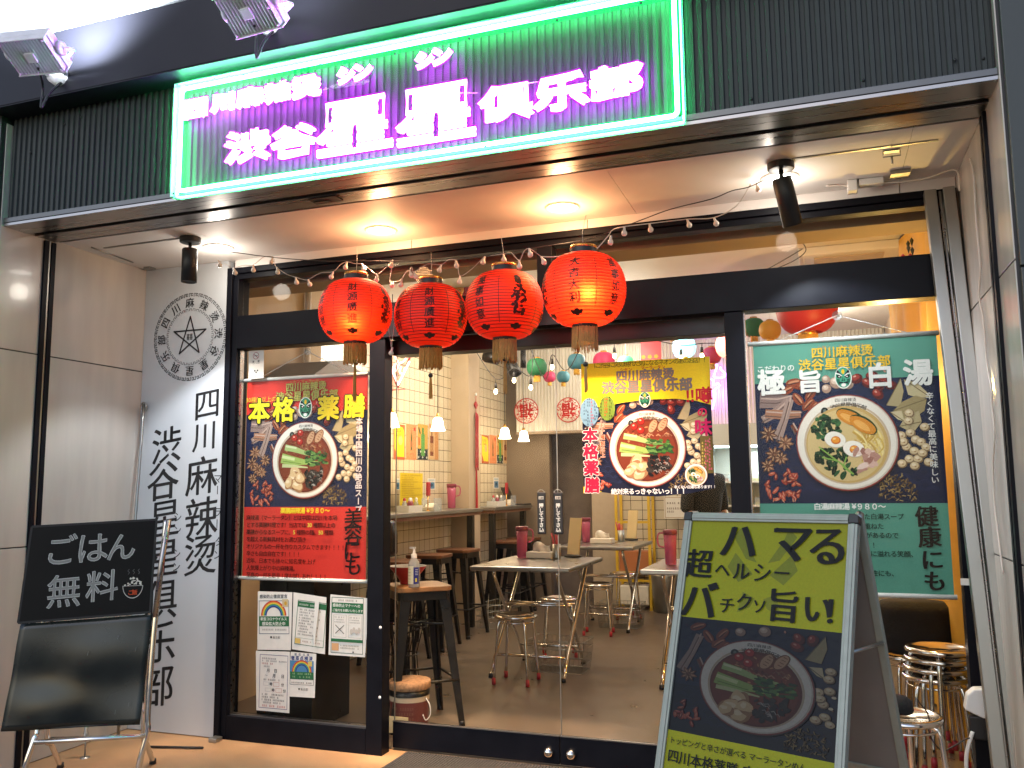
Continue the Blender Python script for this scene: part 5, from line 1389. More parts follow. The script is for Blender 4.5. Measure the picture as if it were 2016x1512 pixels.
x0, x1, y0, y1 = t_, AW - t_, t_, H - t_
yb = H - .37; yt = H - .742
a.rect(x0, y0, x1, y1, '#C2C412')
a.rect(x0, yt, x1, yb, '#10141C')
a.rect(x0, yt + .15, x1, yb, '#141B28')
# pale mask printed behind the slogans
gx, gy = P.uv(1500, 1120)
for sg in (-1, 1):
    a.poly([(gx + sg * .02, gy + .02), (gx + sg * .07, gy + .10), (gx + sg * .085, gy + .14), (gx + sg * .115, gy + .11), (gx + sg * .06, gy + .03)], '#98A028'); a.poly([(gx + sg * .03, gy - .02), (gx + sg * .10, gy + .05), (gx + sg * .125, gy + .0), (gx + sg * .08, gy - .05)], '#98A028')
    a.poly([(gx + sg * .015, gy - .10), (gx + sg * .06, gy - .08), (gx + sg * .075, gy - .15), (gx + sg * .03, gy - .13)], '#A2A828')
cx, cy = P.uv(1487, 1352); r = P.size(1487, 1352, 230) / 2
fr0, ky, k0 = a.fr, .72, a.k
a.fr = lambda x, y, h: fr0(x, cy + (y - cy) * ky + (x - cx) * -.02, h); a.k = .11
food(a, cx, cy, r, 'spicy', (x0 + .006, cy - (cy - yt - .006) / ky, x1 - .006, cy + (yb - .006 - cy) / ky), 8)
a.fr, a.k = fr0, k0
INK = '#0C0C08'
def big(ch, px, py, s_, **k): ptext(a, P, ch, px, py, s_, INK, **{**dict(bold=.004, brush=2), **k})
big('ハ', 1456, 1064, 78); big('マ', 1560, 1068, 86)
u_, v_ = P.uv(1634, 1075); a.char('る', u_ - .004, v_, .142, INK, .006, brush=2)
big('超', 1378, 1110, 54)
for ch, x, y, s_ in (('ヘ', 1424, 1122, 32), ('ル', 1461, 1125, 36), ('シ', 1502, 1128, 40), ('ー', 1541, 1129, 36)): big(ch, x, y, s_, brush=1)
big('バ', 1378, 1182, 74); big('チ', 1433, 1192, 32, brush=1); big('ク', 1467, 1186, 36, brush=1); big('ソ', 1497, 1194, 30, brush=1); big('旨', 1544, 1193, 66); big('い', 1611, 1199, 64); big('！', 1652, 1205, 62)
u_, v_ = P.uv(1318, 1465)
a.text('トッピングと辛さが選べる マーラータンめん', x0 + .012, yt - .030, .0235, INK, .006, anchor='l', track=.98)
a.text('四川本格薬膳 麻辣湯', x0 + .012, yt - .078, .043, INK, .008, anchor='l', brush=1, track=.98); a.text('¥980', x1 - .012, yt - .078, .056, INK, .02, anchor='r')
a.build('printed_picture', sh)
# rear panel and hinges
v2 = (Vector((0, 0, 1)) * math.cos(R(18.5)) + n0 * math.sin(R(18.5)))
P2 = Plane(TL - n0 * .02 - v2 * (TL.z / v2.z - .01), u, v2); L2 = TL.z / v2.z - .01
PM2 = Matrix(((P2.u.x, P2.v.x, P2.n.x), (P2.u.y, P2.v.y, P2.n.y), (P2.u.z, P2.v.z, P2.n.z)))
mb = MB()
for x0_, x1_ in ((0, .026), (AW - .026, AW)): mb.prism([(x0_, 0), (x1_, 0), (x1_, L2), (x0_, L2)], -.022, .0, M=PM2)
mb.prism([(.026, .34), (AW - .026, .34), (AW - .026, .366), (.026, .366)], -.02, -.002, M=PM2)
mb.v = [(q[0] + P2.o.x, q[1] + P2.o.y, q[2] + P2.o.z) for q in mb.v]; mb.build('rear_frame', M['alu'], ab, bevel=.003)
mb = MB(); mb.prism([(.026, .366), (AW - .026, .366), (AW - .026, L2 - .01), (.026, L2 - .01)], -.014, -.006, M=PM2)
mb.v = [(q[0] + P2.o.x, q[1] + P2.o.y, q[2] + P2.o.z) for q in mb.v]; mb.build('rear_panel', mat('panel_back', (.15, .14, .13), .6, noise=.1, nscale=6), ab)
mb = MB(); p_, q_ = P.pt(AW - .006, H - .42, -.02), P2.pt(AW - .006, L2 - .44, -.0)
mb.tube([p_, q_], .006, 6); mb.tube([P.pt(.006, H - .42, -.02), P2.pt(.006, L2 - .44, 0)], .006, 6); mb.build_parts('stay_bar', M['steel2'], ab)
mb = MB(); mb.tube([P.pt(AW - .012, H - .01, -.02), P2.pt(AW - .012, L2 - .005, -.02)], .014, 10); mb.build('hinge', M['steel2'], ab)

# ================================================================ RIGHT CORNER
def leaning_post():
    t = thing('leaning_post', 'grey twin rail shutter post leaning in the right corner of the recess', 'post', (2.66, -.3, 0))
    def sect(px_top, py_top, px_bot, py_bot, w, yt_, yb_, name, m, d=.05, off=0):
        a_, b_ = at(px_top, py_top, Y=yt_), at(px_bot, py_bot, Y=yb_)
        ax = (a_ - b_).normalized(); b_ = b_ - ax * (b_.z / ax.z - .004)
        X_ = Vector((1, 0, 0)); X_ = (X_ - ax * X_.dot(ax)).normalized(); N_ = X_.cross(ax)
        mb = MB(); L_ = (a_ - b_).length
        Mx = Matrix(((X_.x, N_.x, ax.x), (X_.y, N_.y, ax.y), (X_.z, N_.z, ax.z)))
        vs = MB(); vs.box(0, w, 0, d, 0, L_, M=None)
        mb.add([Mx @ Vector(q) + b_ for q in vs.v], vs.f)
        return mb.build(name, m, t, bevel=.003)
    sect(1817, 384, 1951, 1510, .046, -.05, -.30, 'rail', M['steel2'])
    sect(1847, 378, 1980, 1510, .010, -.062, -.312, 'groove_lip', M['steel'], .012)
    sect(1853, 378, 1986, 1510, .046, -.05, -.30, 'rail', M['steel2'])
leaning_post()
wp = at(1921, 1385, Y=-.16); pg = thing('plug_box', 'white plug box on a black adapter beside the foot of the leaning grey post', 'plug', wp)
mb = MB(); mb.prism([(-.042, -.02), (-.03, .035), (-.005, .058), (.035, .062), (.035, -.045), (.02, -.048)], -.03, .03, M=Matrix.Rotation(R(90), 3, 'X')); mb.v = [(q[0] + wp.x, q[1] + wp.y, q[2] + wp.z) for q in mb.v]; mb.build('plug_body', M['whitep'], pg, bevel=.005)
mb = MB(); mb.box(wp.x - .03, wp.x + .03, wp.y - .02, wp.y + .02, wp.z - .13, wp.z - .045); mb.build('adapter', M['blackm'], pg, bevel=.005)
mb = MB(); mb.tube(cat_pts([wp + Vector((-.02, -.02, -.10)), wp + Vector((-.05, -.03, -.20)), wp + Vector((-.045, -.03, -.34)), wp + Vector((-.01, -.03, -.52)), Vector((wp.x + .01, wp.y - .03, .01))]), .0075, 7); mb.build('white_cable', M['whitep'], pg)
mb = MB(); c0 = at(1806, 1376, Y=-.30); mb.tube(cat_pts([c0, at(1812, 1386, Y=-.30), at(1826, 1404, Y=-.28), at(1827, 1432, Y=-.26), at(1836, 1458, Y=-.24), at(1855, 1478, Y=-.22), at(1872, 1472, Y=-.20), at(1890, 1462, Y=-.2), at(1904, 1454, Y=-.19), wp + Vector((-.01, -.02, -.12))], 5), .0028, 6); tag(mb.build('power_cable', M['wireb']), 'thin black cord drooping from the steel stool to the white plug', 'cable')
tp = at(1901, 1146, Y=-.12); mb = MB(); mb.box(tp.x - .018, tp.x + .02, tp.y - .003, tp.y, tp.z - .012, tp.z + .014, M=None); tag(mb.build('tape_tag', M['paper']), 'small white paper tag stuck beside the leaning grey post', 'tag')
# doormat
mt = [at(798, 1481, Z=.004), at(760, 1508, Z=.004)]
d_ = thing('doormat', 'grey ribbed doormat lying in front of the sliding doors', 'doormat', (.9, -.45, 0))
q0, q1 = at(798, 1482, Z=.004), at(1330, 1530, Z=.004)
x0, yb_ = q0.x, q0.y
mb = MB(); nx_, ny_ = 60, 40; X0, X1, Y1, Y0 = .10, 1.72, .048, -.88
mb.box(X0, X1, Y0, Y1, .001, .010); mb.build('rubber_base', M['blackm'], d_)
mb = MB()
for i in range(108):
    x = X0 + .012 + i * .0149
    if x < X1 - .018: mb.box(x, x + .0095, Y0 + .012, Y1 - .012, .0098, .0155)
mb.build('ribbed_pile', M['mat_'], d_)
# ================================================================ INTERIOR SHELL
WX, YB = -1.38, 5.60
def block(name, label, cat, x0, x1, y0, y1, z0, z1, m, bev=0, **k):
    return tag(MB().box(x0, x1, y0, y1, z0, z1).build(name, m, bevel=bev), label, cat, **k)
block('tiled_wall', 'cream square tiled wall with dark grout along the counter inside', 'wall', WX - .12, WX, 1.55, YB, .004, 2.9, M['tile'])
block('plaster_wall', 'beige plaster wall just inside the left side window', 'wall', WX - .119, WX + .001, .0, 1.549, .004, 2.9, M['plaster'])
block('column', 'plain beige column standing against the tiled wall between two counters', 'column', WX + .001, -1.187, 3.974, 4.274, .004, 2.88, M['plaster'])
block('inner_ceiling', 'beige ceiling inside the restaurant', 'ceiling', WX - .12, 4.2, .08, 7.2, 2.90, 3.0, M['ceil'])
block('bulkhead', 'brown plaster bulkhead behind the transom windows', 'bulkhead', WX + .002, 2.79, .21, .42, 2.505, 2.899, M['plaster2'])
block('inner_right_wall', 'yellowish plaster wall on the right inside the restaurant', 'wall', 2.80, 2.92, .08, 7.2, .004, 2.9, M['plaster'])
xa, xb, xc, xd = at(1038, 1000, Y=YB).x, at(1083, 1000, Y=YB).x, at(1166, 1000, Y=YB).x, at(1226, 1050, Y=YB).x
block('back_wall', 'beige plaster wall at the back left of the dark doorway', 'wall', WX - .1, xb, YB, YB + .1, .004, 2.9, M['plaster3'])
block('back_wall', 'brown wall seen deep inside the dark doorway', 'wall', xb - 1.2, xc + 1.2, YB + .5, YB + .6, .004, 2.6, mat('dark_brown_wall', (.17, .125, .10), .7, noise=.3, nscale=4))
block('kitchen_door', 'plain beige door leaf to the right of the dark doorway', 'door', xc, xd, YB - .02, YB + .06, .006, 2.0, mat('door_beige', (.42, .34, .25), .5, noise=.04), .004)
block('back_wall', 'cream tiled wall low at the back behind the yellow rack', 'wall', xd + .001, 2.79, YB, YB + .1, .004, 2.0, M['tileb'])
co = thing('corrugated_bulkhead', 'white corrugated panel across the back of the room with red round decals', 'bulkhead', (0, YB - .15, 1.96))
mb = MB(); x = at(1016, 800, Y=YB - .15).x; xs = []; q = 0
while x < 2.79: xs.append((x, YB - .15 - (.012 if q % 4 in (1, 2) else 0))); x += .0095; q += 1
vs = [(x, y, 1.955) for x, y in xs] + [(x, y, 2.9) for x, y in xs]; k = len(xs)
mb.add(vs, [(i, i + 1, k + i + 1, k + i) for i in range(k - 1)]); mb.build('ribbed_sheet', M['corrw'], co)
MB().box(xs[0][0], 2.79, YB - .165, YB + .1, 1.925, 1.954).build('bottom_trim', M['plaster2'], co)

# round paper cut decals
def decal(px, py, label):
    p = at(px, py, Y=YB - .168); r = abs(at(px + 24, py, Y=YB - .168).x - p.x)
    t = thing('paper_cut', label, 'decal', p, 'red paper cuts on the corrugated panel')
    mb = MB(); mb.lathe([(.0001, .001), (r, .001), (r, 0)], p, 32, M=Matrix.Rotation(R(90), 3, 'X')); o = mb.build('backing_disc', M['paper'], t)
    a = Art(planar(p, (1, 0, 0), (0, 0, 1), (0, -1, 0)), .0016); c = '#C42826'
    a.ring(0, 0, r, r * .93, c); a.ring(0, 0, r * .66, r * .62, c); q = random.Random(int(px))
    for i in range(70):
        an, d = q.uniform(0, 6.28), r * q.uniform(.68, .92); a.ell(d * math.cos(an), d * math.sin(an), r * .07, r * .035, c, 7, q.uniform(0, 3))
    a.char('福', 0, 0, r * 1.15, c, .03, rot=math.pi)
    for i in range(8): a.ell(r * .5 * math.cos(i * .785), r * .5 * math.sin(i * .785), r * .12, r * .06, c, 8, i * .785)
    a.build('red_cutting', o)
decal(1036, 809, 'left red round paper cut, straight above a bell shaped pendant lamp')
decal(1119, 807, 'red round paper cut touching the left edge of the yellow poster')

# counter along the wall
def counter(y0, y1, label, legs):
    t = thing('wall_counter', label, 'counter', (-1.2, (y0 + y1) / 2, 0))
    MB().box(WX + .002, -1.03, y0, y1, 1.085, 1.118).build('counter_top', M['steel2'], t, bevel=.004)
    MB().box(WX + .003, -1.045, y0 + .02, y1 - .02, 1.055, 1.0845).build('wood_edge', M['woodd'], t)
    for y in legs: MB().box(-1.12, -1.06, y, y + .06, .004, 1.054).build('leg', M['iron'], t, bevel=.003)
counter(1.30, 3.95, 'steel topped wall counter in front of the cream tiles, nearer the window', (1.9, 3.75))
counter(4.29, 5.50, 'steel topped wall counter farther back beyond the column', (4.33, 5.3))

# ---------------- bar stools
def bar_stool(seat_m, label):
    t = thing('bar_stool', label, 'bar stool', (0, 0, 0), 'dark metal bar stools')
    mb = MB(); s_ = .16; pr = [(s_ - .03, -s_), (s_, -s_ + .03), (s_, s_ - .03), (s_ - .03, s_), (-s_ + .03, s_), (-s_, s_ - .03), (-s_, -s_ + .03), (-s_ + .03, -s_)]
    mb.prism(pr, .738, .765); mb.build('seat', seat_m, t, bevel=.004)
    mb = MB(); mb.prism([(x * .95, y * .95) for x, y in pr], .690, .7375); mb.build('seat_frame', M['iron'], t, bevel=.003)
    for sx in (-1, 1):
        for sy in (-1, 1):
            mb = MB(); a_, b_ = Vector((sx * .135, sy * .135, .72)), Vector((sx * .205, sy * .205, .004)); w0, w1 = .036, .016
            vs = []
            for p_, w_ in ((a_, w0), (b_, w1)):
                vs += [p_ + Vector((sx * .006, sy * .006, 0)), p_ + Vector((sx * .004, -sy * w_ * 1.5, 0)), p_ + Vector((-sx * .008, -sy * w_ * 1.5, 0)), p_ + Vector((-sx * .012, -sy * .012, 0)), p_ + Vector((-sx * w_ * 1.5, -sy * .008, 0)), p_ + Vector((-sx * w_ * 1.5, sy * .004, 0))]
            fs = [(i, (i + 1) % 6, 6 + (i + 1) % 6, 6 + i) for i in range(6)] + [(0, 1, 2, 3), (0, 3, 4, 5), (9, 8, 7, 6), (11, 10, 9, 6)]
            mb.add(vs, fs); o = mb.build('leg', M['iron'], t)
            mb = MB(); mb.lathe([(.0001, .03), (.016, .03), (.018, .001), (.0001, .001)], b_ + Vector((-sx * .008, -sy * .008, 0)), 8); mb.build('foot_cap', M['blackm'], o)
    f = .183; mb = MB()
    for a_, b_ in (((-f, -f), (f, -f)), ((f, -f), (f, f)), ((f, f), (-f, f)), ((-f, f), (-f, -f))): mb.tube([(a_[0], a_[1], .25), (b_[0], b_[1], .25)], .0075, 6)
    mb.build('foot_rail', M['iron'], t)
    mb = MB(); f2 = .155
    mb.tube([(-f2, -f2, .55), (f2, f2, .55)], .006, 6); mb.tube([(-f2, f2, .55), (f2, -f2, .55)], .006, 6); mb.build_parts('cross_brace', M['iron'], t)
    return t
bs = bar_stool(M['wood'], 'pale wood topped bar stool behind the door glass, holding the red bowl')
bs.location = (-.107, .60, 0); bs.rotation_euler = (0, 0, R(42))
b2 = bar_stool(M['woodd'], 'dark bar stool at the near counter, closest to the window'); b2.location = (-1.02, 2.08, 0)
dup(b2, (-1.03, 2.72, 0), R(3), 'dark bar stool at the near counter, second from the window, just behind the sanitizer bottle')
dup(b2, (-1.04, 3.36, 0), R(-4), 'dark bar stool at the near counter right before the column')
dup(b2, (-1.02, 4.62, 0), R(2), 'dark bar stool at the far counter next to the column')
dup(b2, (-1.03, 5.18, 0), R(-2), 'dark bar stool at the far counter below the laptop')
# bowl and sanitizer on the front stool
bw = at(803, 1149, Z=.766); bt = thing('bowl', 'red flared bowl with a cream rim on the pale wood bar stool', 'bowl', bw)
mb = MB(); mb.lathe([(.0001, .001), (.043, 0), (.045, .006), (.046, .018), (.062, .042), (.108, .098), (.1085, .101)], bw, 32); mb.build('outer_wall', M['red'], bt)
mb = MB(); mb.lathe([(.1085, .101), (.1055, .103), (.098, .098), (.05, .045), (.0001, .03)], bw, 32); mb.build('cream_inside', M['paper'], bt)
mb = MB(); q = random.Random(1)
for i in range(60):
    an, d = q.uniform(0, 6.28), q.uniform(0, .085); mb.lathe([(.0001, .006), (.008, .003), (.009, 0), (.0001, -.003)], bw + Vector((d * math.cos(an), d * math.sin(an), .088 + q.uniform(-.006, .008))), 7)
mb.build('sweets', M['paper'], bt)
sb = at(815, 1156, Z=.766); st = thing('sanitizer_bottle', 'clear pump bottle of hand sanitizer with a blue and white label on the bar stool', 'bottle', sb)
Sc = 1697.0; mb = MB(); mb.lathe([(.0001, .001), (.029, 0), (.033, .004), (.033, .125), (.030, .142), (.017, .158), (.0145, .164)], sb, 24); mb.build('bottle_body', M['clear'], st)
a = Art(lambda x, y, h: sb + Vector(((.0335 + h) * math.sin(x / .0335), -(.0335 + h) * math.cos(x / .0335), y)), 0, 3e-5)
def cyl_rect(x0, y0, x1, y1, c):
    n_ = 8; h_ = a.lay()
    for i in range(n_):
        u0, u1 = x0 + (x1 - x0) * i / n_, x0 + (x1 - x0) * (i + 1) / n_
        a.mb.add([a.fr(u0, y0, h_), a.fr(u1, y0, h_), a.fr(u1, y1, h_), a.fr(u0, y1, h_)], [(0, 1, 2, 3)], 0, C(c, .85))
cyl_rect(-.045, .02, .012, .118, '#D8DCC8'); cyl_rect(.012, .02, .046, .112, '#2A3488'); cyl_rect(.022, .032, .032, .052, '#E0D040')
for k in range(4): cyl_rect(.022, .07 + k * .009, .040, .073 + k * .009, '#C8D0E8'); cyl_rect(-.03, .10 - k * .018, -.004, .103 - k * .018, '#9AA08C')
a.build('label', st)
mb = MB(); mb.lathe([(.0155, .160), (.0165, .182), (.008, .186), (.006, .212), (.0001, .213)], sb, 16); mb.box(sb.x - .026, sb.x + .010, sb.y - .006, sb.y + .006, sb.z + .212, sb.z + .222); mb.build('pump', M['whitep'], st)
# bucket
bk = at(806, 1437, Z=.004); t = thing('bucket', 'maroon lettered bucket with a cork padded lid under the pale wood bar stool', 'bucket', bk)
mb = MB(); mb.lathe([(.0001, .002), (.098, .001), (.102, .02), (.108, .165)], bk, 28); mb.build('pail', mat('maroon_tin', (.14, .035, .03), .4, noise=.1, nscale=10), t)
mb = MB(); mb.lathe([(.1085, .165), (.110, .192)], bk, 28); mb.build('pale_band', M['plaster'], t); mb = MB(); mb.lathe([(.111, .192), (.112, .222), (.09, .223)], bk, 28); mb.build('dark_band', M['iron'], t)
mb = MB(); mb.lathe([(.112, .224), (.117, .228), (.117, .262), (.11, .268), (.0001, .270)], bk, 28); mb.build('cork_lid', M['cork'], t)
a = Art(lambda x, y, h: bk + Vector(((.1035 + y * .035 + h) * math.sin(x / .106), -(.1035 + y * .035 + h) * math.cos(x / .106), y)), .001, 3e-5)
for k in range(4): dashes(a, -.09, .135 - k * .026, .08, .018, '#8A6A58', 200 + k)
a.build('lettering', t)
mb = MB(); mb.tube(cat_pts([bk + Vector((.109, -.02, .18)), bk + Vector((.135, -.03, .15)), bk + Vector((.140, -.03, .10)), bk + Vector((.118, -.04, .07)), bk + Vector((.105, -.05, .10))], 5), .003, 6); mb.build('handle', M['whitep'], t)
cdp = at(790, 1440, Z=.03); mb = MB(); mb.box(cdp.x - .07, cdp.x + .06, .255, .259, .03, .115); t = mb.build('card_sign', M['card']); tag(t, 'small handwritten card standing at the foot of the bar stool', 'card')

# ---------------- steel tables with cross legs
def table(label):
    t = thing('steel_table', label, 'table', (0, 0, 0), 'steel dining tables')
    w, d = .36, .47
    MB().box(-w, w, -d, d, .742, .775).build('table_top', M['tabletop'], t, bevel=.010)
    for sx in (-1, 1):
        x = sx * .262
        mb = MB(); mb.tube(cat_pts([(x, .30, .74), (x, .29, .66), (x, -.20, .16), (x, -.28, .05), (x, -.315, .018)], 5), .0135, 8); mb.build('leg', M['chrome'], t)
        mb = MB(); x2 = sx * .232; mb.tube(cat_pts([(x2, -.30, .74), (x2, -.29, .66), (x2, .20, .16), (x2, .28, .05), (x2, .315, .018)], 5), .0135, 8); mb.build('leg', M['chrome'], t)
    mb = MB()
    for y, x, z in ((-.215, .262, .14), (.215, .232, .14), (.05, .25, .47), (-.06, .25, .47)): mb.tube([(-x, y, z), (x, y, z)], .0105, 8)
    mb.build_parts('cross_bar', M['chrome'], t)
    mb = MB()
    for sx in (-1, 1):
        mb.lathe([(.0001, .03), (.0165, .028), (.0185, .002), (.0001, .001)], (sx * .262, -.318, 0), 10); mb.lathe([(.0001, .03), (.0165, .028), (.0185, .002), (.0001, .001)], (sx * .232, .318, 0), 10)
    mb.build_parts('rubber_foot', M['blackm'], t)
    return t
M['tabletop'] = mat('table_steel', (.40, .385, .37), .30, .95, noise=.03, nscale=8, rvar=.04)
TB = [(.145, 2.10), (.145, 4.18), (1.335, 2.10)]
t1 = table('steel table in the middle of the doorway with a pink jug and a tissue box'); t1.location = (*TB[0], .003)
dup(t1, (*TB[1], .003), 0, 'steel table farther back, behind the middle table, with a white tissue box'); dup(t1, (*TB[2], .003), 0, 'steel table partly hidden by the A-board on the right')
def jug(label):
    t = thing('water_jug', label, 'jug', (0, 0, 0), 'pink water jugs')
    mb = MB(); mb.lathe([(.0001, .003), (.036, .002), (.038, .008), (.041, .12), (.046, .222), (.0445, .222), (.039, .12), (.035, .012), (.0001, .010)], (0, 0, 0), 22); mb.build('jug_body', M['pink'], t)
    mb = MB(); mb.lathe([(.0001, .238), (.046, .238), (.049, .234), (.048, .204), (.0445, .203)], (0, 0, 0), 22); mb.build('lid', M['redm2'], t)
    mb = MB(); mb.tube(cat_pts([(.045, 0, .215), (.075, 0, .212), (.086, 0, .18), (.078, 0, .13), (.042, 0, .118)], 5), .006, 6); mb.build('handle', M['pink'], t)
    mb = MB(); mb.lathe([(.0001, .011), (.034, .0115), (.037, .10), (.0001, .101)], (0, 0, 0), 20); mb.build('water', M['clear'], t)
    return t
M['redm2'] = mat('maroon_plastic', (.22, .03, .06), .3)
j = jug('pink water jug beside the tissue box on the middle steel table'); j.location = at(1028, 1098, Z=.779); j.rotation_euler = (0, 0, R(20))
dup(j, at(1154, 1068, Z=.779), R(160), 'pink water jug on the farther steel table, handle to the left'); dup(j, at(1321, 1112, Z=.779), R(190), 'pink water jug on the table beside the A-board'); dup(j, at(889, 1001, Z=1.12), R(15), 'pink water jug on the wall counter in front of the column')
def tissue(label):
    t = thing('tissue_box', label, 'tissue box', (0, 0, 0), 'tissue boxes on the tables')
    MB().box(-.105, .105, -.055, .055, .001, .05).build('box', M['tissue'], t, bevel=.006)
    mb = MB(); q = random.Random(7); n_ = 14; vs = []
    for j_ in range(4):
        for i in range(n_):
            f = i / (n_ - 1); z = .05 + j_ * .022 * (1 - .5 * abs(f - .6)); vs.append((-.07 + .14 * f, .012 * math.sin(f * 9 + j_) + q.uniform(-.006, .006), z + .02 * (j_ > 2) * math.sin(f * 6)))
    mb.add(vs, [(j_ * n_ + i, j_ * n_ + i + 1, (j_ + 1) * n_ + i + 1, (j_ + 1) * n_ + i) for j_ in range(3) for i in range(n_ - 1)], smooth=True)
    o = mb.build('pulled_tissue', M['tissue'], t); sd = o.modifiers.new('thick', 'SOLIDIFY'); sd.thickness = .004
    return t
x = tissue('tissue box with a pulled tissue on the middle steel table'); x.location = at(1066, 1099, Z=.779); x.rotation_euler = (0, 0, R(-4))
dup(x, at(1186, 1070, Z=.779), R(-3), 'tissue box with a tall pulled tissue on the farther steel table')
def menu(label):
    t = thing('menu_stand', label, 'menu stand', (0, 0, 0), 'tall card menus on the tables')
    mb = MB(); mb.box(-.062, .062, -.006, .006, .02, .30, M=Matrix.Rotation(R(-8), 3, 'X')); mb.build('menu_card', M['card'], t, bevel=.002)
    MB().box(-.05, .05, -.045, .045, .001, .014).build('foot', M['blackm'], t, bevel=.003)
    return t
x = menu('tall wooden card menu standing on the middle steel table'); x.location = at(1128, 1097, Z=.779); x.rotation_euler = (0, 0, R(-30))
dup(x, at(1243, 1064, Z=.779), R(-30), 'tall wooden card menu standing on the farther steel table')
def cutlery(label):
    t = thing('cutlery_holder', label, 'cutlery holder', (0, 0, 0), 'steel cutlery cups')
    mb = MB(); mb.lathe([(.0001, .002), (.030, .001), (.032, .01), (.034, .11), (.032, .11), (.030, .01)], (0, 0, 0), 16); mb.build('steel_cup', M['steel2'], t)
    mb = MB()
    for i, (dx, dy, l) in enumerate(((-.012, 0, .17), (.0, .01, .18), (.012, -.006, .165), (-.02, .012, .19), (.008, .014, .175))): mb.tube([(dx * .5, dy * .5, .02), (dx * 1.6 - .012, dy * 1.5, l)], .006, 6)
    mb.build('red_chopsticks', M['redm'], t)
    return t
x = cutlery('steel cup of red chopsticks on the middle table behind the door joint'); x.location = at(1096, 1100, Z=.779)
dup(x, at(1223, 1066, Z=.779), R(40), 'steel cup of red chopsticks on the farther table')
# ---------------- round steel stools
def round_stool(label):
    t = thing('round_stool', label, 'stool', (0, 0, 0), 'round chrome stools')
    mb = MB(); mb.lathe([(.0001, .440), (.05, .438), (.060, .442), (.118, .446), (.128, .452), (.143, .450), (.149, .442), (.146, .432), (.136, .428), (.0001, .426)], (0, 0, 0), 32); mb.build('seat', M['chrome'], t)
    for k in range(4):
        an = R(45 + 90 * k); c_, s_ = math.cos(an), math.sin(an)
        mb = MB(); mb.tube(cat_pts([(.05 * c_, .05 * s_, .422), (.105 * c_, .105 * s_, .418), (.132 * c_, .132 * s_, .39), (.142 * c_, .142 * s_, .30), (.168 * c_, .168 * s_, .03)], 4), .0105, 8); o = mb.build('leg', M['chrome'], t)
        mb = MB(); mb.lathe([(.0001, .045), (.013, .044), (.014, .002), (.0001, .001)], (.169 * c_, .169 * s_, 0), 10); mb.build_parts('red_cap', M['redm'], o)
    mb = MB(); mb.tube([(.125 * math.cos(2 * math.pi * k / 28), .125 * math.sin(2 * math.pi * k / 28), .405) for k in range(28)], .005, 6, closed=True); mb.build('ring', M['chrome'], t)
    return t
rs = round_stool('round chrome stool in front of the middle steel table'); rs.location = (.10, 1.70, .003)
dup(rs, (.12, 2.66, .003), R(20), 'round chrome stool half tucked behind the middle steel table'); dup(rs, (.17, 3.72, .003), R(8), 'round chrome stool in front of the farther steel table'); dup(rs, (.19, 4.75, .003), R(30), 'round chrome stool behind the farther steel table')
sp_ = at(1841, 1283, Y=.46)
for i, lb in enumerate(('lowest chrome stool of the stack in the right window', 'second chrome stool from the bottom of the stack in the right window', 'third chrome stool from the bottom of the stack, under the top one', 'top chrome stool of the stack in the right window')):
    dup(rs, (sp_.x + .006 * i, .46 - .004 * i, .003 + .041 * i), R(12 * i), lb, 'stacked chrome stools')
so = dup(rs, (at(1772, 1385, Y=-.32).x, -.32, 0), R(30), 'round chrome stool standing outside behind the A-board')
bx = at(1778, 1366, Y=-.32); mb = MB(); mb.lathe([(.0001, .0), (.05, 0), (.055, .01), (.05, .045), (.03, .06), (.0001, .062)], (bx.x - .02, -.32, .455), 16); tag(mb.build('black_adapter', M['cloth']), 'black bundle lying on the chrome stool outside', 'adapter')
bg = at(1798, 1222, Y=.95)
dup(rs, (bg.x - .02, .95, .003), R(15), 'round chrome stool carrying the black bag behind the stack')
mb = MB(); q = random.Random(4)
pr = [(.02, 0), (.15, .004), (.175, .03), (.180, .10), (.172, .18), (.176, .22), (.150, .262), (.06, .27), (.0001, .268)]
mb.lathe([(.0001, .001)] + pr, (bg.x, .95, .456), 28, M=Matrix.Diagonal((1.0, .7, 1.0))); t = mb.build('black_bag', M['cloth']); tag(t, 'bulky black fabric bag on a stool below the green banner', 'bag')

# baskets under the tables
def basket(label):
    t = thing('wire_basket', label, 'basket', (0, 0, 0), 'wire baskets under the tables')
    mb = MB(); w, d, h = .21, .13, .22
    for z in (0, .055, .11, .165, h):
        k = 1 - .12 * (1 - z / h); mb.tube([(w * k, d * k, z + .004), (-w * k, d * k, z + .004), (-w * k, -d * k, z + .004), (w * k, -d * k, z + .004)], .0028, 5, closed=True)
    for i in range(13):
        x = -w + 2 * w * i / 12
        for sy in (-1, 1): mb.tube([(x * .88, sy * d * .88, .004), (x, sy * d, h)], .0018, 4)
    for i in range(8):
        y = -d + 2 * d * i / 7
        for sx in (-1, 1): mb.tube([(sx * w * .88, y * .88, .004), (sx * w, y, h)], .0018, 4)
        mb.tube([(-w * .88, y * .88, .004), (w * .88, y * .88, .004)], .0018, 4)
    mb.build('wire_mesh', M['steel2'], t); return t
x = basket('wire basket on the floor under the middle steel table'); x.location = (.28, 2.16, .003)
dup(x, (.27, 4.2, .003), 0, 'wire basket on the floor under the farther steel table'); dup(x, (-.86, 3.9, .003), R(80), 'wire basket on the floor beside the column')
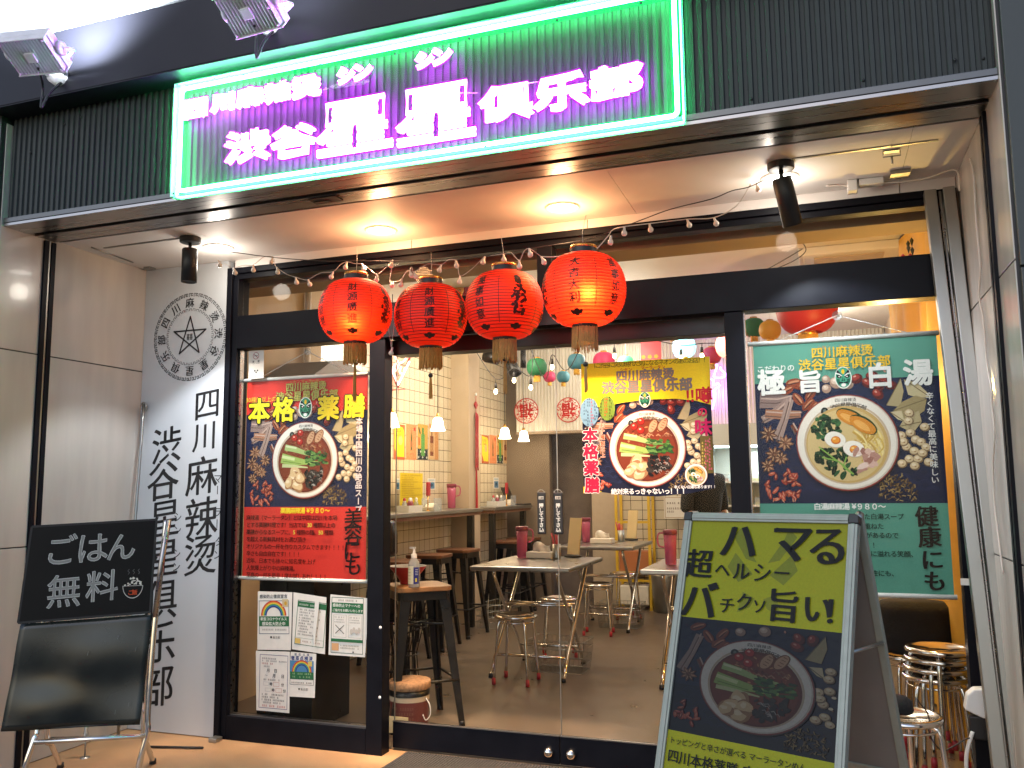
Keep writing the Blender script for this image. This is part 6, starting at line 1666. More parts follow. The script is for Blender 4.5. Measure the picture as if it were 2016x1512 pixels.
# ================================================================ THINGS ON AND ABOVE THE COUNTER
def wall_quad(pxs, X, h=.002):
    pts = [at(*q, X=X) for q in pxs]      # bl, br, tr, tl ; wall faces +X
    return Plane(pts[0], Vector((0, 1, 0)), Vector((0, 0, 1))), pts
def wall_poster(x0, x1, y0, y1, label, kind, X=WX + .004):
    a_, b_ = at(x0, y1, X=X), at(x1, y0, X=X)
    P = planar((X, a_.y, a_.z), (0, 1, 0), (0, 0, 1), (1, 0, 0)); w, h = b_.y - a_.y, b_.z - a_.z
    t = thing('drink_poster', label, 'poster', (X, (a_.y + b_.y) / 2, a_.z), 'drink posters on the tiled wall')
    mb = MB(); mb.box(X - .002, X, a_.y, b_.y, a_.z, b_.z); sh = mb.build('sheet', M['paper'], t)
    a = Art(P, .0008)
    if kind == 0:
        a.rect(0, 0, w, h, '#B4603A'); a.poly([(w * .06, h * .30), (w * .2, h * .2), (w * .3, h * .08), (w * .94, h * .08), (w * .94, h * .8), (w * .8, h * .92), (w * .06, h * .97)], '#E4CC2C'); a.ell(w * .6, h * .55, w * .2, h * .14, '#D8B070', 14)
        for k in range(2): dashes(a, w * .14, h * (.82 - k * .12), w * .66, w * .16, '#5A4A18', k)
    elif kind == 1:
        a.rect(0, 0, w, h, '#D88A5A'); a.poly([(w * .42, h * .26), (w * .58, h * .26), (w * .58, h * .62), (w * .53, h * .78), (w * .53, h * .86), (w * .47, h * .86), (w * .47, h * .78), (w * .42, h * .62)], '#4A5A2A'); a.rect(w * .42, h * .36, w * .58, h * .52, '#8A5A3A'); a.rect(w * .72, h * .82, w * .9, h * .92, '#C0302A'); dashes(a, w * .1, h * .16, w * .9, w * .1, '#B05A38', 5)
    elif kind == 2:
        a.rect(0, 0, w, h, '#C8A04A'); a.rect(0, 0, w, h * .30, '#1E2A34'); a.rect(w * .34, h * .1, w * .70, h * .72, '#5A9A4A'); a.rect(w * .42, h * .7, w * .6, h * .9, '#4A8A3E'); a.rect(w * .08, h * .40, w * .2, h * .62, '#B84A2A'); a.line([(w * .1, h * .9), (w * .25, h * .72)], w * .1, '#2A2A20')
        for k in range(5): a.ell(w * (.1 + .2 * k), h * (.06 + .16 * (k % 2)), w * .06, w * .05, '#D8D8C8', 7)
    else:
        a.rect(0, 0, w, h, '#C8905A'); a.rect(0, 0, w * .62, h * .9, '#D8B484'); a.rect(w * .14, h * .1, w * .48, h * .66, '#7A4028'); a.rect(w * .26, h * .66, w * .36, h * .84, '#6A3420'); a.rect(w * .14, h * .22, w * .48, h * .46, '#B88A5A')
    a.build('printed_picture', sh, M['printm'])
for k, (x0, x1, lb) in enumerate(((775, 797, 'yellow drink poster at the near left end of the counter wall'), (799, 820, 'orange drink poster with a dark bottle, second on the near counter wall'), (822, 842, 'drink poster with a green bottle, third on the near counter wall'), (844, 863, 'brown drink poster with a jar, last on the near counter wall'))): wall_poster(x0, x1, 837, 904, lb, k)
for k, (x0, x1, lb) in enumerate(((948, 962, 'yellow drink poster just right of the column'), (963.5, 977, 'orange drink poster beyond the column, second of the far row'), (978.5, 990, 'green bottle drink poster beyond the column, third of the far row'), (991, 1003, 'brown drink poster at the far end of the tiled wall'))): wall_poster(x0, x1, 858, 912, lb, k)
a_, b_ = at(787, 1002, X=-1.26), at(832, 932, X=-1.26)
t = thing('menu_sheet', 'yellow menu sheet standing on the near counter against the tiles', 'menu', (-1.26, (a_.y + b_.y) / 2, a_.z))
mb = MB(); mb.box(-1.263, -1.26, a_.y, b_.y, max(a_.z, 1.120), b_.z); sh = mb.build('sheet', M['paper'], t); w, h = b_.y - a_.y, b_.z - 1.12
a = Art(planar((-1.26, a_.y, 1.12), (0, 1, 0), (0, 0, 1), (1, 0, 0)), .0008); a.rect(0, 0, w, h, '#D6BE22')
for k in range(11): dashes(a, w * .06, h * (.94 - k * .058), w * (.6 if k % 3 else .92), h * .045, '#8A7A18', 300 + k, .9)
for k in (.08, .34): a.rect(w * k, h * .06, w * (k + .22), h * .23, '#6A3020'); a.ell(w * (k + .11), h * .145, w * .08, h * .06, '#D8C8B0', 12)
a.build('printing', sh, M['printm'])
for x0, x1, y0, y1, lb in ((779, 787, 942, 965, 'small blue card on the tiles left of the yellow menu'), (842, 857, 942, 964, 'small blue card on the tiles behind the red scoop'), (972, 982, 940, 962, 'small blue card on the far tiles over the condiments'), (1010, 1019, 939, 958, 'small blue card on the far tiles near the laptop')):
    a_, b_ = at(x0, y1, X=WX + .003), at(x1, y0, X=WX + .003)
    t = MB().box(WX + .0005, WX + .003, a_.y, b_.y, a_.z, b_.z).build('info_card', M['paper']); tag(t, lb, 'card', 'blue info cards')
    a = Art(planar((WX + .003, a_.y, a_.z), (0, 1, 0), (0, 0, 1), (1, 0, 0)), .0006); w, h = b_.y - a_.y, b_.z - a_.z; a.rect(w * .1, h * .08, w * .9, h * .66, '#5A86A8'); a.ell(w * .5, h * .4, w * .2, h * .16, '#2A4A6A', 10); a.rect(w * .1, h * .74, w * .9, h * .92, '#B8C8D0'); a.build('printing', t, M['printm'])
def condiments(loc, label):
    t = thing('condiment_tray', label, 'condiments', loc, 'condiment trays on the counter')
    x, y, z = loc
    mb = MB(); mb.box(x - .07, x + .05, y - .13, y + .13, z, z + .008); mb.box(x + .046, x + .05, y - .13, y + .13, z + .008, z + .055); mb.box(x - .07, x + .046, y - .13, y - .126, z + .008, z + .055); mb.build('tray', M['whitep'], t)
    q = random.Random(int(y * 100))
    for k, (dy, c) in enumerate(((-.09, M['clear']), (-.03, M['redm2']), (.03, M['redm2']), (.09, M['clear']))):
        mb = MB(); mb.lathe([(.0001, .001), (.022, .0), (.023, .05), (.017, .07), (.012, .085), (.0001, .086)], (x - .01 + .02 * (k % 2), y + dy, z + .009), 14); o = mb.build('bottle', c, t)
        mb = MB(); mb.lathe([(.0125, .084), (.013, .10), (.004, .11), (.0001, .112)], (x - .01 + .02 * (k % 2), y + dy, z + .009), 10); mb.build('cap', M['whitep'] if k else M['redm'], o)
    return t
c1, c2 = at(835, 1000, Z=1.118), at(975, 989, Z=1.118)
condiments((-1.16, 2.62, 1.1185), 'white condiment tray of sauce bottles in front of the yellow menu')
condiments((-1.18, 4.75, 1.1185), 'white condiment tray of sauce bottles on the far counter')
for (x, y, lb1, lb2) in ((-1.14, 2.98, 'napkin holder with white napkins on the near counter', 'red spatula upright beside the napkins on the near counter'), (-1.16, 5.03, 'napkin holder with white napkins on the far counter', 'red spatula upright on the far counter')):
    t = thing('napkin_holder', lb1, 'napkin holder', (x, y, 1.1185), 'napkin holders')
    mb = MB(); mb.box(x - .06, x - .057, y - .06, y + .10, 1.1185, 1.23); mb.box(x + .057, x + .06, y - .06, y + .10, 1.1185, 1.23); mb.box(x - .057, x + .057, y - .06, y + .10, 1.1185, 1.122); mb.build('clear_box', M['clear'], t)
    mb = MB(); mb.box(x - .05, x + .05, y - .05, y + .09, 1.123, 1.15); mb.prism([(y - .04, 1.15), (y + .08, 1.15), (y + .05, 1.185), (y - .01, 1.175)], x - .04, x + .04, M=Matrix(((0, 0, 1), (1, 0, 0), (0, 1, 0)))); mb.build('napkins', M['tissue'], t)
    t = thing('spatula', lb2, 'spatula', (x + .02, y - .10, 1.1185), 'red spatulas')
    mb = MB(); mb.tube([(x + .02, y - .10, 1.119), (x + .02, y - .10, 1.26)], .006, 6); mb.lathe([(.0001, .001), (.018, .001), (.016, .008), (.0001, .01)], (x + .02, y - .10, 1.1187), 12); mb.build('stick', M['brass'] if 'brass' in M else M['gold'], t)
    mb = MB(); mb.box(x + .012, x + .028, y - .125, y - .06, 1.25, 1.37, M=None); mb.build('red_blade', M['redm'], t, bevel=.005)
lp = thing('laptop', 'open black laptop on the far counter', 'laptop', (-1.15, 5.15, 1.1185))
mb = MB(); mb.box(-1.24, -1.04, 5.22, 5.48, 1.1185, 1.135); mb.build('base', M['blackm'], lp, bevel=.003)
mb = MB(); mb.box(-.006, .0, 0, .27, 0, .20, M=Matrix.Translation((-1.235, 5.215, 1.135)) @ Matrix.Rotation(R(-22), 4, 'Y')); mb.build('screen', M['iron'], lp, bevel=.002)
hb = at(770, 1072, X=-1.04); t = thing('hanging_bag', 'shiny black bag hanging below the counter by the left door edge', 'bag', (hb.x, hb.y, .78))
mb = MB(); mb.lathe([(.0001, 0), (.05, .0), (.062, .03), (.060, .16), (.045, .25), (.03, .27), (.0001, .27)], (hb.x, hb.y, .80), 18, M=Matrix.Diagonal((.6, 1.3, 1))); mb.build('bag_body', mat('glossy_black', (.012, .01, .012), .22), t)
mb = MB(); mb.tube(cat_pts([(hb.x, hb.y - .03, 1.06), (hb.x - .01, hb.y, 1.10), (hb.x, hb.y + .03, 1.06)]), .005, 6); mb.build('strap', M['blackm'], t)

# ---------------- pendant lamps along the counter
M['shade'] = emis('opal_glass_lit', (1, .82, .56), 12.0)
def pendant(px, py, X, label, e=6):
    p = at(px, py, X=X)
    t = thing('pendant_lamp', label, 'pendant lamp', p, 'bell shaped pendant lamps over the counter')
    mb = MB(); mb.lathe([(.022, .055), (.036, .045), (.045, .02), (.052, -.03), (.066, -.062), (.064, -.062), (.05, -.03), (.0001, -.028)], p, 22); mb.build('glass_shade', M['shade'], t)
    mb = MB(); mb.lathe([(.0001, .092), (.012, .09), (.016, .07), (.026, .055), (.0001, .053)], p, 16); mb.build('brass_cap', M['gold'], t)
    mb = MB(); mb.tube([p + Vector((0, 0, .09)), Vector((p.x, p.y, 2.897))], .0035, 5); mb.build('cord', M['wireb'], t)
    lamp('POINT', 'lamp_light', p + Vector((0, 0, -.09)), e, (1, .72, .40), t, .05)
pendant(862, 834, -1.02, 'bell shaped pendant lamp in front of the column, under the second lantern')
pendant(994, 852, -1.02, 'round glowing pendant lamp over the far counter below the third lantern')
pendant(1031, 858, -1.02, 'bell shaped pendant lamp below the left red paper cut', 2)
pendant(771, 826, -1.12, 'pendant lamp half hidden by the door post at the near end of the counter')

# ---------------- firecracker string on the column
fx = -1.176; f0, f1 = at(936, 776, X=fx), at(939, 1016, X=fx)
t = thing('firecracker_string', 'string of red firecracker charms hanging on the column', 'ornament', (fx, f0.y, f1.z))
def fp(y, dx=0): p = at(937 + dx, y, X=fx); return p
mb = MB(); mb.tube([fp(778), fp(1000)], .003, 5); mb.build('cord', M['redm'], t)
mb = MB(); mb.lathe([(.0001, .02), (.012, .012), (.012, -.008), (.0001, -.012)], fp(777), 10); mb.build('hook', M['whitep'], t)
mb = MB(); q = random.Random(8)
c_ = fp(797)
mb.prism([(-.045, 0), (-.02, .02), (0, .035), (.02, .02), (.045, 0), (.02, -.02), (0, -.04), (-.02, -.02)], -.006, .006, M=Matrix.Translation(c_) @ Matrix(((0, 0, 1, 0), (1, 0, 0, 0), (0, 1, 0, 0), (0, 0, 0, 1))))
for y in range(812, 920, 4):
    for sg in (-1, 1):
        p = fp(y + q.uniform(-1, 1)); mb.tube([p, p + Vector((.010, sg * .020, -.018)), p + Vector((.012, sg * .034, -.050))], .0075, 6)
mb.build('firecrackers', M['redm'], t)
mb = MB()
for k in range(20): an = k * .314; p0_, p1_ = fp(924), fp(1008 - 6 * (k % 3)); d = Vector((.010 * math.cos(an) + .01, .012 * math.sin(an), 0)); mb.tube([p0_ + d * .5, p1_ + d], .003, 4)
mb.build('tassel', M['redm'], t)

# ---------------- small paper lanterns under the ceiling
def small_lantern(px, py, w, Y, label, col, lit=0, trans=.4):
    p = at(px, py, Y=Y); k = (at(px + w / 2, py, Y=Y) - at(px - w / 2, py, Y=Y)).length / 2 * .96
    t = thing('paper_lantern', label, 'lantern', p, 'small coloured lanterns inside')
    key = 'pl%s' % (col,)
    if key not in M: M[key] = paper_mat('lantern_paper', col, trans)
    prof = []
    for i in range(31):
        z = -.84 * k + 1.68 * k * i / 30; c = math.sqrt(max(0, 1 - (z / (.86 * k)) ** 2)); prof.append(((.30 + .70 * c ** .9) * k * (1 + .012 * (i % 2)), z))
    mb = MB(); mb.lathe(prof, p, 28); mb.build('paper_shell', M[key], t)
    mb = MB(); mb.lathe([(.30 * k, .98 * k), (.34 * k, .99 * k), (.34 * k, .80 * k)], p, 18); mb.lathe([(.30 * k, -.80 * k), (.33 * k, -.92 * k), (.30 * k, -.94 * k)], p, 18); mb.build('gold_rim', M['gold'], t)
    mb = MB(); q = random.Random(int(px))
    for i in range(40):
        an = i / 40 * 6.283; r = .30 * k; mb.tube([p + Vector((r * math.cos(an), r * math.sin(an), -.9 * k)), p + Vector((r * math.cos(an) * 1.05, r * math.sin(an) * 1.05, -(1.42 + q.uniform(-.08, .08)) * k))], .018 * k + .001, 4)
    mb.build('fringe', M['yellowthread'], t)
    mb = MB(); mb.tube([p + Vector((0, 0, .9 * k)), Vector((p.x, p.y, 2.897))], .0015, 4); mb.build('string', M['wire'], t)
    if lit: lamp('POINT', 'lantern_light', p + Vector((-.35 * k, -.45 * k, .1 * k)), lit, (.85, .95, 1.0) if col[2] > .5 else (1, .9, .8), t, .04)
M['yellowthread'] = mat('yellow_thread', (.62, .36, .05), .6, noise=.25, nscale=60)
GRN, BLU, PNK, YEL, CYA, RDD = (.03, .22, .09), (.09, .28, .36), (.62, .05, .16), (.75, .45, .03), (.25, .70, .78), (.55, .03, .02)
small_lantern(1057, 723, 40, 3.6, 'green paper lantern left of the door joint', GRN)
small_lantern(1135, 712, 36, 4.0, 'blue paper lantern left of the yellow poster, the higher one', BLU)
small_lantern(1109, 742, 26, 4.4, 'small blue paper lantern left of the yellow poster, the lower one', BLU)
small_lantern(1082, 742, 24, 4.6, 'small crimson paper lantern behind the door joint', PNK)
small_lantern(1189, 712, 44, 4.0, 'pink paper lantern behind the top edge of the yellow poster', PNK)
small_lantern(1232, 714, 32, 4.6, 'pale green paper lantern behind the top edge of the yellow poster', (.10, .50, .28), .6)
small_lantern(1347, 684, 48, 3.4, 'glowing pale cyan paper lantern above the yellow poster', CYA, 5)
small_lantern(1401, 700, 40, 3.6, 'magenta paper lantern right of the yellow poster', PNK)
small_lantern(1437, 680, 60, 2.9, 'glowing salmon paper lantern against the right door post', (.80, .22, .16), 5)
small_lantern(1516, 650, 46, 2.5, 'yellow paper lantern above the green banner', YEL)
small_lantern(1484, 645, 46, 2.8, 'green paper lantern above the left end of the green banner', GRN)
small_lantern(1588, 607, 128, 1.9, 'big red paper lantern above the green banner', RDD)
small_lantern(1066, 650, 46, 3.2, 'yellow paper lantern under the door header, mostly hidden', YEL)
small_lantern(987, 676, 30, 3.8, 'small yellow lantern partly hidden by the third red lantern', YEL)
small_lantern(906, 655, 34, 3.0, 'small orange fringed lantern in front of the column top', (.75, .28, .03))
small_lantern(1326, 640, 46, 3.2, 'small gold fringed lantern above the yellow poster beside the cyan one', (.7, .4, .05))
# ---------------- festoon bulbs
M['bulbl'] = emis('filament_bulb', (1, .78, .42), 22)
fs = thing('festoon_lights', 'black cord of bare glowing bulbs strung under the inside ceiling', 'festoon lights', at(1050, 740, Y=3.3))
fb = [(925, 695, 0), (976, 770, 1), (1012, 748, 1), (1045, 762, 1), (1046, 680, 0), (1027, 662, 1), (1072, 770, 0), (1087, 722, 1), (1118, 752, 0), (1170, 660, 0), (1210, 700, 1), (1262, 690, 0), (1341, 704, 1), (1382, 700, 1), (1430, 700, 0)]
pts = []
mb2 = MB()
for px, py, b in fb:
    p = at(px, py - 24, Y=3.3); pts.append(p)
    if b:
        q_ = at(px, py, Y=3.3)
        mb = MB(); mb.lathe([(.0001, -.028), (.012, -.022), (.017, -.006), (.012, .012), (.009, .02), (.0001, .021)], q_, 12); mb.build('bulb', M['bulbl'], fs)
        mb2.lathe([(.0001, .075), (.010, .072), (.014, .05), (.014, .018), (.0001, .017)], q_, 12); mb2.tube([q_ + Vector((0, 0, .07)), p], .003, 5)
mb2.build('socket', M['wireb'], fs)
mb = MB(); mb.tube(cat_pts(pts, 6), .004, 5); mb.tube(cat_pts([at(1450, 560, Y=1.4), at(1520, 525, Y=1.4), at(1580, 490, Y=1.4)], 4), .003, 5); mb.tube(cat_pts([at(1500, 540, Y=1.5), at(1560, 515, Y=1.5), at(1586, 495, Y=1.5), at(1582, 480, Y=1.5)], 4), .003, 5); mb.build('cord', M['wireb'], fs)

# ---------------- neon signs inside
M['neonr'] = emis('red_white_neon', (1, .35, .28), 6); M['neonv'] = emis('violet_neon', (.62, .22, 1), 6)
X_ = -1.30
def lpx(px, py): return at(px, py, X=X_)
t = thing('neon_sign', 'red triangle neon sign on the tiled wall by the left door edge', 'neon sign', lpx(786, 760))
mb = MB(); mb.tube([lpx(763, 708), lpx(784, 757), lpx(806, 712)], .010, 7); mb.tube(cat_pts([lpx(778, 703), lpx(783, 712), lpx(775, 722), lpx(780, 730), lpx(786, 716), lpx(794, 712), lpx(799, 706)], 4), .008, 6); mb.tube(cat_pts([lpx(790, 722), lpx(787, 732), lpx(794, 736), lpx(797, 724)], 4), .008, 6); mb.build('glass_tube', M['neonr'], t)
mb = MB(); mb.tube([at(762, 700, X=X_ - .03), at(783, 762, X=X_ - .03), at(808, 702, X=X_ - .03), at(784, 690, X=X_ - .03)], .012, 6, closed=True); mb.tube([at(772, 768, X=X_ - .03), at(799, 766, X=X_ - .03)], .005, 5); mb.build('red_backing', M['redm'], t)
Yv = YB - .22
def v(px, py): return at(px, py, Y=Yv)
t = thing('neon_sign', 'violet neon hiragana writing on the corrugated panel right of the yellow poster', 'neon sign', v(1410, 860))
mb = MB()
for st_ in ([(1402, 722), (1412, 719), (1408, 732), (1406, 742), (1415, 744), (1425, 742), (1427, 735), (1420, 728), (1418, 722)], [(1399, 746), (1405, 750), (1405, 758), (1414, 755), (1416, 760), (1408, 766), (1404, 772)], [(1406, 768), (1407, 785), (1404, 800), (1402, 806)]): mb.tube(cat_pts([v(*q) for q in st_], 5), .011, 7)
mb.build('glass_tube', M['neonv'], t)
lamp('POINT', 'violet_glow', v(1409, 770) + Vector((0, -.10, 0)), 5, (.55, .15, 1), t, .08)

# ---------------- back of the room: display fridge, rack, bin
fx0, fx1 = at(1398, 900, Y=5.2).x, 2.05
t = thing('display_fridge', 'lit white display fridge of food boxes at the back right', 'fridge', (1.6, 5.3, 0))
mb = MB(); mb.box(fx0, fx0 + .03, 5.0, 5.42, .35, 1.94); mb.box(fx1, fx1 + .03, 5.0, 5.42, .35, 1.94); mb.box(fx0 + .031, fx1 - .001, 5.38, 5.42, .35, 1.94); mb.box(fx0 + .031, fx1 - .001, 5.0, 5.379, .35, .42); mb.box(fx0 + .031, fx1 - .001, 5.0, 5.379, 1.72, 1.94); mb.build('cabinet', mat('fridge_grey', (.45, .47, .46), .35), t)
for z in (.62, .88, 1.10, 1.34): MB().box(fx0 + .032, fx1 - .002, 5.06, 5.378, z, z + .018).build('shelf', M['whitep'], t)
M['fridgelamp'] = emis('fridge_lamp', (.85, 1, .97), 5)
MB().box(fx0 + .05, fx1 - .02, 5.05, 5.08, 1.70, 1.718).build('lamp_tube', M['fridgelamp'], t)
lamp('AREA', 'fridge_light', ((fx0 + fx1) / 2, 5.12, 1.68), 7, (.85, 1, .97), t, .3)
q = random.Random(6)
for z in (.638, .898, 1.118, 1.358):
    x = fx0 + .08
    while x < fx1 - .16:
        w_ = q.uniform(.09, .14); c_ = q.choice(((.30, .45, .22), (.5, .42, .12), (.45, .40, .36), (.55, .25, .2)))
        o = MB().box(x, x + w_, 5.09, 5.24, z + .001, z + .03).build('food_box', mat('food', c_, .6, noise=.4, nscale=40)); tag(o, 'food box on a shelf of the display fridge', 'food box', 'food boxes in the display fridge')
        o2 = MB().box(x - .005, x + w_ + .005, 5.085, 5.245, z + .001, z + .075).build('clear_lid', M['clear'], o); x += w_ + q.uniform(.03, .08)
yx0, yx1 = at(1214, 1100, Y=5.35).x, at(1284, 1100, Y=5.35).x
t = thing('yellow_rack', 'yellow painted steel rack against the back tiles', 'rack', ((yx0 + yx1) / 2, 5.35, 0))
mb = MB()
for x in (yx0, yx1 - .03):
    for y in (5.30, 5.55): mb.box(x, x + .03, y, y + .03, .004, 1.46)
mb.build_parts('post', M['yellow'], t, bevel=.002)
mb = MB()
for z in (.30, .38, .92, 1.30):
    mb.box(yx0 + .031, yx1 - .031, 5.305, 5.325, z, z + .025)
mb.build_parts('rail', M['yellow'], t)
mb = MB(); mb.box(yx0 + .035, yx1 - .035, 5.33, 5.54, .41, .62); mb.build('orange_box', mat('orange_box', (.40, .14, .05), .6), t)
mb = MB(); mb.box(yx0 + .04, yx1 - .04, 5.30, 5.52, .06, .26); mb.build('cream_crate', M['paper'], t, bevel=.01)
b_ = at(1310, 1150, Y=5.25); t = thing('waste_bin', 'dark grey bin at the back right of the yellow rack', 'bin', (b_.x, 5.3, 0)); mb = MB(); mb.lathe([(.0001, .005), (.13, .004), (.155, .38), (.15, .40), (.0001, .40)], (b_.x, 5.28, 0), 20); mb.build('bin_body', M['steel2'], t)
s0, s1 = at(1308, 1021, Y=5.45), at(1362, 977, Y=5.45)
t = thing('hand_notice', 'handwritten cream notice on the back tiles left of the dark figure', 'notice', (s0.x, 5.45, s0.z)); sh = MB().box(s0.x, s1.x, 5.45, 5.455, s0.z, s1.z).build('sheet', M['paper'], t)
a = Art(planar((s0.x, 5.45, s0.z), (1, 0, 0), (0, 0, 1), (0, -1, 0)), .001); w, h = s1.x - s0.x, s1.z - s0.z; a.frame(w * .03, h * .04, w * .97, h * .96, .006, '#B89A6A')
for k, e_ in ((.70, .86), (.46, .86), (.32, .4)): dashes(a, w * .1, h * k, w * e_, h * .12, '#4A3018', int(k * 90), .95)
a.build('handwriting', sh, M['printm'])
rb0, rb1 = at(1262, 722, Y=4.9), at(1301, 668, Y=4.9)
t = thing('red_banner', 'red cloth banner with gold flowers hanging above the yellow poster', 'banner', (rb0.x, 4.9, rb0.z)); sh = MB().box(rb0.x, rb1.x, 4.9, 4.906, rb0.z - .1, rb1.z + .1).build('cloth', M['redm'], t)
a = Art(planar((rb0.x, 4.9, rb0.z), (1, 0, 0), (0, 0, 1), (0, -1, 0)), .001)
for k in (.15, .5, .85):
    for j in range(5): a.ell(.19 * k + .012 * math.cos(j * 1.256), .10 + .012 * math.sin(j * 1.256), .012, .012, '#B8862A', 8)
a.build('gold_flowers', sh)
o0 = at(897, 572, Y=2.2); t = thing('gold_ornament', 'red and gold festive ornament in the transom window between the lanterns', 'ornament', o0)
mb = MB(); mb.lathe([(.0001, .12), (.05, .10), (.075, .0), (.05, -.08), (.0001, -.1)], o0, 18, M=Matrix.Diagonal((1, .3, 1))); mb.build('gold_body', M['gold'], t)
mb = MB(); mb.box(o0.x + .06, o0.x + .22, o0.y, o0.y + .01, o0.z - .12, o0.z + .12); mb.build('red_panel', M['redm'], t)
# air conditioner, speaker, hood, pipe
ac = at(1668, 492, Y=2.25); t = thing('air_conditioner', 'pale cassette air conditioner on the inside ceiling above the green banner', 'air conditioner', (ac.x, 2.6, 2.86))
mb = MB(); mb.box(ac.x - .32, ac.x + .32, 1.98, 2.5, 2.84, 2.899); mb.build('cover', M['ceil'], t, bevel=.01); mb = MB(); mb.box(ac.x - .22, ac.x + .22, 2.06, 2.42, 2.832, 2.8395); mb.build('grille', M['plaster'], t)
sk = at(1030, 705, Y=4.2); t = thing('track_spot', 'dark grey track spotlight hanging left of the green paper lantern', 'spotlight', sk); mb = MB(); mb.lathe([(.0001, .10), (.028, .10), (.03, -.10), (.0001, -.10)], sk, 16); mb.build('lamp_head', M['iron'], t); mb = MB(); mb.tube([sk + Vector((0, 0, .1)), Vector((sk.x, sk.y, 2.897))], .006, 6); mb.build('stem', M['iron'], t)
for px, py, tl, lb in ((963, 703, (.10, 0, -.02), 'grey track spotlight aimed sideways between the second and third red lanterns'), (1008, 722, (.05, 0, -.09), 'dark track spotlight drooping right of the third red lantern tassel')):
    sk = at(px, py, Y=4.0); t = thing('track_spot', lb, 'spotlight', sk, 'track spotlights inside'); d = Vector(tl).normalized(); Q = Vector((0, 0, -1)).rotation_difference(d).to_matrix()
    mb = MB(); mb.lathe([(.0001, .06), (.05, .055), (.062, .02), (.066, -.10), (.060, -.10), (.0001, -.06)], sk, 18, M=Q); mb.build('lamp_head', M['iron'], t); mb = MB(); mb.tube([sk, Vector((sk.x, sk.y, 2.897))], .008, 6); mb.build('stem', M['iron'], t)
pp = at(606, 650, X=WX + .03); mb = MB(); mb.tube([(WX + .03, pp.y, 1.2), (WX + .03, pp.y, 2.88)], .022, 12); tag(mb.build('pipe', M['ceil']), 'pale vertical pipe on the plaster wall above the red banner', 'pipe')
h0 = at(630, 735, X=-1.15); t = thing('range_hood', 'grey sloped hood behind the top of the red banner', 'hood', (-1.1, h0.y, h0.z)); mb = MB(); mb.prism([(h0.y - .32, h0.z - .06), (h0.y + .45, h0.z - .06), (h0.y + .42, h0.z + .02), (h0.y + .05, h0.z + .09), (h0.y - .08, h0.z + .07)], -1.378, -1.0, M=Matrix(((0, 0, 1), (1, 0, 0), (0, 1, 0)))); mb.build('hood_body', mat('hood_grey', (.20, .19, .185), .5, noise=.08), t)
# dark cabinet and bundled sticks behind the notices
t = thing('dark_cabinet', 'black cabinet behind the paper notices in the side window', 'cabinet', (-.75, .4, 0)); MB().box(-.92, -.56, .22, .62, .006, .92).build('cabinet_body', M['iron'], t, bevel=.004); MB().box(-.74, -.735, .214, .219, .05, .88).build('door_gap', M['blackm'], t)
t = thing('stick_bundle', 'bundle of thin dark sticks tied upright behind the side window', 'sticks', (-.28, .7, 0)); q = random.Random(12); mb = MB()
for k in range(46): x, y = -.27 + q.uniform(-.10, .10), .75 + q.uniform(-.08, .08); mb.tube([(x, y, .01), (x * .6 - .27 * .4 + q.uniform(-.02, .02), y, .34), (x + q.uniform(-.09, .09), y + q.uniform(-.03, .03), q.uniform(.6, .86))], .0032, 4)
mb.build('sticks', M['iron'], t); mb = MB(); mb.tube([(-.27 + .085 * math.cos(k * .4), .75 + .08 * math.sin(k * .4), .34) for k in range(16)], .004, 5, closed=True); mb.build('tie', M['blackm'], t)
# yellow curtains on the right
def curtain(x, y0, y1, label, amp=.035, ph=0):
    mb = MB(); n_ = 60; vs = []
    for j_ in range(14):
        for i in range(n_):
            f = i / (n_ - 1); z = .02 + 2.86 * j_ / 13; vs.append((x + amp * math.sin(f * 34 + ph) * (.5 + .5 * (1 - j_ / 13)) + .02 * math.sin(f * 11 + j_ * .4), y0 + (y1 - y0) * f, z))
    mb.add(vs, [(j_ * n_ + i, j_ * n_ + i + 1, (j_ + 1) * n_ + i + 1, (j_ + 1) * n_ + i) for j_ in range(13) for i in range(n_ - 1)], smooth=True)
    tag(mb.build('curtain', M['curtain']), label, 'curtain')
curtain(2.70, .32, 3.6, 'golden yellow curtain hanging along the right side behind the green banner')
dk = at(1797, 488, Y=1.6); t = thing('flower_charm', 'dark leaves and small red flowers hanging on the yellow curtain', 'ornament', dk); mb = MB()
for k in range(7): an = k * .9; mb.lathe([(.0001, .03), (.012, .01), (.0001, -.03)], dk + Vector((.03 * math.cos(an), -.03, .03 * math.sin(an))), 6)
mb.build('leaves', mat('dark_leaf', (.04, .045, .02), .6), t); mb = MB()
for k in range(6): mb.lathe([(.0001, .012), (.012, 0), (.0001, -.012)], dk + Vector((-.06 + .02 * k, -.03, -.05 - .012 * (k % 2))), 6)
mb.build('flowers', M['redm'], t)

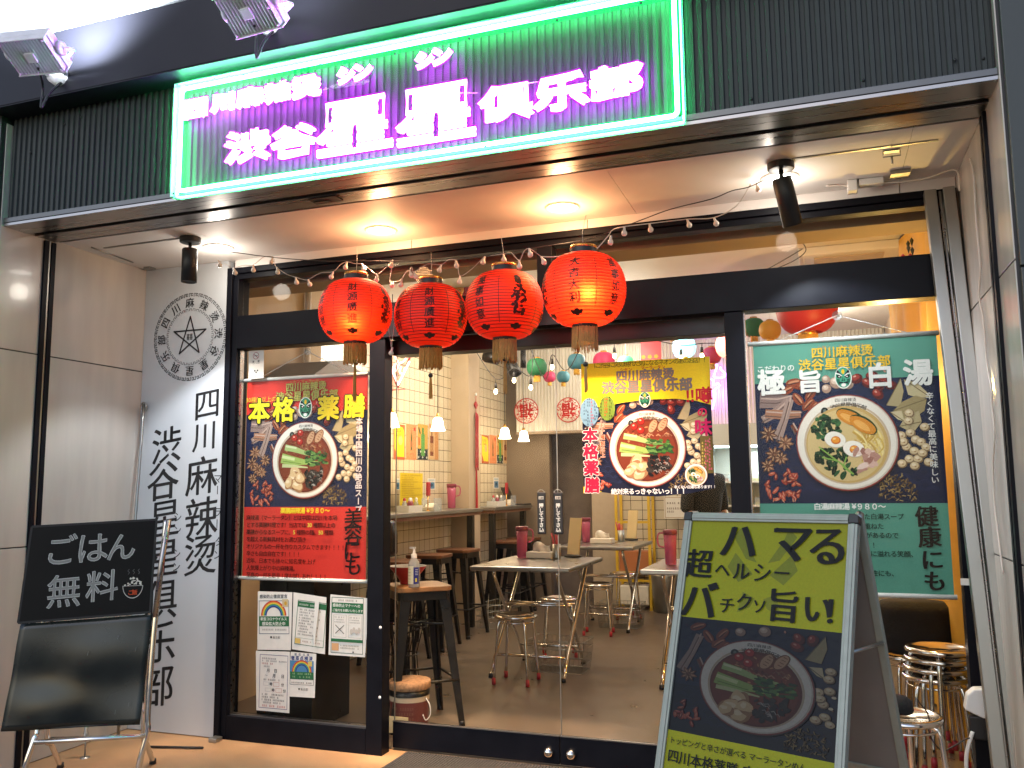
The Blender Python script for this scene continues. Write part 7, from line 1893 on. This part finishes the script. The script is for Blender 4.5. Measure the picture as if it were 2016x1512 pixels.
# ---------------- person behind the poster
pz = at(1389, 1000, Y=4.45)
def person(loc):
    t = thing('person', 'person in a black top standing with the back turned behind the yellow poster', 'person', loc)
    def skin(name, pts, edges, radii, m, sub=2):
        me = bpy.data.meshes.new(name); me.from_pydata([Vector(p) for p in pts], edges, []); me.materials.append(m)
        o = bpy.data.objects.new(name, me); S.collection.objects.link(o); o.parent = t
        sm = o.modifiers.new('skin', 'SKIN'); sm.use_smooth_shade = True
        for v_, r_ in zip(me.skin_vertices[0].data, radii): v_.radius = r_ if isinstance(r_, tuple) else (r_, r_)
        me.skin_vertices[0].data[0].use_root = True
        s2 = o.modifiers.new('sub', 'SUBSURF'); s2.levels = s2.render_levels = sub
        return o
    sk_ = mat('skin', (.45, .27, .19), .5)
    skin('body', [(0, 0, .95), (0, 0, 1.40), (0, 0, 1.50), (0, -.02, 1.58), (0, -.01, 1.68), (-.20, 0, 1.36), (-.25, .02, 1.10), (-.22, -.14, .94), (-.21, -.20, .90), (.20, 0, 1.36), (.25, .02, 1.10), (.22, -.14, .94), (.21, -.20, .90)],
         [(0, 1), (1, 2), (2, 3), (3, 4), (1, 5), (5, 6), (6, 7), (7, 8), (1, 9), (9, 10), (10, 11), (11, 12)], [.11, .09, .055, .078, .085, .045, .038, .028, .025, .045, .038, .028, .025], sk_)
    skin('black_top', [(0, 0, .92), (0, 0, 1.18), (0, 0, 1.38), (0, 0, 1.45), (-.19, 0, 1.38), (-.245, .01, 1.14), (-.25, 0, 1.05), (.19, 0, 1.38), (.245, .01, 1.14), (.25, 0, 1.05)], [(0, 1), (1, 2), (2, 3), (2, 4), (4, 5), (5, 6), (2, 7), (7, 8), (8, 9)], [(.19, .13), (.18, .125), (.17, .12), (.09, .08), .075, .065, .062, .075, .065, .062], mat('black_cotton', (.008, .008, .009), .9))
    skin('trousers', [(0, 0, .92), (-.10, 0, .82), (-.11, -.01, .48), (-.11, .02, .06), (.10, 0, .82), (.11, -.01, .48), (.11, .02, .06)], [(0, 1), (1, 2), (2, 3), (0, 4), (4, 5), (5, 6)], [(.16, .12), .095, .07, .055, .095, .07, .055], mat('dark_trousers', (.02, .02, .024), .8))
    hb_ = MB(); hb_.lathe([(.0001, .105), (.05, .095), (.088, .05), (.096, 0), (.090, -.05), (.07, -.08), (.0001, -.085)], Vector(loc) + Vector((0, -.012, 1.655)), 22); hb_.build('hair', mat('black_hair', (.012, .010, .009), .4), t)
    for sx in (-1, 1):
        mb = MB(); mb.lathe([(.0001, .06), (.04, .055), (.048, .02), (.05, .001), (.0001, .0)], Vector(loc) + Vector((sx * .11, .03, .003)), 14, M=Matrix.Diagonal((.9, 2.0, 1))); mb.build('shoe', M['blackm'], t)
    return t
pr_ = person((pz.x, 4.45, .003))
pr_.rotation_euler = (0, 0, R(55))

# ---------------- lamps added out of view to light the room
for x, y, e in ((-.6, 2.95, 52), (.6, 3.3, 22), (1.7, 1.3, 7), (.2, 4.5, 46), (2.2, 4.2, 18)):
    t = thing('room_fill_lamp', 'unseen round ceiling lamp added to light the restaurant inside', 'ceiling lamp', (x, y, 2.89), 'unseen ceiling lamps added inside')
    mb = MB(); mb.lathe([(.14, .008), (.14, -.02), (.12, -.03), (.0001, -.032)], (x, y, 2.89), 24); mb.build('opal_cover', M['roomlamp'] if 'roomlamp' in M else M.setdefault('roomlamp', emis('opal_lamp', (1, .82, .60), 6)), t)
    lamp('POINT', 'room_fill', (x, y, 2.66), e * .85, (1, .87, .70), t, .26)
l_ = at(1820, 690, Y=1.1); t = thing('curtain_fill_lamp', 'small warm lamp added unseen behind the green banner to light the yellow curtain', 'lamp', (2.5, 1.0, 1.9)); mb = MB(); mb.lathe([(.0001, .05), (.04, .04), (.05, 0), (.04, -.04), (.0001, -.05)], (2.5, 1.0, 1.9), 14); mb.build('bulb', M['bulbl'], t); lamp('POINT', 'lamp_light', (2.5, 1.0, 1.82), 42, (1, .60, .15), t, .05)  # no visible fitting here: added to brighten the curtain and wall
